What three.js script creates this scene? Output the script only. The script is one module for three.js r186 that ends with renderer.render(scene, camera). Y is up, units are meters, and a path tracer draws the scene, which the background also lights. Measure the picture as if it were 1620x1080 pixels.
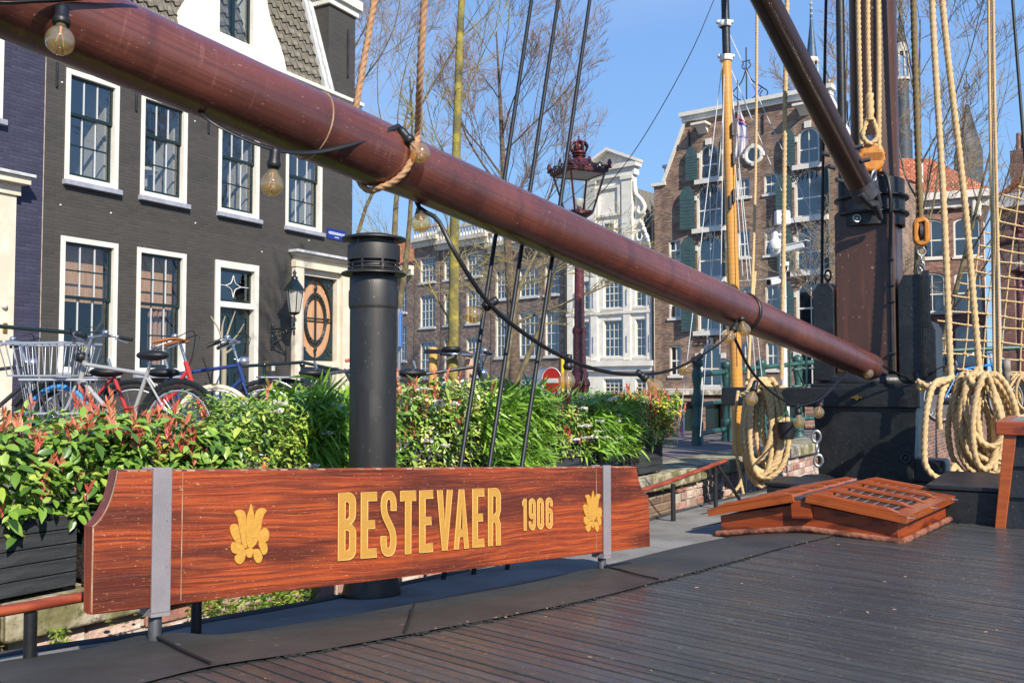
import * as THREE from 'three';
import { mergeGeometries } from 'three/addons/utils/BufferGeometryUtils.js';
import { RoundedBoxGeometry } from 'three/addons/geometries/RoundedBoxGeometry.js';

// ---------- camera, sky, sun, exposure ----------
const scene = new THREE.Scene();
const FOCAL = 1450, PITCH = Math.atan(62 / FOCAL), EYE = new THREE.Vector3(0, 0.70, 0);
const camera = new THREE.PerspectiveCamera(2 * Math.atan(540 / FOCAL) * 180 / Math.PI, 1024 / 682, 0.05, 1500);
camera.position.copy(EYE);
camera.rotation.x = PITCH;
const renderer = new THREE.WebGLRenderer({ antialias: true });
renderer.setSize(1024, 682);
renderer.toneMapping = THREE.LinearToneMapping;
renderer.toneMappingExposure = 1.42;
renderer.shadowMap.enabled = true;

const SUN_DIR = new THREE.Vector3(0.355, 0.588, 0.727).normalize();
{
  const w = 512, h = 256, data = new Float32Array(w * h * 4);
  const hash = (x, y) => { const s = Math.sin(x * 127.1 + y * 311.7) * 43758.5453; return s - Math.floor(s); };
  const vn = (x, y, px) => { const xi = Math.floor(x), yi = Math.floor(y), f = x - xi, g = y - yi, a = f * f * (3 - 2 * f), b = g * g * (3 - 2 * g), m = (v) => ((v % px) + px) % px;
    return (hash(m(xi), yi) * (1 - a) + hash(m(xi + 1), yi) * a) * (1 - b) + (hash(m(xi), yi + 1) * (1 - a) + hash(m(xi + 1), yi + 1) * a) * b; };
  for (let j = 0; j < h; j++) for (let i = 0; i < w; i++) {
    const el = ((j + 0.5) / h - 0.5) * Math.PI, e = Math.max(0, Math.sin(el)), k = Math.pow(1 - e, 2.6);
    let r = 0.105 + 0.20 * k, g = 0.225 + 0.32 * k, b = 0.56 + 0.25 * k;
    let c = 0, a = 0.55;
    for (let o = 0; o < 4; o++) { c += a * vn(i / w * 10 * 2 ** o, (j / h) * 22 * 2 ** o + 7, 10 * 2 ** o); a *= 0.5; }
    const cl = Math.min(1, Math.max(0, (c - 0.53) * 2.2)) * 0.45 * Math.min(1, e * 5) * (1 - e);
    r += (0.66 - r) * cl; g += (0.68 - g) * cl; b += (0.70 - b) * cl;
    const p = (j * w + i) * 4; data[p] = r; data[p + 1] = g; data[p + 2] = b; data[p + 3] = 1;
  }
  const sky = new THREE.DataTexture(data, w, h, THREE.RGBAFormat, THREE.FloatType);
  sky.mapping = THREE.EquirectangularReflectionMapping; sky.magFilter = sky.minFilter = THREE.LinearFilter; sky.wrapS = THREE.RepeatWrapping; sky.needsUpdate = true;
  scene.background = sky; scene.environment = sky;
}
const sun = new THREE.DirectionalLight(new THREE.Color(1, 0.92, 0.79), 5);
sun.position.copy(SUN_DIR).multiplyScalar(120); sun.castShadow = true;
sun.shadow.mapSize.set(4096, 4096);
Object.assign(sun.shadow.camera, { left: -60, right: 60, top: 60, bottom: -60, near: 1, far: 300 });
scene.add(sun, sun.target);

// ---------- measuring helpers: a direction through the lens, cut at a chosen distance or height ----------
const V = (x, y, z) => new THREE.Vector3(x, y, z);
const CP = Math.cos(PITCH), SP = Math.sin(PITCH);
const ray = (px, py) => { const x = (px - 810) / FOCAL, y = (540 - py) / FOCAL; return V(x, y * CP + SP, y * SP - CP); };
const at = (px, py, d) => { const r = ray(px, py); return r.multiplyScalar(d / -r.z).add(EYE); };
const onY = (px, py, y) => { const r = ray(px, py); return r.multiplyScalar((y - EYE.y) / r.y).add(EYE); };
const onPlane = (px, py, o, n) => { const r = ray(px, py); return r.clone().multiplyScalar(o.clone().sub(EYE).dot(n) / r.dot(n)).add(EYE); };

// the ship: u runs forward along the hull, v towards the quay
const SA = 32 * Math.PI / 180, SU = V(Math.sin(SA), 0, -Math.cos(SA)), SV = V(-Math.cos(SA), 0, -Math.sin(SA));
const ship = (u, v, y) => SU.clone().multiplyScalar(u).addScaledVector(SV, v).setY(y);
const sheer = (u) => -0.12 + 0.22 * Math.exp(-(u - 1.1) / 2.5);
const onDeck = (px, py) => { let y = 0, p; for (let i = 0; i < 40; i++) { p = onY(px, py, Math.min(y, 0.5)); y += 0.4 * (sheer(p.dot(SU)) - y); } p.y = sheer(p.dot(SU)); return p; };

// ---------- random, noise ----------
const rng = (s) => () => { s |= 0; s = s + 0x6D2B79F5 | 0; let t = Math.imul(s ^ s >>> 15, 1 | s); t = t + Math.imul(t ^ t >>> 7, 61 | t) ^ t; return ((t ^ t >>> 14) >>> 0) / 4294967296; };
const h2 = (x, y, s = 0) => { let n = Math.imul(x, 374761393) + Math.imul(y, 668265263) + Math.imul(s, 974634777) | 0; n = Math.imul(n ^ n >>> 13, 1274126177); return ((n ^ n >>> 16) >>> 0) / 4294967296; };
const vnoise = (x, y, px, py, s) => { const xi = Math.floor(x), yi = Math.floor(y), f = x - xi, g = y - yi, a = f * f * (3 - 2 * f), b = g * g * (3 - 2 * g);
  const X0 = ((xi % px) + px) % px, X1 = (X0 + 1) % px, Y0 = ((yi % py) + py) % py, Y1 = (Y0 + 1) % py;
  return (h2(X0, Y0, s) * (1 - a) + h2(X1, Y0, s) * a) * (1 - b) + (h2(X0, Y1, s) * (1 - a) + h2(X1, Y1, s) * a) * b; };
const fbm = (u, v, fx, fy, oct, s = 1) => { let t = 0, a = 0.5, n = 0; for (let o = 0; o < oct; o++) { t += a * vnoise(u * fx, v * fy, fx, fy, s + o); n += a; a *= 0.5; fx *= 2; fy *= 2; } return t / n; };
const lerp = (a, b, t) => a + (b - a) * t, clamp = (x, a = 0, b = 1) => Math.min(b, Math.max(a, x)), smooth = (a, b, x) => { const t = clamp((x - a) / (b - a)); return t * t * (3 - 2 * t); };
const mix3 = (a, b, t) => [lerp(a[0], b[0], t), lerp(a[1], b[1], t), lerp(a[2], b[2], t)];

// ---------- textures ----------
function tex(w, h, fn, { srgb = true, repeat = [1, 1] } = {}) {
  const d = new Uint8Array(w * h * 4);
  for (let j = 0; j < h; j++) for (let i = 0; i < w; i++) {
    const c = fn(i / w, j / h, i, j), p = (j * w + i) * 4;
    if (typeof c === 'number') d[p] = d[p + 1] = d[p + 2] = clamp(c) * 255; else { d[p] = clamp(c[0]) * 255; d[p + 1] = clamp(c[1]) * 255; d[p + 2] = clamp(c[2]) * 255; }
    d[p + 3] = 255;
  }
  const t = new THREE.DataTexture(d, w, h, THREE.RGBAFormat);
  t.wrapS = t.wrapT = THREE.RepeatWrapping; t.magFilter = THREE.LinearFilter; t.minFilter = THREE.LinearMipmapLinearFilter; t.generateMipmaps = true;
  if (srgb) t.colorSpace = THREE.SRGBColorSpace;
  t.repeat.set(...repeat); t.needsUpdate = true; return t;
}
const hex = (x) => [(x >> 16 & 255) / 255, (x >> 8 & 255) / 255, (x & 255) / 255];
const std = (o) => new THREE.MeshStandardMaterial({ roughness: 0.7, ...o });
const phys = (o) => new THREE.MeshPhysicalMaterial({ roughness: 0.5, ...o });
const grains = new Map();
const grain = (fx, fy) => { const q = fx === fy ? 'even' : fy > fx ? 'long' : 'tall'; if (!grains.has(q)) grains.set(q, tex(256, 256, (u, v) => fbm(u, v, q === 'long' ? 9 : q === 'tall' ? 60 : 18, q === 'long' ? 60 : q === 'tall' ? 9 : 18, 4, 3), { srgb: false })); const t = grains.get(q).clone(); t.needsUpdate = true; return t; };
// mottled paint or plain matter: two tones, layered grain; one tile is `size` metres
function mottled(c1, c2, { size = 1, f = 6, oct = 5, amt = 1, s = 1, n = 256, fy = f, specks = 0, speck = 0xffffff, rough = 0.7, bump = 0, type = std, extra = {} } = {}) {
  const a = hex(c1), b = hex(c2), sp = hex(speck);
  const map = tex(n, n, (u, v, i, j) => { let t = smooth(0.25, 0.75, fbm(u, v, f, fy, oct, s)) * amt; let c = mix3(a, b, t); const g = (h2(i, j, s + 40) - 0.5) * 0.05; c = [c[0] + g, c[1] + g, c[2] + g]; if (specks && fbm(u, v, f * 9, f * 9, 2, s + 9) > 1 - specks) c = mix3(c, sp, 0.6); return c; }, { repeat: [1 / size, 1 / size] });
  const o = { map, roughness: rough, ...extra };
  if (bump) { o.bumpMap = grain(f * 3, fy * 3); o.bumpMap.repeat.set(1 / size, 1 / size); o.bumpScale = bump; }
  return type(o);
}
// masonry whose bricks are too far off to tell apart: colour and shallow relief, uv in metres
function brickwork(tones, mortar, { bw = 0.21, bh = 0.062, cols = 8, rows = 16, j = 0.011, s = 3, bump = 0.006, stain = 0.25, stainTo = 0x2a2422, rough = 0.85, n = 512, vary = 1 } = {}) {
  const T = tones.map(hex), M = hex(mortar), S = hex(stainTo), W = bw * cols, H = bh * rows;
  const cell = (u, v) => { const r = Math.floor(v * rows), y = v * rows - r, x0 = u * cols + (r % 2) * 0.5, c = Math.floor(x0), x = x0 - c, dx = Math.min(x, 1 - x) * bw, dy = Math.min(y, 1 - y) * bh; return [(c % cols + cols) % cols, r, Math.min(dx, dy)]; };
  const map = tex(n, n, (u, v, i, jj) => { const [c, r, d] = cell(u, v), k = smooth(j * 0.35, j * 0.7, d + (fbm(u, v, 60, 60, 2, s) - 0.5) * 0.006); let t = T[Math.floor(h2(c, r, s) * T.length)]; const g = ((fbm(u, v, 90, 90, 2, s + 5) - 0.5) * 0.16 + (h2(c, r, s + 7) - 0.5) * 0.09) * vary; t = [t[0] + g, t[1] + g, t[2] + g];
    return mix3(mix3(M, t, k), S, stain * smooth(0.45, 0.75, fbm(u, v, 3, 3, 4, s + 11))); }, { repeat: [1 / W, 1 / H] });
  const key = [bw, bh, cols, rows, j].join(); if (!grains.has(key)) grains.set(key, tex(n, n, (u, v) => { const d = cell(u, v)[2]; return smooth(j * 0.2, j, d) * 0.8 + fbm(u, v, 40, 40, 3, s) * 0.3; }, { srgb: false, repeat: [1 / W, 1 / H] }));
  const bumpMap = grains.get(key);
  return std({ map, bumpMap, bumpScale: bump, roughness: rough });
}

// ---------- geometry helpers (uv in metres) ----------
const fixAttr = (g) => { g = g.index ? g.toNonIndexed() : g; for (const k of Object.keys(g.attributes)) if (!['position', 'normal', 'uv'].includes(k)) g.deleteAttribute(k); if (!g.attributes.uv) g.setAttribute('uv', new THREE.BufferAttribute(new Float32Array(g.attributes.position.count * 2), 2)); g.morphAttributes = {}; return g; };
const merge = (list) => mergeGeometries(list.filter(Boolean).map(fixAttr), false);
function bx(x0, x1, y0, y1, z0, z1) {
  const w = x1 - x0, h = y1 - y0, d = z1 - z0, g = new THREE.BoxGeometry(w, h, d), uv = g.attributes.uv, dim = [[d, h], [d, h], [w, d], [w, d], [w, h], [w, h]], off = [[z0, y0], [z0, y0], [x0, z0], [x0, z0], [x0, y0], [x0, y0]];
  for (let i = 0; i < uv.count; i++) { const f = Math.floor(i / 4); uv.setXY(i, uv.getX(i) * dim[f][0] + off[f][0], uv.getY(i) * dim[f][1] + off[f][1]); }
  return g.translate((x0 + x1) / 2, (y0 + y1) / 2, (z0 + z1) / 2);
}
function rbx(w, h, d, r, x = 0, y = 0, z = 0) { const g = new RoundedBoxGeometry(w, h, d, 2, r); const p = g.attributes.position, n = g.attributes.normal, uv = g.attributes.uv;
  for (let i = 0; i < p.count; i++) { const ax = Math.abs(n.getX(i)), ay = Math.abs(n.getY(i)), az = Math.abs(n.getZ(i)); if (ay > ax && ay > az) uv.setXY(i, p.getX(i), p.getZ(i)); else if (ax > az) uv.setXY(i, p.getZ(i), p.getY(i)); else uv.setXY(i, p.getX(i), p.getY(i)); }
  return g.translate(x, y, z); }
// a swept tube: pts world points, r number or function of 0..1; prof shapes the section (angle, metres along) -> factor
function sweep(pts, r, sides = 8, { prof = null, closed = false, caps = true, flat = 0, up = null } = {}) {
  const n = pts.length, T = [], N = [], L = [0];
  for (let i = 0; i < n; i++) { const a = pts[closed ? (i - 1 + n) % n : Math.max(0, i - 1)], b = pts[closed ? (i + 1) % n : Math.min(n - 1, i + 1)]; T.push(b.clone().sub(a).normalize()); if (i) L.push(L[i - 1] + pts[i].distanceTo(pts[i - 1])); }
  let nn = up ? up.clone() : (Math.abs(T[0].y) > 0.9 ? V(1, 0, 0) : V(0, 1, 0)); nn.addScaledVector(T[0], -nn.dot(T[0])).normalize(); N.push(nn);
  for (let i = 1; i < n; i++) { const m = up ? up.clone() : N[i - 1].clone(); m.addScaledVector(T[i], -m.dot(T[i])); if (m.lengthSq() < 1e-8) m.set(1, 0.3, 0.2).addScaledVector(T[i], -T[i].x); N.push(m.normalize()); }
  const rows = closed ? n + 1 : n, pos = [], uv = [], idx = [], total = L[n - 1];
  for (let i = 0; i < rows; i++) { const k = i % n, B = V().crossVectors(T[k], N[k]), l = i < n ? L[i] : total + pts[0].distanceTo(pts[n - 1]), R = typeof r === 'function' ? r(l / (total || 1)) : r;
    for (let j = 0; j <= sides; j++) { const a = j / sides * Math.PI * 2, f = R * (prof ? prof(a, l) : 1), ca = Math.cos(a) * f * (flat || 1), sa = Math.sin(a) * f; pos.push(pts[k].x + N[k].x * ca + B.x * sa, pts[k].y + N[k].y * ca + B.y * sa, pts[k].z + N[k].z * ca + B.z * sa); uv.push(l, j / sides * Math.PI * 2 * R); } }
  const S = sides + 1;
  for (let i = 0; i < rows - 1; i++) for (let j = 0; j < sides; j++) { const a = i * S + j, b = a + S; idx.push(a, a + 1, b, b, a + 1, b + 1); }
  if (caps && !closed) for (const [row, flip] of [[0, 1], [rows - 1, 0]]) { const c = pos.length / 3, k = row % n; pos.push(pts[k].x, pts[k].y, pts[k].z); uv.push(0, 0); const base = pos.length / 3; for (let j = 0; j <= sides; j++) { const q = (row * S + j) * 3; pos.push(pos[q], pos[q + 1], pos[q + 2]); uv.push(0.01 * Math.cos(j), 0.01 * Math.sin(j)); } for (let j = 0; j < sides; j++) flip ? idx.push(c, base + j + 1, base + j) : idx.push(c, base + j, base + j + 1); }
  const g = new THREE.BufferGeometry(); g.setAttribute('position', new THREE.Float32BufferAttribute(pos, 3)); g.setAttribute('uv', new THREE.Float32BufferAttribute(uv, 2)); g.setIndex(idx); g.computeVertexNormals();
  const nr = g.attributes.normal; for (let i = 0; i < rows; i++) { const a = i * S, b = a + sides, x = nr.getX(a) + nr.getX(b), y = nr.getY(a) + nr.getY(b), z = nr.getZ(a) + nr.getZ(b), l = Math.hypot(x, y, z) || 1; nr.setXYZ(a, x / l, y / l, z / l); nr.setXYZ(b, x / l, y / l, z / l); }
  return g;
}
const curve = (pts, n, closed = false) => { const c = new THREE.CatmullRomCurve3(pts, closed, 'centripetal'); const p = c.getSpacedPoints(n); if (closed) p.pop(); return p; };
const rod = (a, b, r, sides = 8, r2 = r) => sweep([a, b], (t) => lerp(r, r2, t), sides);
const tube = (pts, r, n = 24, sides = 6) => sweep(curve(pts, n), r, sides);
// three-strand laid rope
const rope = (pts, r, { pitch = r * 2.2, per = 6, closed = false, sides = 18 } = {}) => { const c = new THREE.CatmullRomCurve3(pts, closed, 'centripetal'), len = c.getLength(), n = Math.max(4, Math.round(len / pitch * per)), p = c.getSpacedPoints(n); if (closed) p.pop(); return sweep(p, r, sides, { closed, prof: (a, l) => 0.54 + 0.52 * Math.pow(Math.abs(Math.cos(1.5 * (a - l / pitch * Math.PI * 2 / 3))), 0.5) }); };
const lathe = (prof, seg = 24) => { const g = new THREE.LatheGeometry(prof.map(([r, y]) => new THREE.Vector2(r, y)), seg); const uv = g.attributes.uv, p = g.attributes.position; for (let i = 0; i < uv.count; i++) uv.setXY(i, uv.getX(i) * 2 * Math.PI * Math.hypot(p.getX(i), p.getZ(i)), p.getY(i)); return g; };
const shapeOf = (pts) => new THREE.Shape(pts.map(([x, y]) => new THREE.Vector2(x, y)));
const extrude = (s, d, bevel = 0, seg = 8) => new THREE.ExtrudeGeometry(s, { depth: d, bevelEnabled: bevel > 0, bevelSize: bevel, bevelThickness: bevel, bevelSegments: 2, bevelOffset: -bevel, curveSegments: seg });
// a beam of rectangular section between two points
function beam(a, b, w, h, up = V(0, 1, 0)) { const L = a.distanceTo(b), x = b.clone().sub(a).normalize(), z = V().crossVectors(x, up).normalize(), y = V().crossVectors(z, x); const g = bx(0, L, -h / 2, h / 2, -w / 2, w / 2); return g.applyMatrix4(new THREE.Matrix4().makeBasis(x, y, z).setPosition(a)); }
function link(r, w, x, y, z, rx = 0, ry = 0, stretch = 1.5) { const g = new THREE.TorusGeometry(r, w, 6, 14); g.scale(1, stretch, 1); g.rotateX(rx); g.rotateY(ry); return g.translate(x, y, z); }

// ---------- naming ----------
const taken = new Map();
const numbered = (n) => { const k = taken.get(n) ?? 0; taken.set(n, k + 1); return k ? `${n}_${String(k).padStart(3, '0')}` : n; };
function mesh(name, geo, mat, parent, label) { const m = new THREE.Mesh(geo, mat); m.name = parent === scene ? numbered(name) : name; m.castShadow = m.receiveShadow = true; parent.add(m); if (label) m.userData.label = label; return m; }
function thing(name, label, category, { group, pos, rotY = 0, kind } = {}) { const g = new THREE.Group(); g.name = numbered(name); if (pos) g.position.copy(pos); g.rotation.y = rotY; g.userData = { label, category }; if (group) g.userData.group = group; if (kind) g.userData.kind = kind; scene.add(g); return g; }
function single(name, geo, mat, label, category, group) { const m = mesh(name, geo, mat, scene); m.userData = { label, category }; if (group) m.userData.group = group; return m; }
function structure(name, geo, mat) { const m = mesh(name, geo, mat, scene); m.userData = { kind: 'structure' }; return m; }
// world-placed geometry re-expressed about a base point, so that a thing's group stands at its base
const local = (geo, base) => geo.translate(-base.x, -base.y, -base.z);
// ---------- ship materials ----------
const M = {};
{
  const A = hex(0x8a3817), B = hex(0x40180d), C = hex(0xab4d20), D = hex(0xd9b590);
  M.boardWood = phys({ roughness: 0.5, clearcoat: 0.15, clearcoatRoughness: 0.25, map: tex(1536, 512, (u, v, i, j) => {
    const warp = fbm(u, v, 3, 2, 4, 21), yy = v + (warp - 0.5) * 0.24, ring = 0.5 + 0.5 * Math.sin((yy * 58 + fbm(u, v, 10, 50, 3, 33) * 3.2) * 2.2), fine = fbm(u, (yy + 3) % 1, 10, 190, 3, 22);
    let c = mix3(A, C, smooth(0.2, 0.9, ring * 0.55 + fine * 0.45)); c = mix3(c, B, smooth(0.45, 0.72, fbm(u, v, 5, 7, 5, 24)) * 0.7); c = mix3(c, B, smooth(0.54, 0.68, fine) * 0.55); c = mix3(c, [0.68, 0.42, 0.27], smooth(0.66, 0.8, fbm(u, (yy * 2 + 5) % 1, 40, 220, 2, 29)) * 0.45);
    const sc = fbm(u, v, 300, 130, 2, 25); if (sc > 0.86) c = mix3(c, D, 0.6); const q = (h2(i, j, 3) - 0.5) * 0.06; return [c[0] + q, c[1] + q, c[2] + q]; }, { repeat: [1 / 2.4, 1 / 0.4] }),
    bumpMap: tex(512, 256, (u, v) => fbm(u, v, 12, 90, 3, 22), { srgb: false, repeat: [1 / 2.4, 1 / 0.4] }), bumpScale: 0.0012 });
  M.bareWood = mottled(0xb79a80, 0x8d6a52, { size: 0.3, f: 8, s: 61, rough: 0.8 });
  const b1 = hex(0x6a3a2e), b2 = hex(0x583028), b3 = hex(0xb08a7c), b4 = hex(0x3d211e);
  M.boomPaint = phys({ roughness: 0.34, clearcoat: 0.45, clearcoatRoughness: 0.22, map: tex(1024, 512, (u, v, i, j) => {
    let c = mix3(b1, b2, smooth(0.3, 0.7, fbm(u, v, 10, 3, 5, 41))); const grainy = fbm(u, v, 6, 130, 3, 48); c = mix3(c, b4, smooth(0.5, 0.75, grainy) * 0.35); const st = fbm(u, v, 260, 6, 2, 42), patch = smooth(0.5, 0.7, fbm(u, v, 9, 4, 4, 43)); c = mix3(c, b3, smooth(0.62, 0.85, st) * patch * 0.25); c = mix3(c, b4, smooth(0.55, 0.75, fbm(u, v, 30, 4, 4, 44)) * 0.4);
    if (fbm(u, v, 5, 260, 2, 49) > 0.83) c = mix3(c, b4, 0.7); if (fbm(u, v, 300, 140, 2, 45) > 0.87) c = mix3(c, hex(0xd0c0b0), 0.45); return c; }, { repeat: [1 / 3, 1 / 0.8] }),
    bumpMap: tex(512, 256, (u, v) => fbm(u, v, 40, 20, 4, 46), { srgb: false, repeat: [1 / 1.5, 1 / 0.8] }), bumpScale: 0.0015 });
  M.mastWood = phys({ roughness: 0.42, clearcoat: 0.12, clearcoatRoughness: 0.3, map: tex(256, 512, (u, v) => { let c = mix3(hex(0x523628), hex(0x3e281f), fbm(u, v, 14, 3, 4, 51)); c = mix3(c, hex(0x7c4736), smooth(0.6, 0.8, fbm(u, v, 40, 4, 3, 52)) * 0.4); if (fbm(u, v, 50, 50, 2, 53) > 0.85) c = mix3(c, hex(0xc0a090), 0.5); return c; }, { repeat: [1 / 0.8, 1 / 1.6] }) });
  M.gaffWood = phys({ roughness: 0.3, clearcoat: 0.4, clearcoatRoughness: 0.2, map: tex(512, 128, (u, v) => mix3(hex(0x352018), hex(0x231510), fbm(u, v, 6, 12, 5, 55)), { repeat: [1 / 3, 1 / 0.6] }) });
  M.tar = mottled(0x151719, 0x212326, { size: 0.6, f: 5, s: 71, specks: 0.13, speck: 0x6b6d70, rough: 0.42, bump: 0.003, n: 256 });
  M.steelBlack = mottled(0x17181b, 0x25262a, { size: 0.5, f: 6, s: 72, rough: 0.45, bump: 0.001 });
  M.flue = phys({ roughness: 0.5, metalness: 0.85, map: tex(256, 256, (u, v) => { let t = 0.27 + 0.05 * fbm(u, v, 30, 5, 4, 73) + 0.03 * smooth(0.6, 0.75, fbm(u, v, 6, 6, 4, 70)); if (fbm(u, v, 90, 60, 2, 69) > 0.87) t += 0.15; return [t, t * 0.985, t * 0.97]; }, { repeat: [1.5, 1.5] }) });
  M.iron = mottled(0x33343a, 0x4a4a50, { size: 0.3, f: 5, s: 74, rough: 0.5 });
  M.strapPaint = mottled(0x8c878b, 0x7c777b, { size: 0.4, f: 4, s: 75, rough: 0.45, specks: 0.1, speck: 0x3a3537 });
  M.galv = std({ color: 0xa8aaac, metalness: 0.85, roughness: 0.38 });
  M.rubber = mottled(0x2e2e2c, 0x403e3b, { size: 1.3, f: 4, s: 76, oct: 6, specks: 0.1, speck: 0x6a665e, rough: 0.62, bump: 0.008, n: 512 });
  M.greyDeck = mottled(0x74716b, 0x888580, { size: 1.1, f: 5, s: 77, oct: 6, specks: 0.16, speck: 0xa29e94, rough: 0.95, bump: 0.004, n: 512, type: phys, extra: { specularIntensity: 0.3 } });
  const plankRough = tex(512, 128, (u, v) => 0.62 + 0.9 * (fbm(u, v, 3, 2, 4, 95) - 0.35), { srgb: false, repeat: [1 / 1.6, 1 / 0.4] }), plankBump = tex(256, 128, (u, v) => fbm(u, v, 40, 30, 3, 99), { srgb: false, repeat: [1 / 0.8, 1 / 0.3] });
  M.planks = [0, 1, 2, 3].map((k) => { const t = k * 0.012; return phys({ roughness: 0.5, map: tex(512, 128, (u, v, i, j) => { let c = mix3([0.21 + t, 0.214 + t, 0.214 + t], [0.262 + t, 0.262 + t, 0.258 + t], fbm(u, v, 12, 8, 5, 81 + k)); c = mix3(c, [0.33, 0.32, 0.305], smooth(0.58, 0.75, fbm(u, v, 7, 3, 4, 91 + k)) * 0.4); if (fbm(u, v, 90, 24, 2, 85 + k) > 0.85) c = mix3(c, [0.55, 0.53, 0.5], 0.4); return c; }, { repeat: [1 / 1.6, 1 / 0.4] }),
    roughnessMap: plankRough, bumpMap: plankBump, bumpScale: 0.002 }); });
  M.groove = std({ color: 0x0c0b0b, roughness: 0.8 });
  M.hull = mottled(0x15171a, 0x22252a, { size: 1, f: 5, s: 79, rough: 0.5 });
  M.varnish = phys({ roughness: 0.4, clearcoat: 0.6, clearcoatRoughness: 0.18, map: tex(512, 128, (u, v) => { let c = mix3(hex(0xa84c1e), hex(0x803616), fbm(u, v, 6, 30, 5, 101)); c = mix3(c, hex(0x4a1b0e), smooth(0.55, 0.75, fbm(u, v, 5, 6, 4, 102)) * 0.7); return c; }, { repeat: [1 / 0.9, 1 / 0.25] }), bumpMap: tex(256, 128, (u, v) => fbm(u, v, 8, 60, 3, 103), { srgb: false, repeat: [1 / 0.9, 1 / 0.25] }), bumpScale: 0.001 });
  M.varnishLight = phys({ roughness: 0.4, clearcoat: 0.6, clearcoatRoughness: 0.2, map: tex(512, 128, (u, v) => { let c = mix3(hex(0xb05824), hex(0x8a421a), fbm(u, v, 6, 30, 5, 121)); return mix3(c, hex(0x5a2812), smooth(0.6, 0.78, fbm(u, v, 9, 8, 4, 122)) * 0.6); }, { repeat: [1 / 0.9, 1 / 0.25] }) });
  M.railWood = mottled(0x9a4a2c, 0x7b3421, { size: 0.5, f: 6, fy: 20, s: 105, rough: 0.5, specks: 0.12, speck: 0x4c4038 });
  M.mould = mottled(0x96604a, 0x5c3426, { size: 0.25, f: 7, s: 106, rough: 0.85, bump: 0.004, specks: 0.18, speck: 0x2c2320 });
  M.gold = std({ roughness: 0.5, metalness: 0.15, map: tex(128, 128, (u, v) => mix3(hex(0xcf9f48), hex(0xbd8836), fbm(u, v, 16, 16, 4, 107)), { repeat: [8, 8] }), bumpMap: tex(128, 128, (u, v) => fbm(u, v, 20, 20, 3, 108), { srgb: false, repeat: [12, 12] }), bumpScale: 0.001 });
  M.goldEdge = std({ color: 0xdcb468, roughness: 0.5 });
  M.rope = std({ roughness: 0.9, map: tex(128, 128, (u, v) => mix3(hex(0xcbb084), hex(0xb4966a), smooth(0.3, 0.75, fbm(u, v, 7, 24, 4, 111))), { repeat: [9, 9] }), bumpMap: tex(128, 128, (u, v) => fbm(u, v, 10, 50, 3, 112), { srgb: false, repeat: [9, 9] }), bumpScale: 0.002 });
  M.ropeOld = std({ roughness: 0.95, map: tex(128, 128, (u, v) => mix3(hex(0x8d7a55), hex(0x5b4f3a), fbm(u, v, 7, 24, 4, 113)), { repeat: [9, 9] }) });
  M.ropeHemp = std({ roughness: 0.95, map: tex(128, 128, (u, v) => mix3(hex(0xc29a78), hex(0x96704f), fbm(u, v, 7, 24, 4, 114)), { repeat: [9, 9] }) });
  M.cable = std({ color: 0x18191b, roughness: 0.45 });
  M.wire = std({ color: 0x1c2023, roughness: 0.5, metalness: 0.3 });
  M.bulbGlass = phys({ color: 0xf0dcae, roughness: 0.03, transmission: 0.88, thickness: 0, ior: 2.0 });
  M.filament = std({ color: 0xd8ac5a, roughness: 0.5 });
  M.brass = std({ color: 0xb48a4a, metalness: 0.9, roughness: 0.35 });
  M.blockWood = phys({ roughness: 0.4, clearcoat: 0.5, clearcoatRoughness: 0.2, map: tex(128, 128, (u, v) => mix3(hex(0xd08a26), hex(0xa9641b), fbm(u, v, 16, 4, 4, 116)), { repeat: [4, 4] }) });
}
const wp = (g, name, geo, mat, parent, label) => { geo.translate(-g.position.x, -g.position.y, -g.position.z); return mesh(name, geo, mat, parent ?? g, label); };

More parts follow.
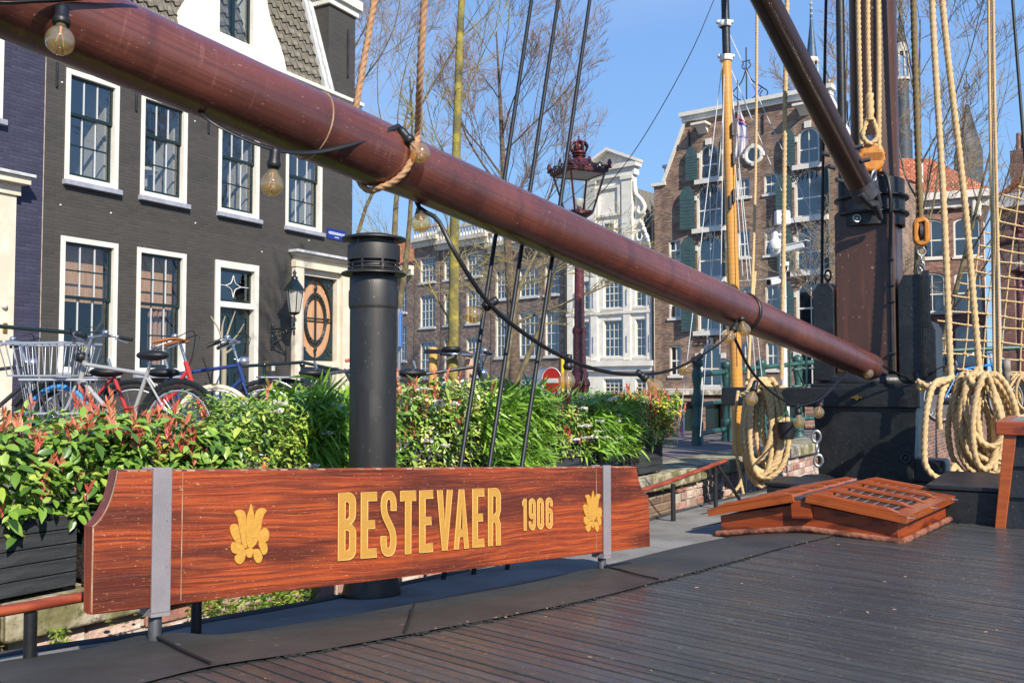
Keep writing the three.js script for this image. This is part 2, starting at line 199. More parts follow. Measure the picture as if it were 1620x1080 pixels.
// ---------- deck ----------
{
  const deck = new THREE.Group(); deck.name = numbered('deck'); deck.userData = { kind: 'structure', label: 'dark ribbed ship deck with rubber edge strip' }; scene.add(deck);
  const seamPx = [[60, 1130], [259, 1076], [333, 1058], [500, 1033], [660, 1004], [820, 974], [959, 944], [1042, 922], [1164, 889], [1240, 868], [1330, 846], [1400, 826], [1440, 812]];
  const seam = seamPx.map((p) => onDeck(...p));
  const lower = (p, d) => { const q = p.clone(); q.y -= d; return q; };
  const onLow = (px, py, d) => { let y = 0, p; for (let i = 0; i < 40; i++) { p = onY(px, py, Math.min(y, 0.5)); y += 0.4 * (sheer(p.dot(SU)) - d - y); } p.y = sheer(p.dot(SU)) - d; return p; };
  const innerPx = [[-60, 1064], [0, 1050], [133, 1030], [235, 1011], [300, 1012], [500, 984], [660, 955], [820, 925], [950, 898], [1080, 866], [1180, 846], [1270, 832], [1350, 815]];
  const outerPx = [[-60, 1050], [0, 1039], [59, 1030], [231, 1005], [309, 988], [500, 953], [760, 898], [900, 862], [1028, 823], [1130, 795], [1207, 777], [1290, 758], [1330, 749]];
  const inner = innerPx.map((p) => onLow(...p, 0.06)), outer = outerPx.map((p) => onLow(...p, 0.09));
  // strip between two lines, sampled by position forward, with a crowned section
  const sample = (line, n) => { const c = new THREE.CatmullRomCurve3(line, false, 'centripetal'); return c.getSpacedPoints(n); };
  const strip = (a, b, n, m, lift) => { const A = sample(a, n), B = sample(b, n), pos = [], uv = [], idx = []; for (let i = 0; i <= n; i++) for (let j = 0; j <= m; j++) { const t = j / m, p = A[i].clone().lerp(B[i], t); p.y += lift(t, p, i / n); pos.push(p.x, p.y, p.z); uv.push(p.dot(SU), p.dot(SV)); } for (let i = 0; i < n; i++) for (let j = 0; j < m; j++) { const q = i * (m + 1) + j, r = q + m + 1; idx.push(q, r, q + 1, r, r + 1, q + 1); } const g = new THREE.BufferGeometry(); g.setAttribute('position', new THREE.Float32BufferAttribute(pos, 3)); g.setAttribute('uv', new THREE.Float32BufferAttribute(uv, 2)); g.setIndex(idx); g.computeVertexNormals(); return g; };
  const fp = [onDeck(243, 1003), onDeck(952, 899)];
  mesh('edge_membrane', strip(seam, inner, 90, 14, (t, p) => { const d = Math.min(p.distanceTo(fp[0]), p.distanceTo(fp[1]) * 0.9), tent = 0.02 * Math.exp(-d * d / 0.018); return 0.006 + 0.016 * Math.sin(t * Math.PI) + tent * (t > 0.02 ? 1 : 0) + 0.008 * (fbm((p.x + 9) / 20, (p.z + 20) / 40, 60, 120, 2, 5) - 0.5) * Math.sin(t * Math.PI); }), M.rubber, deck);
  mesh('side_deck', strip(inner.map((p) => lower(p, 0.004)), outer, 60, 4, () => 0), M.greyDeck, deck);
  // raised seams across the grey side deck, and the rounded rim at its edge
  const rim = sample(outer, 80); mesh('rim', sweep(rim.map((p) => p.clone().add(V(0, -0.006, 0))), 0.02, 8), M.rubber, deck);
  const mid = (k) => { const A = sample(inner, 60), B = sample(outer, 60); return A.map((p, i) => p.clone().lerp(B[i], k)).slice(38, 61); };
  for (const k of [0.35, 0.7]) mesh('seam', sweep(mid(k), 0.006, 5, { flat: 0.6 }), M.groove, deck);
  // lapped joints in the membrane at the two posts
  for (const L of [[[235, 1010], [262, 1022], [296, 1040], [333, 1057]], [[948, 899], [978, 905], [1010, 914], [1042, 921]], [[640, 1006], [648, 985], [655, 962]]]) mesh('membrane_joint', sweep(curve(L.map(([x, y]) => onDeck(x, y).add(V(0, 0.012, 0))), 14), 0.004, 6, { flat: 0.8 }), M.groove, deck);
  // hull side below the rim
  { const pos = [], uv = [], idx = []; rim.forEach((p, i) => { pos.push(p.x + SV.x * 0.012, p.y, p.z + SV.z * 0.012, p.x + SV.x * 0.1, -0.55, p.z + SV.z * 0.1, p.x + SV.x * 0.1, -1.4, p.z + SV.z * 0.1); const u = p.dot(SU); uv.push(u, p.y, u, -0.5, u, -1.4); if (i) { const b = i * 3; for (const k of [0, 1]) idx.push(b - 3 + k, b + k, b - 2 + k, b + k, b + 1 + k, b - 2 + k); } }); const g = new THREE.BufferGeometry(); g.setAttribute('position', new THREE.Float32BufferAttribute(pos, 3)); g.setAttribute('uv', new THREE.Float32BufferAttribute(uv, 2)); g.setIndex(idx); g.computeVertexNormals(); mesh('hull_side', g, M.hull, deck); }
  // planks, laid square to the board; t runs along a plank, w across the row
  const W = V(Math.sin(0.733), 0, -Math.cos(0.733)), T = V(Math.cos(0.733), 0, Math.sin(0.733));
  const sw = sample(seam, 300).map((p) => [p.dot(W), p.dot(T)]);
  const t0 = (w) => { for (let i = 1; i < sw.length; i++) if ((sw[i - 1][0] - w) * (sw[i][0] - w) <= 0) return lerp(sw[i - 1][1], sw[i][1], (w - sw[i - 1][0]) / (sw[i][0] - sw[i - 1][0] || 1)); return w < sw[0][0] ? sw[0][1] : sw[sw.length - 1][1]; };
  const pt = (w, t, dy) => { const p = W.clone().multiplyScalar(w).addScaledVector(T, t); p.y = sheer(p.dot(SU)) + dy; return p; };
  const r = rng(5), PW = 0.045; let base = [];
  for (let k = 0; k < 185; k++) { const w = 0.2 + k * PW, ta = t0(w + PW / 2) - 0.015, tb = 1.4, n = 10, prof = [[0.0038, -0.012], [0.004, -0.002], [0.0055, 0], [PW - 0.0055, 0], [PW - 0.004, -0.002], [PW - 0.0038, -0.012]], pos = [], uv = [], idx = [], dy = (r() - 0.5) * 0.002, tilt = (r() - 0.5) * 0.002;
    for (let i = 0; i <= n; i++) { const t = lerp(ta, tb, i / n); prof.forEach(([dw, d]) => { const p = pt(w + dw, t, d + dy + tilt * (dw / PW - 0.5)); pos.push(p.x, p.y, p.z); uv.push(t + k * 0.37, dw + k * 0.13); }); }
    for (let i = 0; i < n; i++) for (let j = 0; j < 5; j++) { const a = i * 6 + j, b = a + 6; idx.push(a, b, a + 1, b, b + 1, a + 1); }
    const g = new THREE.BufferGeometry(); g.setAttribute('position', new THREE.Float32BufferAttribute(pos, 3)); g.setAttribute('uv', new THREE.Float32BufferAttribute(uv, 2)); g.setIndex(idx); g.computeVertexNormals(); mesh('plank', g.toNonIndexed(), M.planks[Math.floor(r() * 4)], deck); }
  { const pos = [], idx = [], uv = []; for (let k = 0; k <= 185; k++) { const w = 0.2 + k * PW; for (let i = 0; i <= 8; i++) { const p = pt(w, lerp(t0(w) - 0.01, 1.4, i / 8), -0.011); pos.push(p.x, p.y, p.z); uv.push(p.x, p.z); } } for (let k = 0; k < 185; k++) for (let i = 0; i < 8; i++) { const a = k * 9 + i, b = a + 9; idx.push(a, a + 1, b, b, a + 1, b + 1); } const g = new THREE.BufferGeometry(); g.setAttribute('position', new THREE.Float32BufferAttribute(pos, 3)); g.setAttribute('uv', new THREE.Float32BufferAttribute(uv, 2)); g.setIndex(idx); g.computeVertexNormals(); mesh('deck_bed', g, M.groove, deck); }
  // the tarry, crumbling seam bead
  { const rs = rng(8), g = []; sample(seam, 420).forEach((p) => { if (fbm(p.x / 10 + 0.5, p.z / 10 + 0.9, 40, 40, 2, 3) > 0.5 && rs() < 0.8) { const s = 0.003 + rs() * 0.005, q = new THREE.IcosahedronGeometry(s, 0); q.scale(1.6, 0.45, 1).rotateY(rs() * 6); g.push(q.translate(p.x + (rs() - 0.5) * 0.02, p.y + 0.003, p.z + (rs() - 0.5) * 0.02)); } }); const m = mesh('seam_bead', merge(g), M.rubber, deck); m.userData.kind = 'stuff';
    const c = []; sample(seam, 700).forEach((p) => { if (fbm(p.x / 10 + 0.5, p.z / 10 + 0.9, 60, 60, 2, 9) > 0.55 && rs() < 0.45) { const s = 0.0006 + rs() * rs() * 0.003, q = new THREE.IcosahedronGeometry(s, 0).scale(2, 0.6, 1).rotateY(rs() * 6); c.push(q.translate(p.x - 0.008 + (rs() - 0.5) * 0.03, p.y + 0.005, p.z - 0.008 + (rs() - 0.5) * 0.03)); } }); mesh('seam_crumbs', merge(c), M.bareWood, deck).userData.kind = 'stuff';
    // scuffed chips lying about the planks
    const d = []; for (let i = 0; i < 260; i++) { const w = 1 + rs() * 5, t = -3 + rs() * 3.4; if (t < t0(w) + 0.05) continue; const p = pt(w, t, 0.001), q = new THREE.IcosahedronGeometry(0.0012 + rs() * rs() * 0.006, 0).scale(1.8, 0.2, 0.8).rotateY(rs() * 6); d.push(q.translate(p.x, p.y, p.z)); } mesh('paint_flakes', merge(d), M.bareWood, deck).userData.kind = 'stuff'; }
}

// ---------- name board ----------
{
  const T0 = at(195, 744, 2.16), T1 = at(1015, 738, 3.74), X = T1.clone().sub(T0).normalize(), HX = V(X.x, 0, X.z).normalize(), Z = V().crossVectors(HX, V(0, 1, 0)).normalize(), Y = V().crossVectors(Z, X);
  const g = thing('name_board', 'varnished reddish wooden name board with gold lettering BESTEVAER 1906 on two posts', 'sign'); g.position.copy(T0); g.quaternion.setFromRotationMatrix(new THREE.Matrix4().makeBasis(X, Y, Z));
  const D = 0.045, s = new THREE.Shape(); s.moveTo(-0.058, -0.326); s.lineTo(-0.060, -0.128); s.quadraticCurveTo(-0.018, -0.098, -0.004, 0); s.lineTo(2.118, 0); s.quadraticCurveTo(2.134, -0.098, 2.202, -0.118); s.lineTo(2.212, -0.325); s.lineTo(1.1, -0.327); s.closePath();
  const bg = extrude(s, D - 0.006, 0.003, 14); mesh('board', bg.translate(0, 0, -D + 0.003), M.boardWood, g);
  // worn arrises and the two incised border lines, bare wood showing
  const edge = []; for (let i = 0; i < 70; i++) { const x = 0.02 + i * 0.03; if (h2(i, 2, 9) < 0.75) edge.push(bx(x, x + 0.012 + 0.018 * h2(i, 1, 3), -0.0025 - 0.001 * h2(i, 3, 3), 0.0008, -0.010 - 0.02 * h2(i, 5, 1), 0.0006)); }
  for (const sx of [0, 1]) { const q = []; for (let i = 0; i <= 10; i++) { const t = i / 10, a = 1 - t; const x = a * a * -0.060 + 2 * a * t * -0.018 + t * t * -0.004, y = a * a * -0.128 + 2 * a * t * -0.098; q.push(V(sx ? 2.13 - x * 1.2 + (t < 1 ? 0 : 0) : x, y, 0.0002)); } if (!sx) edge.push(sweep(q, 0.0016, 5, { up: V(0, 0, 1) })); }
  edge.push(bx(-0.0595, -0.0565, -0.32, -0.13, -0.0005, 0.0008), bx(0.1580, 0.1600, -0.318, -0.006, -0.0005, 0.0006), bx(1.846, 1.848, -0.318, -0.006, -0.0005, 0.0006));
  mesh('worn_edges', merge(edge), M.bareWood, g).userData.kind = 'stuff';
  for (const [x0, x1, nm] of [[0.08, 0.128, 0], [1.884, 1.93, 1]]) {
    const c = (x0 + x1) / 2, b = mesh('bracket', rbx(x1 - x0, 0.345, 0.008, 0.002, c, -0.166, 0.005), M.strapPaint, g);
    mesh('back_plate', bx(x0, x1, -0.335, 0.004, -D - 0.008, -D), M.strapPaint, b); mesh('clamp', bx(x0, x1, -0.348, -0.329, -D - 0.006, 0.007), M.strapPaint, b);
    mesh('post', lathe([[0.0, -0.44], [0.017, -0.44], [0.016, -0.40], [0.0155, -0.345], [0, -0.345]], 16).translate(c, 0, -0.02), M.iron, b);
  }
  // condensed block capitals, drawn in a 1 x 1 cell
  const poly = (...p) => shapeOf(p), SW = 0.36;
  const ribbon = (pts, w, n = 40, wx = 1) => { const c = new THREE.CatmullRomCurve3(pts.map(([x, y]) => V(x, y, 0)), false, 'centripetal').getSpacedPoints(n), L = [], R = []; c.forEach((p, i) => { const a = c[Math.max(0, i - 1)], b = c[Math.min(n, i + 1)], tx = b.x - a.x, ty = (b.y - a.y) * 2.9, l = Math.hypot(tx, ty), nx = -ty / l, ny = tx / l; L.push([p.x + nx * w * 0.5, p.y + ny * w * 0.5 / 2.9]); R.unshift([p.x - nx * w * 0.5, p.y - ny * w * 0.5 / 2.9]); }); return shapeOf([...L, ...R]); };
  const rr = (x0, x1, y0, y1, r, left) => { const q = []; const ry = r / 2.9; if (left) q.push([x0, y0]); else for (let i = 0; i <= 6; i++) { const a = Math.PI + Math.PI / 2 * i / 6; q.push([x0 + r + Math.cos(a) * r, y0 + ry + Math.sin(a) * ry]); } for (let i = 0; i <= 6; i++) { const a = -Math.PI / 2 + Math.PI / 2 * i / 6; q.push([x1 - r + Math.cos(a) * r, y0 + ry + Math.sin(a) * ry]); } for (let i = 0; i <= 6; i++) { const a = Math.PI / 2 * i / 6; q.push([x1 - r + Math.cos(a) * r, y1 - ry + Math.sin(a) * ry]); } if (left) q.push([x0, y1]); else for (let i = 0; i <= 6; i++) { const a = Math.PI / 2 + Math.PI / 2 * i / 6; q.push([x0 + r + Math.cos(a) * r, y1 - ry + Math.sin(a) * ry]); } return q; };
  const hole = (sh, q) => { sh.holes.push(new THREE.Path(q.map(([x, y]) => new THREE.Vector2(x, y)))); return sh; };
  const glyph = {
    E: () => poly([0, 0], [1, 0], [1, 0.135], [0.42, 0.135], [0.42, 0.44], [0.88, 0.44], [0.88, 0.57], [0.42, 0.57], [0.42, 0.865], [1, 0.865], [1, 1], [0, 1]),
    T: () => poly([0.31, 0], [0.69, 0], [0.69, 0.84], [1, 0.84], [1, 1], [0, 1], [0, 0.84], [0.31, 0.84]),
    V: () => poly([0.34, 0], [0.66, 0], [1, 1], [0.66, 1], [0.5, 0.36], [0.34, 1], [0, 1]),
    A: () => hole(poly([0, 0], [0.3, 0], [0.36, 0.2], [0.66, 0.2], [0.72, 0], [1.03, 0], [0.68, 1], [0.34, 1]), [[0.41, 0.33], [0.61, 0.33], [0.51, 0.74]]),
    B: () => hole(hole(shapeOf([...rr(0, 1, 0, 0.53, 0.42, true).slice(0, -1), [0.9, 0.53], ...rr(0, 0.98, 0.53, 1, 0.42, true).slice(1)]), rr(0.38, 0.64, 0.135, 0.44, 0.16, true)), rr(0.38, 0.62, 0.60, 0.865, 0.16, true)),
    R: () => hole(shapeOf([[0, 0], [0.36, 0], [0.36, 0.4], [0.52, 0.4], [0.62, 0.34], [0.64, 0], [1, 0], [0.98, 0.38], [0.84, 0.48], ...rr(0, 1, 0.5, 1, 0.42, true).slice(6)]), rr(0.36, 0.64, 0.54, 0.865, 0.16, true)),
    S: () => ribbon([[0.82, 0.70], [0.82, 0.80], [0.74, 0.905], [0.5, 0.94], [0.26, 0.905], [0.18, 0.79], [0.24, 0.66], [0.5, 0.51], [0.76, 0.36], [0.82, 0.22], [0.74, 0.095], [0.5, 0.06], [0.26, 0.095], [0.18, 0.2], [0.18, 0.31]], SW, 60),
    1: () => poly([0.4, 0], [0.85, 0], [0.85, 1], [0.5, 1], [0.15, 0.9], [0.15, 0.78], [0.4, 0.82]),
    0: () => hole(shapeOf(rr(0, 1, 0, 1, 0.5)), rr(0.34, 0.66, 0.14, 0.86, 0.16)),
    9: () => hole(shapeOf([...rr(0, 1, 0, 1, 0.5).slice(0, 7), ...rr(0, 1, 0, 1, 0.5).slice(7, 28), [0, 0.5], [0.1, 0.39], [0.35, 0.35], [0.66, 0.38], [0.66, 0.2], [0.5, 0.125], [0.34, 0.18], [0.34, 0.27], [0, 0.27]]), rr(0.34, 0.66, 0.49, 0.86, 0.16)),
  };
  glyph[6] = () => { const q = glyph[9](); const f = (p) => new THREE.Vector2(1 - p.x, 1 - p.y); const sh = new THREE.Shape(q.getPoints(4).map(f)); sh.holes = q.holes.map((h) => new THREE.Path(h.getPoints(4).map(f))); return sh; };
  const put = (ch, x0, x1, y0, y1) => { const sh = glyph[ch](), q = extrude(sh, 1, 0, 6).scale(x1 - x0, y1 - y0, 0.004).translate(x0, y0, 0.0002); const m = mesh('letter', q, M.gold, g, `gold letter ${ch}`);
    const outline = [sh, ...sh.holes].map((h) => { const p = h.getPoints(5).map((v) => V(x0 + v.x * (x1 - x0), y0 + v.y * (y1 - y0), 0.004)); if (p[0].distanceTo(p[p.length - 1]) < 1e-5) p.pop(); const d = p.filter((v, i) => i === 0 || v.distanceTo(p[i - 1]) > 1e-4); return sweep(d, 0.0013, 4, { closed: true, up: V(0, 0, 1) }); }); mesh('outline', merge(outline), M.goldEdge, m); };
  [...'BESTEVAER'].forEach((c, i) => { const b = [[0.631, 0.693], [0.712, 0.770], [0.786, 0.845], [0.862, 0.924], [0.939, 0.995], [1.013, 1.080], [1.088, 1.152], [1.172, 1.226], [1.246, 1.306]][i]; put(c, b[0], b[1], -0.258, -0.068); });
  [...'1906'].forEach((c, i) => put(c, [1.414, 1.453, 1.497, 1.544][i], [1.442, 1.486, 1.530, 1.580][i], -0.217, -0.108));
  // ten petals each, outlines in ninths of a millimetre-scale sketch grid
  const petals = [[487, 130, 515, 240, 530, 330, 535, 480, 525, 620, 500, 720, 475, 765, 440, 700, 425, 560, 428, 400, 440, 290, 465, 210], [260, 235, 320, 205, 380, 225, 408, 290, 413, 420, 410, 600, 430, 755, 380, 720, 345, 560, 322, 430, 300, 310], [705, 225, 650, 195, 590, 215, 552, 280, 543, 380, 535, 560, 500, 755, 560, 700, 600, 600, 625, 480, 640, 380, 665, 290], [200, 470, 215, 420, 260, 405, 300, 430, 322, 530, 340, 700, 290, 660, 235, 590], [215, 715, 240, 668, 300, 674, 370, 720, 395, 760, 340, 805, 290, 822, 235, 800], [270, 885, 320, 826, 408, 779, 413, 850, 385, 940, 340, 975, 290, 950], [425, 784, 518, 776, 513, 840, 495, 890, 450, 890, 428, 850], [745, 600, 740, 540, 700, 490, 650, 510, 615, 570, 603, 684, 650, 686, 720, 676], [606, 702, 690, 697, 725, 770, 710, 850, 668, 870, 640, 815], [532, 800, 600, 792, 636, 850, 652, 910, 630, 970, 590, 985, 550, 940, 532, 870]];
  for (const cx of [0.347, 1.82]) { const f = new THREE.Group(); f.name = 'flower_emblem'; f.userData.label = 'gold lotus emblem'; g.add(f);
    petals.forEach((p) => { const q = []; for (let i = 0; i < p.length; i += 2) q.push(V(cx + (p[i] - 472) * 0.000208, -0.167 - (p[i + 1] - 560) * 0.000178, 0)); const c = new THREE.CatmullRomCurve3(q, true, 'centripetal').getPoints(q.length * 3); c.pop(); mesh('petal', new THREE.ExtrudeGeometry(shapeOf(c.map((v) => [v.x, v.y])), { depth: 0.0024, bevelSize: 0.0012, bevelThickness: 0.0009, bevelSegments: 2 }).translate(0, 0, 0.001), M.gold, f); }); }
  // the ends and straps stand plumb although the board runs downhill
  g.traverse((o) => { if (o.isMesh) { const p = o.geometry.attributes.position; for (let i = 0; i < p.count; i++) p.setX(i, p.getX(i) + X.y * (p.getY(i) + 0.165)); } });
}

// ---------- stove flue ----------
{
  const b = onDeck(588, 905); b.y -= 0.075; const X = b.x, Z = b.z, g = thing('stove_flue', 'matt black stove flue pipe with slotted cowl standing behind the name board', 'chimney pipe', { pos: V(X, b.y, Z) });
  const yy = (py) => at(588, py, -Z).y - b.y, k = -Z / FOCAL, R = 37 * k;
  mesh('pipe', lathe([[0, -0.02], [R, -0.02], [R, yy(490)], [R * 1.03, yy(488)], [R * 1.06, yy(484)], [R * 1.06, yy(462)], [R * 1.02, yy(458)], [R * 1.02, yy(440)], [R * 0.9, yy(436)], [R * 0.9, yy(380)]], 40), M.flue, g);
  mesh('base_flange', lathe([[R * 1.0, 0.10], [R * 1.10, 0.06], [R * 1.22, 0.012], [R * 1.24, 0.0], [R * 1.24, -0.03]], 32), M.flue, g);
  mesh('drip_ring', lathe([[R * 0.95, yy(430)], [R * 1.36, yy(436)], [R * 1.4, yy(434)], [R * 1.36, yy(432)], [R * 0.95, yy(426)]], 40), M.flue, g);
  const cowl = mesh('cowl', lathe([[R * 1.10, yy(413)], [R * 1.12, yy(413)], [R * 1.12, yy(389)], [R * 1.06, yy(388)], [R * 1.06, yy(413)]], 40), M.flue, g);
  for (const y of [418.5, 425.5]) { const q = new THREE.TorusGeometry(R * 1.09, 1.3 * k, 8, 40).rotateX(Math.PI / 2).translate(0, yy(y), 0); mesh('cowl_ring', q, M.flue, cowl); }
  for (let i = 0; i < 8; i++) { const a = i / 8 * Math.PI * 2 + 0.3; mesh('rib', bx(-0.004, 0.004, yy(430), yy(412), -0.002, 0.002).rotateY(-a + Math.PI / 2).translate(Math.cos(a) * R * 1.09, 0, Math.sin(a) * R * 1.09), M.flue, cowl); }
  mesh('cap', lathe([[0, yy(370)], [R * 0.8, yy(372)], [R * 1.36, yy(377)], [R * 1.38, yy(380)], [R * 1.33, yy(381)], [0, yy(378)]], 40), M.flue, g);
  for (let i = 0; i < 4; i++) { const a = i / 4 * Math.PI * 2 + 0.5; mesh('cap_stay', rod(V(Math.cos(a) * R * 1.07, yy(392), Math.sin(a) * R * 1.07), V(Math.cos(a) * R * 1.07, yy(378), Math.sin(a) * R * 1.07), 0.003, 6), M.flue, g); }
}

// ---------- handrail along the roof edge ----------
{
  const o = ship(0, 2.16, 0), rp = (px, py) => onPlane(px, py, o, SV), a = rp(0, 966), g = thing('handrail', 'low wooden handrail on black posts along the quay side of the ship', 'handrail', { pos: ship(3, 2.16, -0.4) });
  const L = [rp(-90, 982), rp(0, 967), rp(130, 944), rp(400, 900), rp(700, 843), rp(1020, 774), rp(1090, 750), rp(1149, 728)];
  wp(g, 'rail', sweep(curve(L, 60), 0.019, 10, { flat: 0.72, up: V(0, 1, 0) }), M.railWood);
  for (const [px, py] of [[48, 965], [311, 918], [620, 860], [860, 812], [1065, 764], [1132, 738]]) { const t = rp(px, py); wp(g, 'post', rod(V(t.x, -0.6, t.z), V(t.x, t.y - 0.005, t.z), 0.015, 12), M.steelBlack); }
  const t = rp(1136, 736), q = t.clone().addScaledVector(SU, 0.16).addScaledVector(SV, -0.1); wp(g, 'brace', rod(t, V(q.x, -0.13, q.z), 0.013, 10), M.steelBlack);
}

// ---------- boom with its sling ----------
const boomD = (x) => 1 / (0.383 - 0.0001795 * x);
const boomC = (x) => at(x, -16 + 0.435 * x - (x > 1000 ? (x - 1000) * 0.008 : 0), boomD(x));
{
  const xs = []; for (let x = -420; x <= 1378; x += 30) xs.push(x); xs.push(1378);
  const g = thing('boom', 'long maroon painted wooden boom slanting across the view down to the mast', 'boom', { pos: boomC(1378) });
  const R = (x) => x < 590 ? 0.131 : x < 660 ? lerp(0.131, 0.121, smooth(600, 650, x)) : x > 1100 ? lerp(0.121, 0.104, (x - 1100) / 278) : 0.121;
  const P = xs.map(boomC), rv = xs.map(R); let tot = [0]; for (let i = 1; i < P.length; i++) tot.push(tot[i - 1] + P[i].distanceTo(P[i - 1])); const LL = tot[tot.length - 1];
  const rAt = (t) => { const l = t * LL; let i = 1; while (i < tot.length - 1 && tot[i] < l) i++; return lerp(rv[i - 1], rv[i], clamp((l - tot[i - 1]) / (tot[i] - tot[i - 1]))) * (0.988 + 0.024 * fbm(t, 0.3, 14, 4, 3, 61)); };
  wp(g, 'spar', sweep(P, rAt, 40, { prof: (a, l) => 0.992 + 0.016 * fbm(a / 6.2832, l / 9, 5, 30, 2, 62) }), M.boomPaint);
  const ringAt = (x, r, w) => { const c = boomC(x), d = boomC(x + 5).sub(boomC(x - 5)).normalize(); return sweep([c.clone().addScaledVector(d, -w), c.clone().addScaledVector(d, w)], r, 32); };
  wp(g, 'end_band', ringAt(1374, 0.1065, 0.012), M.iron); wp(g, 'paint_ring', ringAt(493, 0.1345, 0.002), M.bareWood);
  const e = boomC(1380), e2 = boomC(1392); wp(g, 'end_pin', rod(e, e2.add(V(0.05, -0.02, 0)), 0.022, 10), M.iron);
  // sling
  const s = thing('rope_sling', 'hemp rope sling hanging from above and looped round the thick maroon boom', 'rope', { pos: boomC(622) });
  const hit = (px, py, k) => { const r = ray(px, py); let best = null, bd = 9; for (let d = boomD(px) - 0.35; d < boomD(px) + 0.35; d += 0.004) { const p = r.clone().multiplyScalar(d / -r.z).add(EYE); let m = 9; for (let x = px - 90; x < px + 90; x += 6) m = Math.min(m, boomC(x).distanceTo(p)); if (m < k) return p; if (m < bd) { bd = m; best = p; } } return best; };
  const bk = (x, up, back) => boomC(x).add(V(0, up, 0)).add(boomC(x).sub(EYE).setY(0).normalize().multiplyScalar(back));
  const pts = [at(700, -900, 3.15), at(676, -60, 3.3), at(671, 0, 3.34), at(664, 130, 3.45), hit(660, 216, 0.142), hit(657, 235, 0.142), hit(650, 255, 0.142), hit(638, 274, 0.142), hit(620, 289, 0.144), hit(600, 297, 0.146), bk(585, -0.152, 0.03), bk(570, -0.12, 0.10), bk(562, -0.02, 0.16), bk(558, 0.1, 0.13), at(563, 168, boomD(563) + 0.09), at(580, 70, boomD(563) + 0.06), at(592, 0, boomD(563) + 0.04), at(602, -60, boomD(563) + 0.03), at(640, -900, boomD(563) - 0.05)];
  wp(s, 'rope', rope(pts, 0.0135), M.ropeHemp);
}

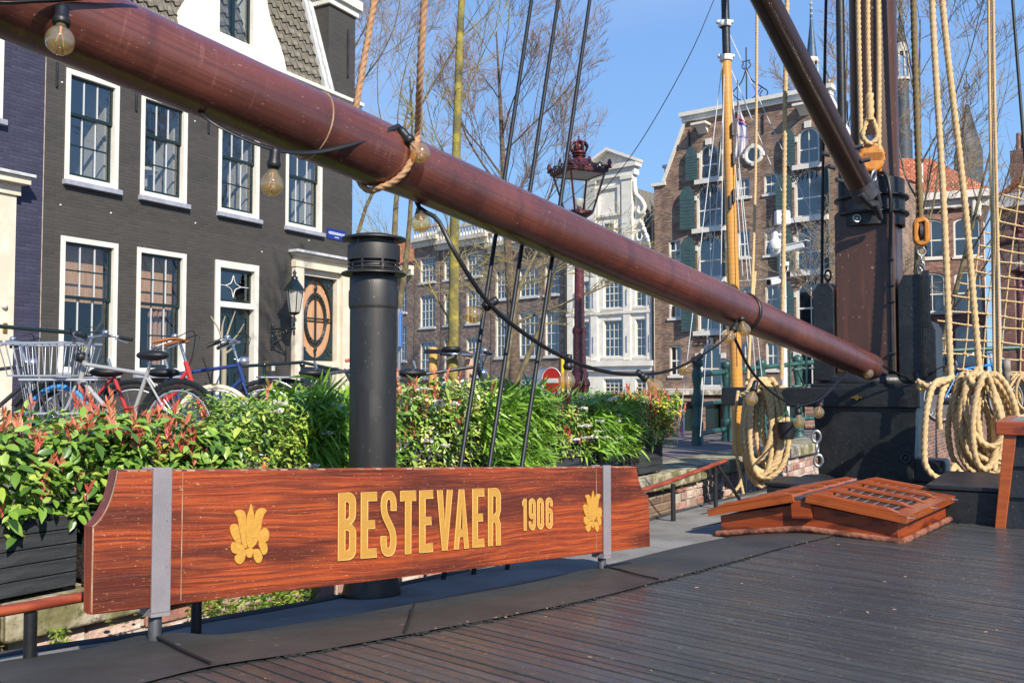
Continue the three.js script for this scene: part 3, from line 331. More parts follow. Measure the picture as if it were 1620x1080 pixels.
// ---------- festoon lights ----------
{
  const g = thing('festoon_lights', 'string of clear filament bulbs on flat black cable draped along the boom', 'string lights', { pos: boomC(700) });
  const cab = (pts, n) => wp(g, 'cable', sweep(curve(pts, n), 0.011, 6, { flat: 0.45 }), M.cable);
  const bd = (x, k = 0.14) => boomD(x) - k;
  cab([at(-60, -6, bd(0)), at(0, 4, bd(0)), at(60, 2, bd(60)), at(100, 0, bd(100)), at(160, -8, bd(150)), at(220, -40, bd(190))], 24);
  cab([at(300, 150, bd(330, -0.05)), at(326, 186, bd(330, 0.06)), at(370, 212, bd(370, 0.1)), at(433, 236, bd(433)), at(490, 241, bd(490)), at(548, 230, bd(548, 0.15)), at(600, 212, bd(600, 0.15)), at(632, 198, bd(632))], 40);
  cab([at(640, 210, bd(640, 0.15)), at(652, 270, bd(650, -0.16)), at(663, 328, bd(660, -0.06)), at(690, 345, bd(680, 0.02)), at(716, 393, bd(700, 0.1)), at(772, 478, bd(770)), at(836, 532, bd(830)), at(898, 568, bd(890)), at(960, 588, bd(950)), at(1020, 592, bd(1010)), at(1065, 584, bd(1060)), at(1110, 562, bd(1100)), at(1150, 532, bd(1150)), at(1172, 497, bd(1172))], 90);
  cab([at(1160, 530, bd(1160)), at(1190, 588, bd(1190)), at(1230, 627, bd(1220)), at(1262, 641, bd(1250)), at(1300, 630, bd(1290)), at(1325, 605, bd(1320)), at(1340, 588, bd(1340))], 40);
  cab([at(1372, 566, bd(1370, 0.12)), at(1410, 585, bd(1390, 0.15)), at(1452, 603, bd(1400, 0.15)), at(1475, 588, bd(1400, 0.1)), at(1502, 578, bd(1400)), at(1530, 596, bd(1400))], 30);
  { const c = boomC(1176), d = boomC(1186).sub(boomC(1166)).normalize(), q = []; const u = V(0, 1, 0).addScaledVector(d, -d.y).normalize(), w = V().crossVectors(d, u); for (let i = 0; i < 24; i++) { const a = i / 24 * Math.PI * 2; q.push(c.clone().addScaledVector(u, Math.cos(a) * 0.124).addScaledVector(w, Math.sin(a) * 0.124)); } wp(g, 'strap', sweep(q, 0.013, 6, { closed: true, flat: 0.5 }), M.cable); }
  const hold = lathe([[0, 0.006], [0.014, 0.004], [0.016, -0.01], [0.0165, -0.034], [0.019, -0.038], [0.021, -0.044], [0.021, -0.052], [0.0175, -0.054], [0.0175, -0.060], [0, -0.060]], 20);
  const bulb = lathe([[0.0125, -0.058], [0.0135, -0.066], [0.020, -0.076], [0.030, -0.088], [0.0345, -0.101], [0.035, -0.112], [0.0315, -0.125], [0.022, -0.136], [0.010, -0.1415], [0.0, -0.1425]], 24);
  const fil = merge([...[0, 1, 2, 3].map((i) => { const a = i * Math.PI / 2 + 0.4; return rod(V(Math.cos(a) * 0.005, -0.088, Math.sin(a) * 0.005), V(Math.cos(a) * 0.012, -0.120, Math.sin(a) * 0.012), 0.0009, 5); }), rod(V(0, -0.06, 0), V(0, -0.088, 0), 0.004, 8, 0.0025)]);
  // holder top at one point, bulb centre towards another
  const lamps = [[98, 12, 105, 64], [435, 236, 430, 288], [633, 205, 661, 238], [664, 332, 668, 352], [786, 474, 750, 496], [900, 562, 897, 602], [1008, 588, 1033, 608], [1110, 562, 1082, 584], [1170, 492, 1175, 518], [1166, 512, 1152, 530], [1196, 604, 1188, 627], [1262, 640, 1263, 664], [1300, 632, 1292, 648], [1372, 566, 1374, 588], [1448, 592, 1452, 608], [1499, 566, 1497, 582]];
  for (const [hx, hy, bx_, by] of lamps) {
    const d = bd(Math.min(hx, 1390), hx > 1380 ? 0.15 : hx === 664 ? -0.06 : 0.14), p = at(hx, hy, d), q = at(bx_, by, d), dir = q.clone().sub(p).normalize(), L = 0.108, z = Math.sqrt(Math.max(0, L * L - p.distanceToSquared(q)));
    const dd = q.clone().add(V(0, 0, z * 0.8)).sub(p).normalize();
    const h = mesh('lamp_holder', hold, M.cable, g); h.position.copy(p).sub(g.position); h.quaternion.setFromUnitVectors(V(0, -1, 0), dd); h.scale.setScalar(1.14);
    mesh('bulb', bulb, M.bulbGlass, h); mesh('filament', fil, M.filament, h);
  }
}
// ---------- mast in its tabernacle ----------
const MAST = at(1387, 757, 7.9);
const mastAt = (px, py, dz = 0) => at(px, py, 7.75 - dz);          // points about the mast's after side
{
  const g = thing('mast', 'dark red wooden mast rising from a black iron collar and squared foot', 'mast', { pos: V(MAST.x, MAST.y, MAST.z), rotY: -SA });
  const k = 185, X = (px) => (px - 1387) / k, Y = (py) => 0.70 - (py - 602) / k - MAST.y;
  { const x0 = X(1337), x1 = X(1426), y0 = Y(590), y1 = Y(333), s = new THREE.Shape(); s.moveTo(x0, y0); s.lineTo(x1, y0); s.lineTo(x1, y1 - 0.02); s.quadraticCurveTo(x1, y1, x1 - 0.02, y1); s.lineTo(x0 + 0.05, y1); s.quadraticCurveTo(x0, y1, x0, y1 - 0.06); s.closePath(); mesh('mast_foot', extrude(s, 0.40, 0.012, 8).translate(0, 0, -0.20), M.mastWood, g); }
  mesh('mast_pole', lathe([[0, 0], [0.198, 0], [0.19, 3], [0.18, 7]], 36).translate(X(1393), Y(345), 0), M.mastWood, g);
  const cx = X(1386); const col = mesh('iron_collar', lathe([[0.25, 0], [0.272, 0], [0.272, 0.40], [0.25, 0.40]], 32).translate(cx, Y(358), 0), M.tar, g);
  for (const py of [312, 338]) mesh('flange', lathe([[0.26, -0.012], [0.305, -0.012], [0.305, 0.012], [0.26, 0.012]], 32).translate(cx, Y(py), 0), M.tar, col);
  mesh('eye_bolt', merge([link(0.03, 0.009, 0, 0, 0, 0, 0.6, 1), rod(V(0, 0, -0.06), V(0, 0, 0), 0.012, 8)]).translate(X(1375), Y(349), 0.30), M.galv, col);
  mesh('heel_ring', lathe([[0.30, 0], [0.40, 0.01], [0.43, 0.06], [0.40, 0.12], [0.30, 0.15], [0.26, 0.16]], 36).scale(1, 1, 0.72).translate(X(1374), Y(615), 0), M.tar, g);
  mesh('track_pole', rod(V(X(1349), Y(335), 0.16), V(X(1349), Y(-200), 0.16), 0.036, 14), M.steelBlack, g);
  const cond = mesh('conduit', sweep(curve([V(X(1385), Y(277), 0.24), V(X(1398), Y(274), 0.25), V(X(1416), Y(282), 0.27), V(X(1424), Y(312), 0.3), V(X(1421), Y(400), 0.23), V(X(1421), Y(480), 0.22), V(X(1421), Y(588), 0.22)], 50), 0.016, 8), M.steelBlack, g);
  for (const py of [415, 455, 480, 560]) mesh('clip', rbx(0.05, 0.018, 0.05, 0.004, X(1421), Y(py), 0.222), M.steelBlack, cond);
}
{
  const g = thing('mast_tabernacle', 'black painted steel mast tabernacle with cheeks, cross beam and tapered box base', 'tabernacle', { pos: V(MAST.x, MAST.y, MAST.z), rotY: -SA });
  const k = 185, X = (px) => (px - 1387) / k, Y = (py) => 0.70 - (py - 602) / k - MAST.y;
  const ex = (pts, d, z, nm, m = M.tar) => mesh(nm, extrude(shapeOf(pts.map(([x, y]) => [X(x), Y(y)])), d, 0.006).translate(0, 0, z), m, g);
  ex([[1304, 602], [1304, 460], [1312, 447], [1329, 446], [1336, 458], [1336, 602]], 0.5, -0.25, 'cheek');
  ex([[1430, 602], [1430, 460], [1438, 440], [1462, 440], [1462, 602]], 0.46, -0.25, 'cheek');
  ex([[1462, 602], [1462, 512], [1476, 512], [1481, 524], [1481, 602]], 0.4, -0.25, 'cheek_wing');
  mesh('cheek_cowl', extrude((() => { const s = shapeOf([[0, 0], [0.09, 0], [0.09, 0.42], [0.07, 0.47], [0.03, 0.47], [0, 0.42]]); s.holes.push(new THREE.Path([[0.012, 0.02], [0.078, 0.02], [0.078, 0.40], [0.05, 0.44], [0.012, 0.40]].map(([x, y]) => new THREE.Vector2(x, y)))); return s; })(), 0.05, 0).rotateY(Math.PI / 2).translate(X(1463), Y(520), 0.16), M.tar, g);
  for (const [px, py] of [[1317, 432], [1457, 428]]) mesh('lifting_eye', merge([link(0.026, 0.008, 0, 0.09, 0, 0, 0.2, 1.7), rod(V(0, -0.03, 0), V(0, 0.055, 0), 0.012, 8)]).translate(X(px), Y(446), 0.0), M.iron, g);
  const bm = mesh('cross_beam', merge([rbx(X(1462) - X(1156), 0.165, 0.20, 0.012, (X(1462) + X(1156)) / 2, Y(628), 0.24), rbx(X(1462) - X(1300), 0.06, 0.62, 0.012, (X(1462) + X(1300)) / 2, Y(612), 0.0)]), M.tar, g);
  mesh('bolt', merge([rod(V(0, 0, 0), V(0, 0, 0.05), 0.02, 8), rod(V(-0.04, 0, 0.04), V(0.04, 0, 0.04), 0.008, 6)]).translate(X(1373), Y(628), 0.33), M.brass, bm);
  ex([[1304, 640], [1456, 640], [1450, 758], [1312, 758]], 0.58, -0.28, 'box_base');
  mesh('toe_plate', merge([bx(X(1296), X(1470), -0.05, 0.012, -0.3, 0.36), bx(X(1300), X(1440), 0.012, 0.03, 0.3, 0.325)]), M.tar, g);
  const sh = mesh('shackle', merge([link(0.035, 0.011, 0, 0, 0, 0, 0.3, 1.4), link(0.03, 0.01, 0.01, -0.1, 0.01, 0, 1.6, 1.5), link(0.034, 0.012, 0.02, -0.2, 0.02, 0, 0.4, 1.4)]).translate(X(1311), Y(690), 0.36), M.galv, g);
  mesh('ring_bolt', merge([link(0.035, 0.009, 0, 0, 0, 0, 0.2, 1), rod(V(0, 0, -0.05), V(0, 0, 0), 0.014, 8)]).translate(X(1440), Y(718), 0.335), M.iron, g);
  mesh('side_fairing', merge([rbx(0.34, 0.2, 0.3, 0.03, X(1462), 0.1, 0.12)]), M.tar, g);
}
// low black deck boxes in front of the tabernacle
{
  const mk = (p0, w, h, d, label) => { const g = thing('deck_box', label, 'deck box', { pos: p0, rotY: -SA, group: 'low black deck boxes' }); mesh('body', rbx(w, h, d, 0.012, w / 2, h / 2, -d / 2), M.tar, g); mesh('lid', rbx(w + 0.02, 0.025, d + 0.02, 0.006, w / 2, h + 0.012, -d / 2), M.tar, g); return g; };
  const a = onDeck(1470, 824); a.y -= 0.01; mk(a, 0.40, 0.19, 0.9, 'low black deck box right of the skylight under the big rope coil');
  const b = onDeck(1213, 783); b.y -= 0.01; mk(b, 0.75, 0.075, 0.5, 'flat black deck box behind the left half of the skylight');
  const f = thing('fairlead', 'rounded black fairlead bump beside the mast base above the brick quay', 'fairlead', { pos: at(1293, 768, 7.4) }); mesh('dome', lathe([[0, 0.09], [0.08, 0.085], [0.14, 0.05], [0.16, 0], [0.17, -0.06]], 24).scale(1.2, 1, 0.9), M.tar, f); mesh('flange', lathe([[0.14, 0.0], [0.2, -0.005], [0.2, -0.06]], 24), M.tar, f);
}
// ---------- gaff and its jaws ----------
{
  const a = at(1150, -120, 6.55), b = at(1369, 306, 7.5), g = thing('gaff', 'dark brown round spar slanting from the top of the picture down to the mast collar', 'spar', { pos: b });
  const P = []; for (let i = -8; i <= 10; i++) P.push(a.clone().lerp(b, i / 10));
  wp(g, 'spar', sweep(P, 0.1, 28), M.gaffWood);
  const d = b.clone().sub(a).normalize(), at2 = (s) => b.clone().addScaledVector(d, s);
  wp(g, 'end_ferrule', sweep([at2(-0.1), at2(0.03)], 0.104, 24), M.iron);
  wp(g, 'jaw', merge([rod(at2(-0.02).add(V(-0.06, -0.03, 0.08)), at2(0.16).add(V(0, -0.02, 0.06)), 0.03, 10, 0.022), rod(at2(-0.02).add(V(0.07, 0.05, 0.04)), at2(0.18).add(V(0.04, 0.03, 0.02)), 0.03, 10, 0.022), rod(at2(0.12).add(V(0, 0, 0.08)), at2(0.24).add(V(0.02, -0.02, 0.03)), 0.035, 10, 0.02)]), M.iron);
  wp(g, 'shackle', link(0.035, 0.011, 0, 0, 0, 0.3, 0.8, 1.6).translate(at(1381, 281, 7.42).x, at(1381, 281, 7.42).y, at(1381, 281, 7.42).z), M.galv);
  for (const [px, py] of [[1311, 245], [1321, 266], [1333, 287], [1352, 234], [1363, 255]]) { const p = at(px, py, 7.3); wp(g, 'cleat', rod(p, p.clone().add(V(px < 1340 ? -0.06 : 0.06, 0.01, 0.03)), 0.018, 8), M.iron); }
}
// ---------- blocks and ropes ----------
{
  const bl = (p, w, h, d, turn, label, slot) => { const g = thing('pulley_block', label, 'pulley', { pos: p, rotY: turn });
    const s = new THREE.Shape(); s.ellipse(0, 0, w / 2, h / 2, 0, Math.PI * 2);
    const r = Math.min(w, h) * 0.62, shell = (z) => { const q = new THREE.Shape(); const W = w / 2, H = h / 2; q.moveTo(-W, -H + r); q.quadraticCurveTo(-W, -H, -W + r * 0.8, -H); q.lineTo(W - r * 0.8, -H); q.quadraticCurveTo(W, -H, W, -H + r); q.lineTo(W, H - r); q.quadraticCurveTo(W, H, W - r * 0.8, H); q.lineTo(-W + r * 0.8, H); q.quadraticCurveTo(-W, H, -W, H - r); return extrude(q, d * 0.3, 0.022, 8).translate(0, 0, z); };
    mesh('shell', shell(d * 0.2), M.blockWood, g); mesh('shell', shell(-d * 0.5), M.blockWood, g);
    mesh('spacer', merge([rbx(w * 0.8, h * 0.16, d * 0.6, 0.01, 0, -h * 0.4, 0), rbx(w * 0.8, h * 0.16, d * 0.6, 0.01, 0, h * 0.4, 0)]), M.blockWood, g);
    mesh('sheave', new THREE.CylinderGeometry(w * 0.34, w * 0.34, d * 0.32, 20).rotateX(Math.PI / 2), M.iron, g); mesh('pin', new THREE.CylinderGeometry(0.014, 0.014, d * 1.08, 10).rotateX(Math.PI / 2), M.galv, g); return g; };
  const b1 = bl(at(1378, 251, 7.5), 0.20, 0.245, 0.11, -0.2, 'yellow varnished pulley block hanging against the mast above the iron collar');
  mesh('becket', merge([link(0.032, 0.012, 0, 0.145, 0, 0, 0.2, 1.5), rbx(0.07, 0.1, 0.03, 0.01, 0, 0.15, 0)]), M.galv, b1); mesh('hook', merge([link(0.024, 0.009, 0.02, -0.15, 0, 0, 0.5, 1.5)]), M.galv, b1);
  const b2 = thing('pulley_block', 'yellow varnished pulley block beside the mast with a ring and chain below', 'pulley', { pos: at(1458, 367, 7.8), rotY: -0.35 });
  { const W = 0.068, H = 0.125, q = new THREE.Shape(); q.moveTo(-W, -H + W); q.absarc(0, -H + W, W, Math.PI, Math.PI * 2, false); q.lineTo(W, H - W); q.absarc(0, H - W, W, 0, Math.PI, false); q.closePath(); const o = new THREE.Path(); o.moveTo(-0.017, -0.08); o.absarc(0, -0.08, 0.017, Math.PI, Math.PI * 2, false); o.lineTo(0.017, 0.08); o.absarc(0, 0.08, 0.017, 0, Math.PI, false); o.closePath(); q.holes.push(o); mesh('shell', new THREE.ExtrudeGeometry(q, { depth: 0.06, bevelSize: 0.018, bevelThickness: 0.025, bevelOffset: -0.018, bevelSegments: 4, curveSegments: 10 }).translate(0, 0, -0.03), M.blockWood, b2); mesh('sheave', new THREE.CylinderGeometry(0.07, 0.07, 0.026, 20).rotateZ(Math.PI / 2), M.iron, b2); mesh('pin', new THREE.CylinderGeometry(0.012, 0.012, 0.142, 10).rotateZ(Math.PI / 2), M.galv, b2); }
  mesh('chain', merge([link(0.034, 0.008, 0, -0.17, 0, 0, 0.3, 1), link(0.02, 0.007, 0, -0.235, 0, 0, 1.4, 1.6), link(0.02, 0.007, 0, -0.29, 0, 0, 0.1, 1.6), link(0.02, 0.007, 0, -0.345, 0, 0, 1.4, 1.6)]), M.galv, b2);
  const aloft = (pts, m = 3.2) => pts[0].y > 3.2 ? [pts[0].clone().add(pts[0].clone().sub(pts[1]).normalize().multiplyScalar(m)), ...pts] : pts;
  const R = (label, pts, r, mat = M.rope, opt) => single('rope', rope(aloft(pts), r, opt), mat, label, 'rope', undefined);
  const place = (m) => { m.geometry.computeBoundingBox(); const c = m.geometry.boundingBox.getCenter(V()), y = m.geometry.boundingBox.min.y; m.geometry.translate(-c.x, -y, -c.z); m.position.set(c.x, y, c.z); return m; };
  place(R('tan halyard rope left of the three lying against the mast', [at(1357, -60, 7.4), at(1359, 60, 7.4), at(1363, 232, 7.43)], 0.0195));
  { const m = thing('spliced_rope', 'middle tan rope on the mast ending in a spliced eye above the pulley block', 'rope', { pos: at(1376, 200, 7.42) }); wp(m, 'rope', rope(aloft([at(1373, -60, 7.4), at(1374, 80, 7.4), at(1377, 170, 7.42)]), 0.0195), M.rope); wp(m, 'splice', rope([at(1376, 148, 7.41), at(1377, 170, 7.40), at(1377, 190, 7.40)], 0.031), M.rope); wp(m, 'eye', rope([at(1377, 184, 7.41), at(1368, 202, 7.41), at(1366, 217, 7.41), at(1377, 227, 7.42), at(1388, 217, 7.42), at(1386, 202, 7.42)], 0.019, { closed: true }), M.rope); }
  place(R('tan halyard rope right of the three lying against the mast', [at(1389, -60, 7.4), at(1391, 80, 7.4), at(1391, 238, 7.43)], 0.0195));
  place(R('thick weathered greenish rope running down into the second pulley block', [at(1444, -60, 7.7), at(1449, 120, 7.72), at(1455, 300, 7.76), at(1458, 372, 7.8)], 0.026, M.ropeOld));
  place(R('thin slack rope hanging beside the thick weathered rope', [at(1455, 250, 7.9), at(1451, 300, 7.9), at(1453, 345, 7.85)], 0.012));
  place(R('tan rope running down to the large coil, left of the two beside the mast', [at(1473, -60, 7.2), at(1478, 60, 7.18), at(1494, 330, 7.1), at(1505, 600, 7.0)], 0.024));
  place(R('tan rope running down to the large coil, right of the two beside the mast', [at(1487, -60, 7.2), at(1495, 40, 7.18), at(1528, 330, 7.1), at(1553, 620, 7.0)], 0.024));
  place(R('leftmost of three thin ropes hanging in front of the climbing net', [at(1564, -60, 7.6), at(1566, 130, 7.6), at(1571, 400, 7.55), at(1575, 680, 7.5)], 0.0115));
  place(R('middle one of three thin ropes hanging in front of the climbing net', [at(1568, -60, 7.5), at(1571, 150, 7.5), at(1576, 420, 7.5), at(1579, 640, 7.45)], 0.009));
  place(R('rightmost of three thin ropes hanging in front of the climbing net', [at(1571, -60, 7.4), at(1574, 150, 7.4), at(1580, 430, 7.35), at(1583, 640, 7.3)], 0.0125));
  place(R('tan rope hanging down from the top to the left rope coil by the maroon boom', [at(1247, -60, 7.3), at(1243, 130, 7.3), at(1240, 380, 7.35), at(1237, 600, 7.4)], 0.0185));
  place(R('thin double tan rope between the pine mast and the left rope coil', [at(1198, 20, 8.2), at(1196, 250, 8.1), at(1191, 440, 7.9), at(1184, 600, 7.5)], 0.013));
  place(R('second strand of thin tan rope hanging close to the pine mast', [at(1195, 430, 8.0), at(1188, 520, 7.8), at(1181, 610, 7.5)], 0.013));
  const foot = (pts) => { const a = pts[pts.length - 2], b = pts[pts.length - 1]; return [...pts, b.clone().addScaledVector(b.clone().sub(a), Math.max(0, (b.y + 0.3) / (a.y - b.y)))]; };
  const W = (label, pts, r) => place(single('stay', tube(aloft(foot(pts)), r, 16, 8), M.wire, label, 'stay'));
  W('leftmost of three black stays crossing in front of the boom and hedge', [at(847, -40, 5.0), at(725, 760, 3.9)], 0.0105);
  W('middle one of three black stays crossing in front of the boom and hedge', [at(889, -40, 5.1), at(770, 765, 4.0)], 0.0105);
  W('rightmost of three black stays crossing in front of the boom and hedge', [at(939, -40, 5.2), at(822, 762, 4.1)], 0.0105);
  W('upright black stay between the gaff and the left tabernacle cheek', [at(1308, -40, 8.3), at(1302, 300, 8.2), at(1300, 615, 8.1)], 0.014);
  W('black stay slanting down the right edge of the picture', [at(1598, -60, 7.5), at(1635, 420, 7.2), at(1648, 620, 7.1)], 0.0125);
  place(single('antenna_wire', tube([at(1142, -30, 13), at(1090, 90, 13), at(1003, 240, 14), at(930, 330, 15)], 0.006, 20, 6), M.wire, 'thin dark wire crossing the open sky towards the white gable', 'wire'));
}
// ---------- coils ----------
{
  const loopPts = (c, wd, ht, lean, dz, ph, n = 14) => { const q = []; for (let i = 0; i < n; i++) { const f = (i / n) * Math.PI * 2, s = Math.pow(Math.abs(Math.sin(f / 2)), 0.55); q.push(V(c.x + wd / 2 * Math.sin(f) * (0.35 + 0.65 * s) + lean * (1 - Math.cos(f)) / 2, c.y - ht * (1 - Math.cos(f)) / 2, c.z + dz + 0.03 * Math.sin(f + ph))); } return q; };
  const r = rng(77);
  const coil = (label, c, list, rad, extra = [], mat = M.rope) => { const g = thing('rope_coil', label, 'rope coil', { pos: c }); list.forEach(([dx, w, h, lean, dz, dy = 0]) => wp(g, 'turn', rope(loopPts(c.clone().add(V(dx, dy, 0)), w * (0.96 + 0.08 * r()), h * (0.97 + 0.06 * r()), lean, dz, r() * 6), rad, { closed: true }), mat)); extra.forEach(([nm, pts, rr = rad]) => wp(g, nm, rope(pts, rr), mat)); return g; };
  const cl = at(1204, 600, 7.42);
  coil('tan rope coil hanging on the left end of the black beam', cl, [[0.0, 0.30, 0.80, -0.02, 0.05], [0.01, 0.33, 0.76, -0.03, 0.09], [-0.02, 0.27, 0.72, 0.0, 0.12], [0.03, 0.24, 0.70, 0.03, 0.02], [0.0, 0.36, 0.82, 0.02, -0.03], [-0.03, 0.22, 0.66, -0.05, 0.14], [0.02, 0.40, 0.78, -0.01, 0.06], [-0.06, 0.2, 0.78, 0.02, 0.16], [0.05, 0.18, 0.60, 0.02, 0.10], [-0.05, 0.3, 0.84, 0.04, 0.0]], 0.021,
    [['wrap', [at(1172, 625, 7.35), at(1195, 618, 7.27), at(1225, 622, 7.3), at(1240, 612, 7.4)]], ['tail', [at(1168, 618, 7.5), at(1163, 660, 7.45), at(1166, 720, 7.42), at(1172, 762, 7.4), at(1160, 780, 7.38), at(1150, 790, 7.36)], 0.013], ['tail', [at(1172, 762, 7.4), at(1176, 785, 7.4), at(1172, 800, 7.4)], 0.013]]);
  const cr = at(1542, 592, 6.95);
  coil('large thick tan rope coil hanging from the beam right of the tabernacle', cr, [[-0.02, 0.40, 0.74, 0.02, 0.1], [-0.06, 0.36, 0.66, 0.06, 0.15], [0.04, 0.34, 0.60, 0.0, 0.05], [-0.01, 0.48, 0.80, 0.04, 0.02], [0.06, 0.30, 0.62, 0.03, 0.17], [-0.10, 0.24, 0.54, 0.10, 0.2], [0.08, 0.36, 0.70, -0.02, -0.04], [0.10, 0.30, 0.78, 0.02, 0.08], [-0.04, 0.22, 0.70, 0.0, 0.22], [0.02, 0.44, 0.66, 0.05, 0.13], [-0.12, 0.3, 0.62, 0.12, 0.06]], 0.0225,
    [['wrap', [at(1452, 603, 6.9), at(1470, 611, 6.82), at(1492, 604, 6.8), at(1508, 596, 6.85)]], ['knot', [at(1530, 590, 6.8), at(1537, 602, 6.75), at(1548, 612, 6.74), at(1556, 596, 6.76), at(1548, 584, 6.8), at(1538, 600, 6.78)]],
      ['bight', [at(1505, 600, 6.9), at(1480, 606, 6.8), at(1468, 640, 6.75), at(1463, 700, 6.74), at(1466, 738, 6.72), at(1482, 755, 6.7), at(1502, 753, 6.72), at(1511, 735, 6.78)]], ['bight', [at(1500, 602, 6.88), at(1490, 625, 6.8), at(1486, 655, 6.8), at(1487, 678, 6.82)]], ['tail', [at(1510, 735, 6.8), at(1530, 755, 6.72), at(1555, 765, 6.66), at(1572, 775, 6.6)], 0.02], ['tail', [at(1573, 660, 6.8), at(1575, 700, 6.78), at(1574, 745, 6.75)]]]);
  const c3 = at(1601, 592, 8.0);
  coil('smaller pale rope coil at the right edge behind the large one', c3, [[0.02, 0.25, 0.42, 0.0, 0.05], [0.04, 0.3, 0.36, -0.03, 0.1], [-0.02, 0.22, 0.48, 0.02, 0.0], [0.03, 0.2, 0.3, 0.04, 0.12], [0.05, 0.34, 0.45, 0.03, -0.04]], 0.0125);
  single('belaying_pin', lathe([[0, 0.1], [0.03, 0.09], [0.036, 0.03], [0.03, -0.05], [0.018, -0.12], [0, -0.12]], 16).translate(0, 0, 0), mottled(0x9b9186, 0x6f665c, { size: 0.2, s: 131 }), 'grey weathered wooden pin standing above the small rope coil', 'pin').position.copy(at(1593, 585, 7.9));
}
// ---------- climbing net ----------
{
  const g = thing('rope_net', 'knotted tan rope climbing net rigged at the right edge of the ship', 'rope net', { pos: at(1560, 600, 9) });
  const N = (zx, zy) => at(1420 + zx / 3.6, 300 + zy / 3.6, 9.0), r = rng(31);
  const starts = [[700, -10], [600, 30], [580, 100], [545, 175], [500, 245], [465, 320], [432, 385], [420, 465], [355, 530], [315, 600], [300, 690], [230, 750], [225, 840], [225, 930], [330, 1020]];
  const vert = [[[300, 690], [270, 930]], [[410, 560], [400, 800], [370, 1060]], [[465, 320], [440, 545]], [[598, 85], [570, 230], [540, 500], [515, 662], [495, 890], [482, 1060]], [[700, -40], [680, 140], [650, 380], [615, 690], [590, 960], [580, 1060]], [[770, 120], [745, 400], [720, 650], [705, 900], [700, 1060]]];
  const hl = (s, x) => s[1] + (x - s[0]) * (0.20 - 0.00013 * (s[1] + 10)) + Math.sin(x * 0.012 + s[1]) * 5;
  starts.forEach((s) => { const q = []; for (let x = s[0]; x <= 860; x += 45) q.push(N(x, hl(s, x))); if (q.length > 1) wp(g, 'ratline', rope(q, 0.0095, { pitch: 0.03, per: 4, sides: 6 }), M.rope); });
  vert.forEach((v) => { wp(g, 'upright', rope(v.map((p) => N(...p)), 0.0085, { pitch: 0.03, per: 4, sides: 6 }), M.rope);
    const knots = []; starts.forEach((s) => { for (let i = 1; i < v.length; i++) for (let t = 0; t < 1; t += 0.02) { const x = lerp(v[i - 1][0], v[i][0], t), y = lerp(v[i - 1][1], v[i][1], t); if (x > s[0] - 8 && Math.abs(y - hl(s, x)) < Math.abs(v[i][1] - v[i - 1][1]) * 0.01) { const p = N(x, y); knots.push(new THREE.IcosahedronGeometry(0.021, 1).scale(1, 0.85, 0.9).translate(p.x, p.y, p.z)); return; } } }); knots.forEach((k) => wp(g, 'knot', k, M.rope)); });
  wp(g, 'edge_rope', rope([N(720, -120), N(700, -10), N(640, 190).add(V(0.02, 0.5, 0)), ...[[590, 90], [465, 320], [420, 465], [315, 600], [230, 750]].map((p) => N(...p))].slice(0, 2), 0.014), M.ropeOld);
}
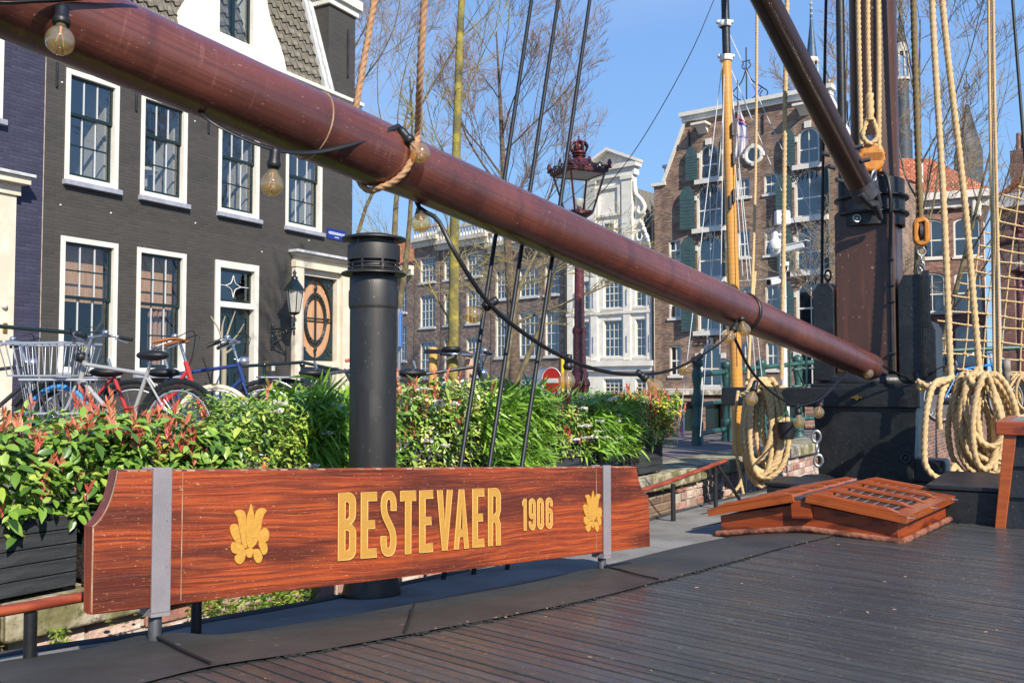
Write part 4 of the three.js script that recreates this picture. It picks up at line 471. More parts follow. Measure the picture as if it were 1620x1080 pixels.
// ---------- skylight ----------
{
  const a = 38 * Math.PI / 180, F0 = onDeck(1266, 845), g = thing('skylight', 'varnished wooden skylight hatch with pitched barred lids on the deck before the mast', 'skylight');
  const AX = V(Math.sin(a), 0, -Math.cos(a)), RX = V(Math.cos(a), 0, Math.sin(a));
  const pR = onDeck(1423, 858), pB = onDeck(1495, 825); const W = 0.455, L = pR.distanceTo(pB);
  const mid = pR.clone().addScaledVector(RX, -W); g.position.set(mid.x, sheer(mid.dot(SU)) - 0.012, mid.z); g.rotation.set(0, -a, 0.055, 'YXZ');
  const eave = 0.088, ridge = 0.172, ov = 0.035, foot = (x) => 0.02 * (1 - Math.abs(x) / W) * 3 * 0.6;
  const gab = (z0, z1, off, nm) => mesh(nm, extrude(shapeOf([[-W + off, -0.03], [-W + off, eave - 0.005], [0, ridge - 0.012], [W - off, eave - 0.005], [W - off, -0.03]]), z1 - z0, 0.002).translate(0, 0, z0), M.varnish, g);
  gab(-0.03, 0, 0.0, 'gable_board'); gab(-L, -L + 0.03, 0.0, 'gable_board');
  for (const s of [-1, 1]) mesh('side_board', bx(s > 0 ? W - 0.03 : -W, s > 0 ? W : -W + 0.03, -0.03, eave - 0.008, -L + 0.031, -0.031), M.varnish, g);
  const md = (x0, y0, x1, y1, z0, z1) => sweep(curve([V(x0, y0, z0), V((x0 + x1) / 2, (y0 + y1) / 2, (z0 + z1) / 2), V(x1, y1, z1)], 20), (t) => 0.016 + 0.002 * (h2(Math.floor(t * 20), 1, 7) - 0.5), 7);
  mesh('base_moulding', md(-W - 0.02, -0.012, 0, 0.035, 0.014, 0.014), M.mould, g); mesh('base_moulding', md(0, 0.035, W + 0.03, -0.008, 0.014, 0.014), M.mould, g); mesh('base_moulding', md(W + 0.018, -0.006, W + 0.018, -0.01, 0.03, -L), M.mould, g); mesh('base_moulding', md(-W - 0.018, -0.012, -W - 0.018, -0.012, 0.02, -L), M.mould, g);
  const dark = phys({ color: 0x2a2c2e, roughness: 0.12 });
  for (const s of [-1, 1]) {
    const ang = Math.atan2(ridge - eave, W), len = Math.hypot(W + 0.05, (ridge - eave) * (W + 0.05) / W), lid = new THREE.Group(); lid.name = 'lid'; g.add(lid); lid.position.set(0, ridge + 0.004, 0); lid.rotation.z = s > 0 ? -ang : Math.PI + ang; if (s < 0) lid.scale.y = -1;
    const x0 = 0.03, x1 = len, z0 = 0.045, z1 = -L - 0.03, lo = 0.0, hi = 0.036;
    const fr = (n, ...b) => mesh(n, bx(...b), M.varnishLight, lid);
    fr('rail', x0, x1, lo, hi, z0 - 0.07, z0); fr('rail', x0, x1, lo, hi, z1, z1 + 0.07); fr('stile', x0, x0 + 0.05, lo, hi, z1 + 0.07, z0 - 0.07); fr('stile', x1 - 0.07, x1, lo, hi, z1 + 0.07, z0 - 0.07);
    mesh('pane', bx(x0 + 0.05, x1 - 0.07, 0.008, 0.014, z1 + 0.07, z0 - 0.07), dark, lid);
    const n = 5; for (let i = 0; i < n; i++) { const z = lerp(z0 - 0.035, z1 + 0.035, i / (n - 1)), bars = extrude(shapeOf([[x0 + 0.01, hi], [x1 - 0.05, hi], [x1 - 0.045, hi + 0.004], [x1 - 0.10, hi + 0.017], [x0 + 0.05, hi + 0.018], [x0 + 0.01, hi + 0.004]]), 0.026, 0.003).translate(0, 0, z - 0.015); mesh('bar', bars, M.varnishLight, lid); }
    for (let i = 0; i < 7; i++) { const x = lerp(x0 + 0.06, x1 - 0.08, (i + 0.5) / 7); mesh('guard_wire', rod(V(x, hi - 0.004, z0 - 0.07), V(x, hi - 0.004, z1 + 0.07), 0.004, 6), M.galv, lid); }
    if (s > 0) for (let i = 0; i < 3; i++) { const z = lerp(z0 - 0.06, z1 + 0.08, i / 2); mesh('stud', rod(V(x1 - 0.002, 0.018, z), V(x1 + 0.022, 0.02, z), 0.006, 8, 0.004), M.galv, lid); }
  }
  mesh('ridge_cap', merge([rbx(0.075, 0.02, L + 0.06, 0.005, 0, ridge + 0.012, -L / 2)]), M.iron, g); mesh('ridge_block', merge([bx(-0.05, 0.05, ridge - 0.085, ridge + 0.006, 0.002, 0.03)]), M.varnish, g);
  for (const z of [-0.15, -0.5, -0.8]) for (const s of [-1, 1]) mesh('hinge', rbx(0.05, 0.008, 0.05, 0.003, s * 0.05, ridge + 0.022, z), M.iron, g);
}
// ---------- deckhouse corner at the right ----------
{
  const p = onDeck(1574, 834), g = thing('deckhouse', 'corner of a small deckhouse with black lapped boards and varnished trim at right edge', 'deckhouse', { pos: p, rotY: -SA });
  const H = 0.50;
  mesh('corner_post', extrude(shapeOf([[0.0, -0.02], [0.05, -0.02], [0.115, H], [0.055, H]]), 0.045, 0.003).translate(0, 0, -0.04), M.varnishLight, g);
  for (let i = 0; i < 3; i++) { const b = bx(0, 1.2, 0, 0.175, 0, 0.022); const P = b.attributes.position; for (let j = 0; j < P.count; j++) { const y = P.getY(j); if (y > 0.1) P.setZ(j, P.getZ(j) - 0.022); } b.computeVertexNormals(); mesh('board', b.translate(0.045 + i * 0.022, i * 0.165, -0.035), M.tar, g); }
  mesh('core', bx(0.06, 1.25, -0.02, H, -0.9, -0.04), M.tar, g);
  mesh('top_rail', rbx(1.3, 0.075, 0.06, 0.008, 0.665, H + 0.03, -0.005), M.varnish, g);
  const side = mesh('top_rail', rbx(0.06, 0.075, 0.9, 0.008, 0.045, H + 0.03, -0.485), M.varnish, g);
  mesh('roof_panel', bx(0.076, 1.3, H + 0.03, H + 0.062, -0.93, -0.036), M.greyDeck, g);
}
// ---------- water, street, quay ----------
{
  const wm = phys({ color: 0x1d2b28, roughness: 0.06, bumpMap: tex(256, 256, (u, v) => fbm(u, v, 8, 8, 4, 141), { srgb: false, repeat: [0.4, 0.4] }), bumpScale: 0.03 });
  const pl = new THREE.PlaneGeometry(900, 900).rotateX(-Math.PI / 2); const uv = pl.attributes.uv; for (let i = 0; i < uv.count; i++) uv.setXY(i, uv.getX(i) * 900, uv.getY(i) * 900);
  const w = structure('water', pl, wm); w.position.y = -1.35;
}
const Q0 = onY(0, 957, 0), Q1 = onY(1055, 746, 0), QU = Q1.clone().sub(Q0).normalize(), QV = V(QU.z, 0, -QU.x); const QLEN = Q1.distanceTo(Q0), QA = Math.atan2(QU.x, -QU.z);
const quay = (u, v, y) => Q0.clone().addScaledVector(QU, u).addScaledVector(QV, v).setY(y);
const quayRot = Math.PI / 2 - QA;                                   // local x along the quay, local z towards the water
const onQuay = (px, v) => { const o = quay(0, v, 0), p = onPlane(px, 620, o, QV); return p.sub(Q0).dot(QU); };
M.stone = mottled(0xb3ab9c, 0x5f5a4f, { size: 0.8, f: 9, oct: 6, s: 151, specks: 0.3, speck: 0xd8d2c6, rough: 0.9, bump: 0.012, n: 512 });
M.stoneMoss = mottled(0xaaa08c, 0x6a6542, { size: 0.7, f: 8, oct: 6, s: 152, specks: 0.26, speck: 0x4a4a34, rough: 0.95, bump: 0.012, n: 512 });
M.moss = mottled(0x6a7426, 0x4a5a1e, { size: 0.2, f: 8, s: 153, rough: 1 });
M.quayBricks = [0xa8796a, 0x99705f, 0xb08a7c, 0x8b6a5e, 0xb99a8c].map((c, i) => mottled(c, [0x866056, 0xcdbcb0, 0x8d6b60, 0xb0a094, 0xd6cabf][i], { size: 0.35, f: 6, s: 160 + i, rough: 0.9, bump: 0.006, n: 128 }));
M.mortar = mottled(0xb3aaa0, 0x978e84, { size: 0.4, f: 8, s: 167, rough: 0.95 });
M.quayWall = brickwork([0x86594c, 0x77503f, 0x936858, 0x6c4a40], 0x968c82, { stain: 0.4, stainTo: 0x5d5b45 });
{
  const road = mottled(0x6d625c, 0x57504c, { size: 1.6, f: 10, s: 155, oct: 6, rough: 0.9, bump: 0.01, n: 512 });
  const g = new THREE.Group(); g.name = numbered('quay'); g.userData = { kind: 'structure', label: 'canal quay with stone capping over an old brick wall' }; g.position.copy(Q0); g.rotation.y = quayRot; scene.add(g);
  mesh('paving', bx(-60, 160, -0.3, -0.004, -200, -0.42), road, g);
  mesh('brick_wall', bx(-60, 160, -2, -0.12, -1, -0.045), M.quayWall, g);
  const r = rng(12);
  for (let i = -3; i < 16; i++) { const L = 0.95, x = i * L, w = L - 0.012, b = rbx(w, 0.12 + r() * 0.012, 0.46, 0.022, x + L / 2, -0.062 - r() * 0.008, -0.2 - r() * 0.02), P = b.attributes.position; for (let j = 0; j < P.count; j++) { P.setZ(j, P.getZ(j) + 0.012 * (fbm((P.getX(j) + 9) / 30, (P.getY(j) + 2) / 5, 90, 60, 2, 6) - 0.5)); } b.computeVertexNormals(); const uv = b.attributes.uv; for (let j = 0; j < uv.count; j++) uv.setX(j, uv.getX(j) + i * 0.37); mesh('capstone', b, r() < 0.5 ? M.stone : M.stoneMoss, g); }
  const bg = [0.205, 0.2, 0.1].map((w) => rbx(w, 0.056, 0.09, 0.006)); let n = 0;
  const band = (u0, u1, rows, y0) => { for (let j = 0; j < rows; j++) { let x = u0 + (j % 2) * 0.1; while (x < u1) { const k = h2(n, j, 4) < 0.18 ? 2 : h2(n, j, 5) < 0.5 ? 0 : 1, w = [0.205, 0.2, 0.1][k], m = mesh('brick', bg[k], M.quayBricks[Math.floor(h2(n, j, 6) * 5)], g); m.position.set(x + w / 2, y0 - j * 0.068, -0.075 + (h2(n, j, 8) - 0.5) * 0.012); x += w + 0.013; n++; } } };
  band(5.3, 9.4, 13, -0.165); band(0.1, 2.3, 4, -0.165);
  mesh('mortar_bed', bx(5.25, 9.5, -1.06, -0.12, -0.2, -0.042), M.mortar, g); mesh('mortar_bed', bx(0.05, 2.4, -0.43, -0.12, -0.2, -0.042), M.mortar, g);
  // moss and small weeds in the joints
  const mo = []; for (let i = 0; i < 160; i++) { const u = r() * 12 - 0.6, s = 0.003 + r() * 0.007, q = new THREE.IcosahedronGeometry(s, 0).scale(1.6, 0.5, 0.8); mo.push(q.translate(u, -0.13 + (r() - 0.5) * 0.02 - (r() < 0.3 ? r() * 0.1 : 0), 0.026 + (r() - 0.5) * 0.01)); }
  const mm = mesh('moss', merge(mo), M.moss, g); mm.userData.kind = 'stuff';
}

// ---------- leaves ----------
const leafGeo = (len, wid, fold = 0.25, bend = 0.2, seg = 3) => { const pos = [], uv = [], idx = []; for (let i = 0; i <= seg; i++) { const t = i / seg, w = wid / 2 * Math.sin(Math.PI * Math.pow(t, 0.85)) * (i === seg ? 0 : 1) + (i === 0 ? wid * 0.04 : 0), z = -bend * len * t * t; pos.push(-w, t * len, z + fold * w, 0, t * len, z, w, t * len, z + fold * w); uv.push(0, t, 0.5, t, 1, t); } for (let i = 0; i < seg; i++) for (const j of [0, 1]) { const a = i * 3 + j, b = a + 3; idx.push(a, a + 1, b, b, a + 1, b + 1); } const g = new THREE.BufferGeometry(); g.setAttribute('position', new THREE.Float32BufferAttribute(pos, 3)); g.setAttribute('uv', new THREE.Float32BufferAttribute(uv, 2)); g.setIndex(idx); g.computeVertexNormals(); return g; };
const leafMat = (c, gloss = 0.38, tr = 0.22) => phys({ color: c, roughness: gloss, transmission: tr, thickness: 0, side: THREE.DoubleSide });
const LM = { green: [0x7fa240, 0x648a34, 0x96b254, 0x4f7330].map((c) => leafMat(c)), lime: [0xa0b84a, 0x8ca63e, 0xb4c25c].map((c) => leafMat(c)), red: [0xc4604c, 0xd07a5e, 0xb04e40, 0xcc8c68].map((c) => leafMat(c, 0.45)), cane: [0x7fac3c, 0x9cc24c, 0x648f30].map((c) => leafMat(c, 0.45, 0.3)), cream: [0xe0dc96, 0xc6ca70, 0xebe6bc, 0x9ab452].map((c) => leafMat(c, 0.5)), yellow: [0xd9c02e, 0xe6d34a, 0x9aa836].map((c) => leafMat(c, 0.5)), petal: [0xf2eee6].map((c) => std({ color: c, roughness: 0.8, side: THREE.DoubleSide })), dry: [0xb8902e].map((c) => leafMat(c)) };
M.twig = mottled(0x6b4a36, 0x4a3226, { size: 0.1, f: 6, s: 171, rough: 0.9 });
class Leaves { constructor() { this.sets = new Map(); }
  add(geo, mat, m) { const k = mat.uuid; if (!this.sets.has(k)) this.sets.set(k, { mat, list: [] }); this.sets.get(k).list.push([geo, m]); }
  build(parent, cap, score, name = 'leaf') { const all = []; for (const s of this.sets.values()) for (const e of s.list) all.push([...e, s.mat, score(V().setFromMatrixPosition(e[1]))]); all.sort((a, b) => b[3] - a[3]);
    all.slice(0, cap).forEach(([g, m, mat]) => { const o = mesh(name, g, mat, parent); m.decompose(o.position, o.quaternion, o.scale); });
    const by = new Map(); all.slice(cap).forEach(([g, m, mat]) => { if (!by.has(mat)) by.set(mat, []); by.get(mat).push([g, m]); });
    for (const [mat, list] of by) { let nv = 0, ni = 0; list.forEach(([g]) => { nv += g.attributes.position.count; ni += g.index.count; }); const P = new Float32Array(nv * 3), N = new Float32Array(nv * 3), U = new Float32Array(nv * 2), I = new Uint32Array(ni); let v0 = 0, i0 = 0; const q = V(), nm = new THREE.Matrix3();
      for (const [g, m] of list) { const p = g.attributes.position, n = g.attributes.normal, u = g.attributes.uv; nm.getNormalMatrix(m); for (let i = 0; i < p.count; i++) { q.fromBufferAttribute(p, i).applyMatrix4(m); P.set([q.x, q.y, q.z], (v0 + i) * 3); q.fromBufferAttribute(n, i).applyMatrix3(nm).normalize(); N.set([q.x, q.y, q.z], (v0 + i) * 3); U.set([u.getX(i), u.getY(i)], (v0 + i) * 2); } for (let i = 0; i < g.index.count; i++) I[i0 + i] = g.index.getX(i) + v0; v0 += p.count; i0 += g.index.count; }
      const o = new THREE.BufferGeometry(); o.setAttribute('position', new THREE.BufferAttribute(P, 3)); o.setAttribute('normal', new THREE.BufferAttribute(N, 3)); o.setAttribute('uv', new THREE.BufferAttribute(U, 2)); o.setIndex(new THREE.BufferAttribute(I, 1)); const me = mesh('foliage', o, mat, parent); me.userData.kind = 'stuff'; } } }
const LG = { oval: [leafGeo(0.062, 0.029), leafGeo(0.052, 0.025, 0.35, 0.1), leafGeo(0.070, 0.030, 0.2, 0.35)], small: [leafGeo(0.040, 0.018), leafGeo(0.034, 0.014, 0.3)], cane: [leafGeo(0.125, 0.0165, 0.2, 0.45, 4), leafGeo(0.10, 0.014, 0.2, 0.6, 4)], tip: [leafGeo(0.036, 0.009, 0.5, -0.1), leafGeo(0.028, 0.007, 0.5, 0.1)], petal: [leafGeo(0.014, 0.013, 0.1, 0)] };
const pick = (a, r) => a[Math.floor(r() * a.length)];
const orient = (p, dir, roll, s) => { const y = dir.clone().normalize(), x0 = V(Math.cos(roll), 0.3 * Math.sin(roll * 3), Math.sin(roll)), z = V().crossVectors(x0, y).normalize(), x = V().crossVectors(y, z); return new THREE.Matrix4().makeBasis(x.multiplyScalar(s), y.multiplyScalar(s), z.multiplyScalar(s)).setPosition(p); };

// ---------- planters ----------
M.planterWood = mottled(0x26282b, 0x393b3e, { size: 0.5, f: 3, fy: 24, s: 173, rough: 0.75, specks: 0.1, speck: 0x5b5b57, bump: 0.003 });
M.planterPost = mottled(0x4a4c4f, 0x35373a, { size: 0.5, f: 24, fy: 3, s: 174, rough: 0.75 });
M.soil = mottled(0x2e231b, 0x1c1510, { size: 0.3, f: 10, s: 175, rough: 1, bump: 0.02 });
{
  const names = ['leftmost planter, its black boards showing beside the name board', 'second planter of black boards from the left, behind the name board', 'third planter of black boards, hidden behind the flue and name board', 'fourth planter of black boards, behind the right part of the name board', 'rightmost planter of black boards at the quay end by the green railing'];
  const b = [-0.75, 0.285, 1.5, 2.75, 3.95, QLEN - 0.02];
  for (let k = 0; k < 5; k++) { const L = b[k + 1] - b[k] - 0.03, g = thing('planter', 'wooden plant box: ' + names[k], 'planter', { group: 'black wooden planters along the quay edge', pos: quay(b[k], 0.01, 0), rotY: quayRot });
    const H = 0.25, D = 0.36; for (let i = 0; i < 5; i++) { const y0 = 0.015 + i * 0.048; mesh('board', rbx(L, 0.045, 0.018, 0.003, L / 2, y0 + 0.0225, -0.009), M.planterWood, g); mesh('board', rbx(0.018, 0.045, D - 0.04, 0.003, L - 0.009, y0 + 0.0225, -D / 2), M.planterWood, g); if (k === 0) mesh('board', rbx(0.018, 0.045, D - 0.04, 0.003, 0.009, y0 + 0.0225, -D / 2), M.planterWood, g); }
    for (const x of k === 0 ? [0.02, L - 0.32, L - 0.02] : [0.02, L - 0.02]) mesh('corner_post', rbx(0.03, H - 0.01, 0.012, 0.002, x, H / 2, x === L - 0.32 ? 0.005 : -0.022), M.planterPost, g);
    mesh('back', bx(0, L, 0.01, H, -D, -D + 0.018), M.planterWood, g); mesh('soil', bx(0.02, L - 0.02, 0.02, H - 0.035, -D + 0.02, -0.02), M.soil, g); }
}
// ---------- shrubs ----------
{
  const fwd = QV.clone().negate();
  function shrub(name, label, cat, pxa, pxb, o) {
    const { seed, h = 0.42, d0 = -0.06, d1 = 0.40, n = 1500, kind, cap = 60, tips = 0, flowers = 0, y0 = 0.22 } = o, r = rng(seed), ua = onQuay(pxa, 0.1), ub = onQuay(pxb, 0.1), g = thing(name, label, cat, { group: 'shrubs in the quay planters', pos: quay((ua + ub) / 2, 0.2, 0.21) }), inv = g.position, LV = new Leaves();
    const L = ub - ua, top = (t, s) => h * (0.70 + 0.48 * fbm((t + seed * 0.13) % 1, s, 5, 3, 3, seed)) * (1 - 0.25 * Math.pow(Math.abs(2 * s - 1), 4)), P = (u, v, y) => quay(u, v, y).sub(inv);
    // stems
    for (let i = 0; i < Math.max(5, L * 14); i++) { const u = ua + r() * L, v = 0.08 + r() * 0.2, a = P(u, v, y0), b = P(u + (r() - 0.5) * 0.25, v + (r() - 0.6) * 0.25, y0 + h * (0.55 + 0.35 * r())), m = a.clone().lerp(b, 0.5).add(V((r() - 0.5) * 0.05, 0.03, (r() - 0.5) * 0.05)); mesh('stem', sweep(curve([a, m, b], 6), (t) => 0.006 * (1 - t * 0.6), 5), M.twig, g); }
    for (let i = 0; i < n; i++) { const t = r(), s = r(); const H = top(t, s), edge = r(); let u = ua + t * L, v, y; const front = r() < 0.52;
      if (front) { v = lerp(d0, 0.1, Math.pow(r(), 1.4)) + 0.05 * (fbm(t, s, 9, 5, 2, seed + 3) - 0.5); y = y0 - 0.03 + Math.pow(r(), 0.85) * (H + 0.02); const over = (y - y0) / h; v += 0.05 * (1 - Math.min(1, over * 1.4)) * (o.hang ? -0.3 : 1); }
      else { v = lerp(d0, d1, r()); y = y0 + H * (1 - Math.pow(r(), 1.8) * 0.6); }
      const p = P(u, v, y);
      if (kind === 'cane') { const out = fwd.clone().multiplyScalar(front ? 0.75 + r() * 0.5 : 0.2).add(V(r() - 0.5, r() * 0.9 - 0.6, r() - 0.5).multiplyScalar(0.9)).addScaledVector(QU, (r() - 0.5) * 1.2); LV.add(pick(LG.cane, r), pick(LM.cane, r), orient(p, out, r() * 6.28, 0.7 + r() * 0.6)); continue; }
      // a whorl of leaves round the end of a twig
      i += 5; const ax = V((r() - 0.5) * 1.1, 0.75 + r() * 0.4, (r() - 0.5) * 1.1).addScaledVector(fwd, front ? 0.3 + r() * 0.6 : 0).normalize(), e0 = V(ax.z, 0.2, -ax.x).cross(ax).normalize(), e1 = V().crossVectors(ax, e0), a0 = r() * 6.28, age = r();
      for (let j = 0; j < 6; j++) { const a = a0 + j * 2.4, el = -0.35 + (j / 6) * 0.95 + (r() - 0.5) * 0.4, rad = e0.clone().multiplyScalar(Math.cos(a)).addScaledVector(e1, Math.sin(a)), dir = rad.multiplyScalar(Math.cos(el)).addScaledVector(ax, Math.sin(el)).normalize(), nz = ax.clone().addScaledVector(dir, -ax.dot(dir)).add(V((r() - 0.5) * 0.5, 0, (r() - 0.5) * 0.5)).normalize(); nz.addScaledVector(dir, -nz.dot(dir)).normalize();
        const x = V().crossVectors(dir, nz), sc = (0.6 + r() * 0.6) * (1 - 0.25 * j / 6), m = new THREE.Matrix4().makeBasis(x.multiplyScalar(sc), dir.clone().multiplyScalar(sc), nz.multiplyScalar(sc)).setPosition(p.clone().addScaledVector(ax, j * 0.007));
        if (kind === 'photinia') LV.add(pick(LG.oval, r), r() < 0.006 ? pick(LM.red, r) : age > 0.86 && j > 2 ? pick(LM.lime, r) : pick(LM.green, r), m);
        else if (kind === 'small') LV.add(pick(LG.small, r), age > 0.62 ? pick(LM.lime, r) : r() < 0.02 ? LM.dry[0] : pick(LM.green, r), m);
        else if (kind === 'cream') LV.add(pick(LG.small, r), r() < 0.35 ? pick(LM.lime, r) : r() < 0.75 ? pick(LM.cream, r) : pick(LM.green, r), m);
        else LV.add(pick(LG.small, r), r() < 0.55 ? pick(LM.yellow, r) : pick(LM.green, r), m); } }
    for (let i = 0; i < tips; i++) { const t = r(), s = r(), H = top(t, s), front = r() < 0.55, p = P(ua + t * L, front ? d0 + r() * 0.08 : lerp(d0, d1 * 0.7, r()), front ? y0 + 0.06 + r() * H * 0.9 : y0 + H * (0.95 + r() * 0.12)), c = pick(LM.red, r), k = 6 + Math.floor(r() * 8), ax = V((r() - 0.5) * 0.5, 1, (r() - 0.5) * 0.5).normalize(); for (let j = 0; j < k; j++) { const q = p.clone().addScaledVector(ax, j * 0.006 - 0.01), a = r() * 6.28; LV.add(pick(LG.tip, r), r() < 0.75 ? c : pick(LM.red, r), orient(q, ax.clone().add(V(Math.cos(a) * 0.42, 0, Math.sin(a) * 0.42)), a, 0.8 + r() * 0.6)); } }
    for (let i = 0; i < flowers; i++) { const t = r(), s = r(), H = top(t, s), front = r() < 0.75, p = P(ua + t * L, front ? d0 - 0.05 + r() * 0.03 : 0.05, front ? y0 + 0.08 + r() * H * 0.85 : y0 + H), k = 26; for (let j = 0; j < k; j++) { const a = r() * 6.28, rr = Math.sqrt(r()) * 0.022; const q = p.clone().add(V(Math.cos(a) * rr, r() * 0.012, 0)).addScaledVector(fwd, Math.sin(a) * rr); LV.add(LG.petal[0], LM.petal[0], orient(q, V(r() - 0.5, r(), r() - 0.5).add(fwd), a, 0.8 + r() * 0.5)); } }
    const eye = EYE.clone().sub(inv); LV.build(g, cap, (p) => -p.distanceTo(eye)); return g;
  }
  shrub('photinia_shrub', 'leafy shrub with upright coral red shoots at the far left planter', 'shrub', -160, 190, { seed: 201, kind: 'photinia', n: 2635, tips: 81, h: 0.345, cap: 110 });
  shrub('photinia_shrub', 'leafy red-shooted shrub behind the left end of the name board', 'shrub', 150, 345, { seed: 202, kind: 'photinia', n: 2170, tips: 54, h: 0.32, cap: 80 });
  shrub('viburnum_shrub', 'small-leaved green shrub with a few white flowers left of the flue', 'shrub', 320, 485, { seed: 203, kind: 'small', n: 4030, tips: 4, flowers: 6, h: 0.41, cap: 60 });
  shrub('cane_shrub', 'drooping narrow-leaved green shrub touching the left side of the flue', 'shrub', 455, 575, { seed: 204, kind: 'cane', n: 2170, h: 0.46, cap: 60, hang: 1 });
  shrub('photinia_shrub', 'red-shooted shrub with white flowers just right of the flue', 'shrub', 600, 710, { seed: 205, kind: 'photinia', n: 1085, tips: 46, flowers: 9, h: 0.43, cap: 50 });
  shrub('euonymus_shrub', 'cream variegated shrub between the flue and the black stays', 'shrub', 630, 750, { seed: 206, kind: 'cream', n: 4030, tips: 19, h: 0.46, d0: -0.07, cap: 40 });
  shrub('cane_shrub', 'arching bright green narrow-leaved shrub crossed by the black stays', 'shrub', 725, 835, { seed: 207, kind: 'cane', n: 2635, h: 0.47, cap: 60, hang: 1 });
  shrub('photinia_shrub', 'dull reddish shoots behind the arching shrub and the rightmost stay', 'shrub', 800, 868, { seed: 208, kind: 'photinia', n: 775, tips: 54, h: 0.37, cap: 30 });
  shrub('viburnum_shrub', 'small-leaved shrub with white flower heads in front of the red lamp post', 'shrub', 840, 945, { seed: 209, kind: 'small', n: 4030, tips: 14, flowers: 18, h: 0.36, cap: 50 });
  shrub('cane_shrub', 'narrow-leaved green shrub just right of the lamp post foot', 'shrub', 905, 975, { seed: 210, kind: 'cane', n: 1395, h: 0.38, cap: 40, hang: 1 });
  shrub('photinia_shrub', 'red-shooted shrub spilling over the rightmost planter', 'shrub', 955, 1048, { seed: 211, kind: 'photinia', n: 1705, tips: 46, h: 0.36, cap: 50 });
  shrub('euonymus_shrub', 'yellow variegated shrub at the right end of the planters', 'shrub', 1000, 1052, { seed: 212, kind: 'yellow', n: 2635, tips: 14, h: 0.38, d0: -0.07, cap: 40 });
  // weeds growing out of the wall below the board
  for (const [px, py, lab, sd] of [[78, 1005, 'small weed on the quay wall beside the leftmost rail post', 221], [325, 968, 'green weed tuft on the quay wall under the left of the name board', 222], [410, 955, 'larger weed tuft on the quay wall under the lotus emblem', 223], [455, 950, 'yellowish weed tuft on the quay wall left of the flue foot', 224]]) { const p = onPlane(px, py, quay(0, -0.03, 0), QV), r = rng(sd), g = thing('wall_weed', lab, 'weed', { pos: p, group: 'weeds on the quay wall' }), LV = new Leaves(), big = px > 200; for (let i = 0; i < (big ? 420 : 60); i++) { const q = V(0, 0, 0).addScaledVector(QU, (r() - 0.5) * (big ? 0.22 : 0.05)).addScaledVector(fwd, r() * 0.08).add(V(0, (r() - 0.5) * (big ? 0.12 : 0.05), 0)); LV.add(pick(LG.small, r), r() < 0.5 ? pick(LM.lime, r) : pick(LM.green, r), orient(q, V(r() - 0.5, r(), r() - 0.5).add(fwd), r() * 6, 0.5 + r() * 0.4)); } LV.build(g, 12, (p) => p.dot(fwd)); }
}

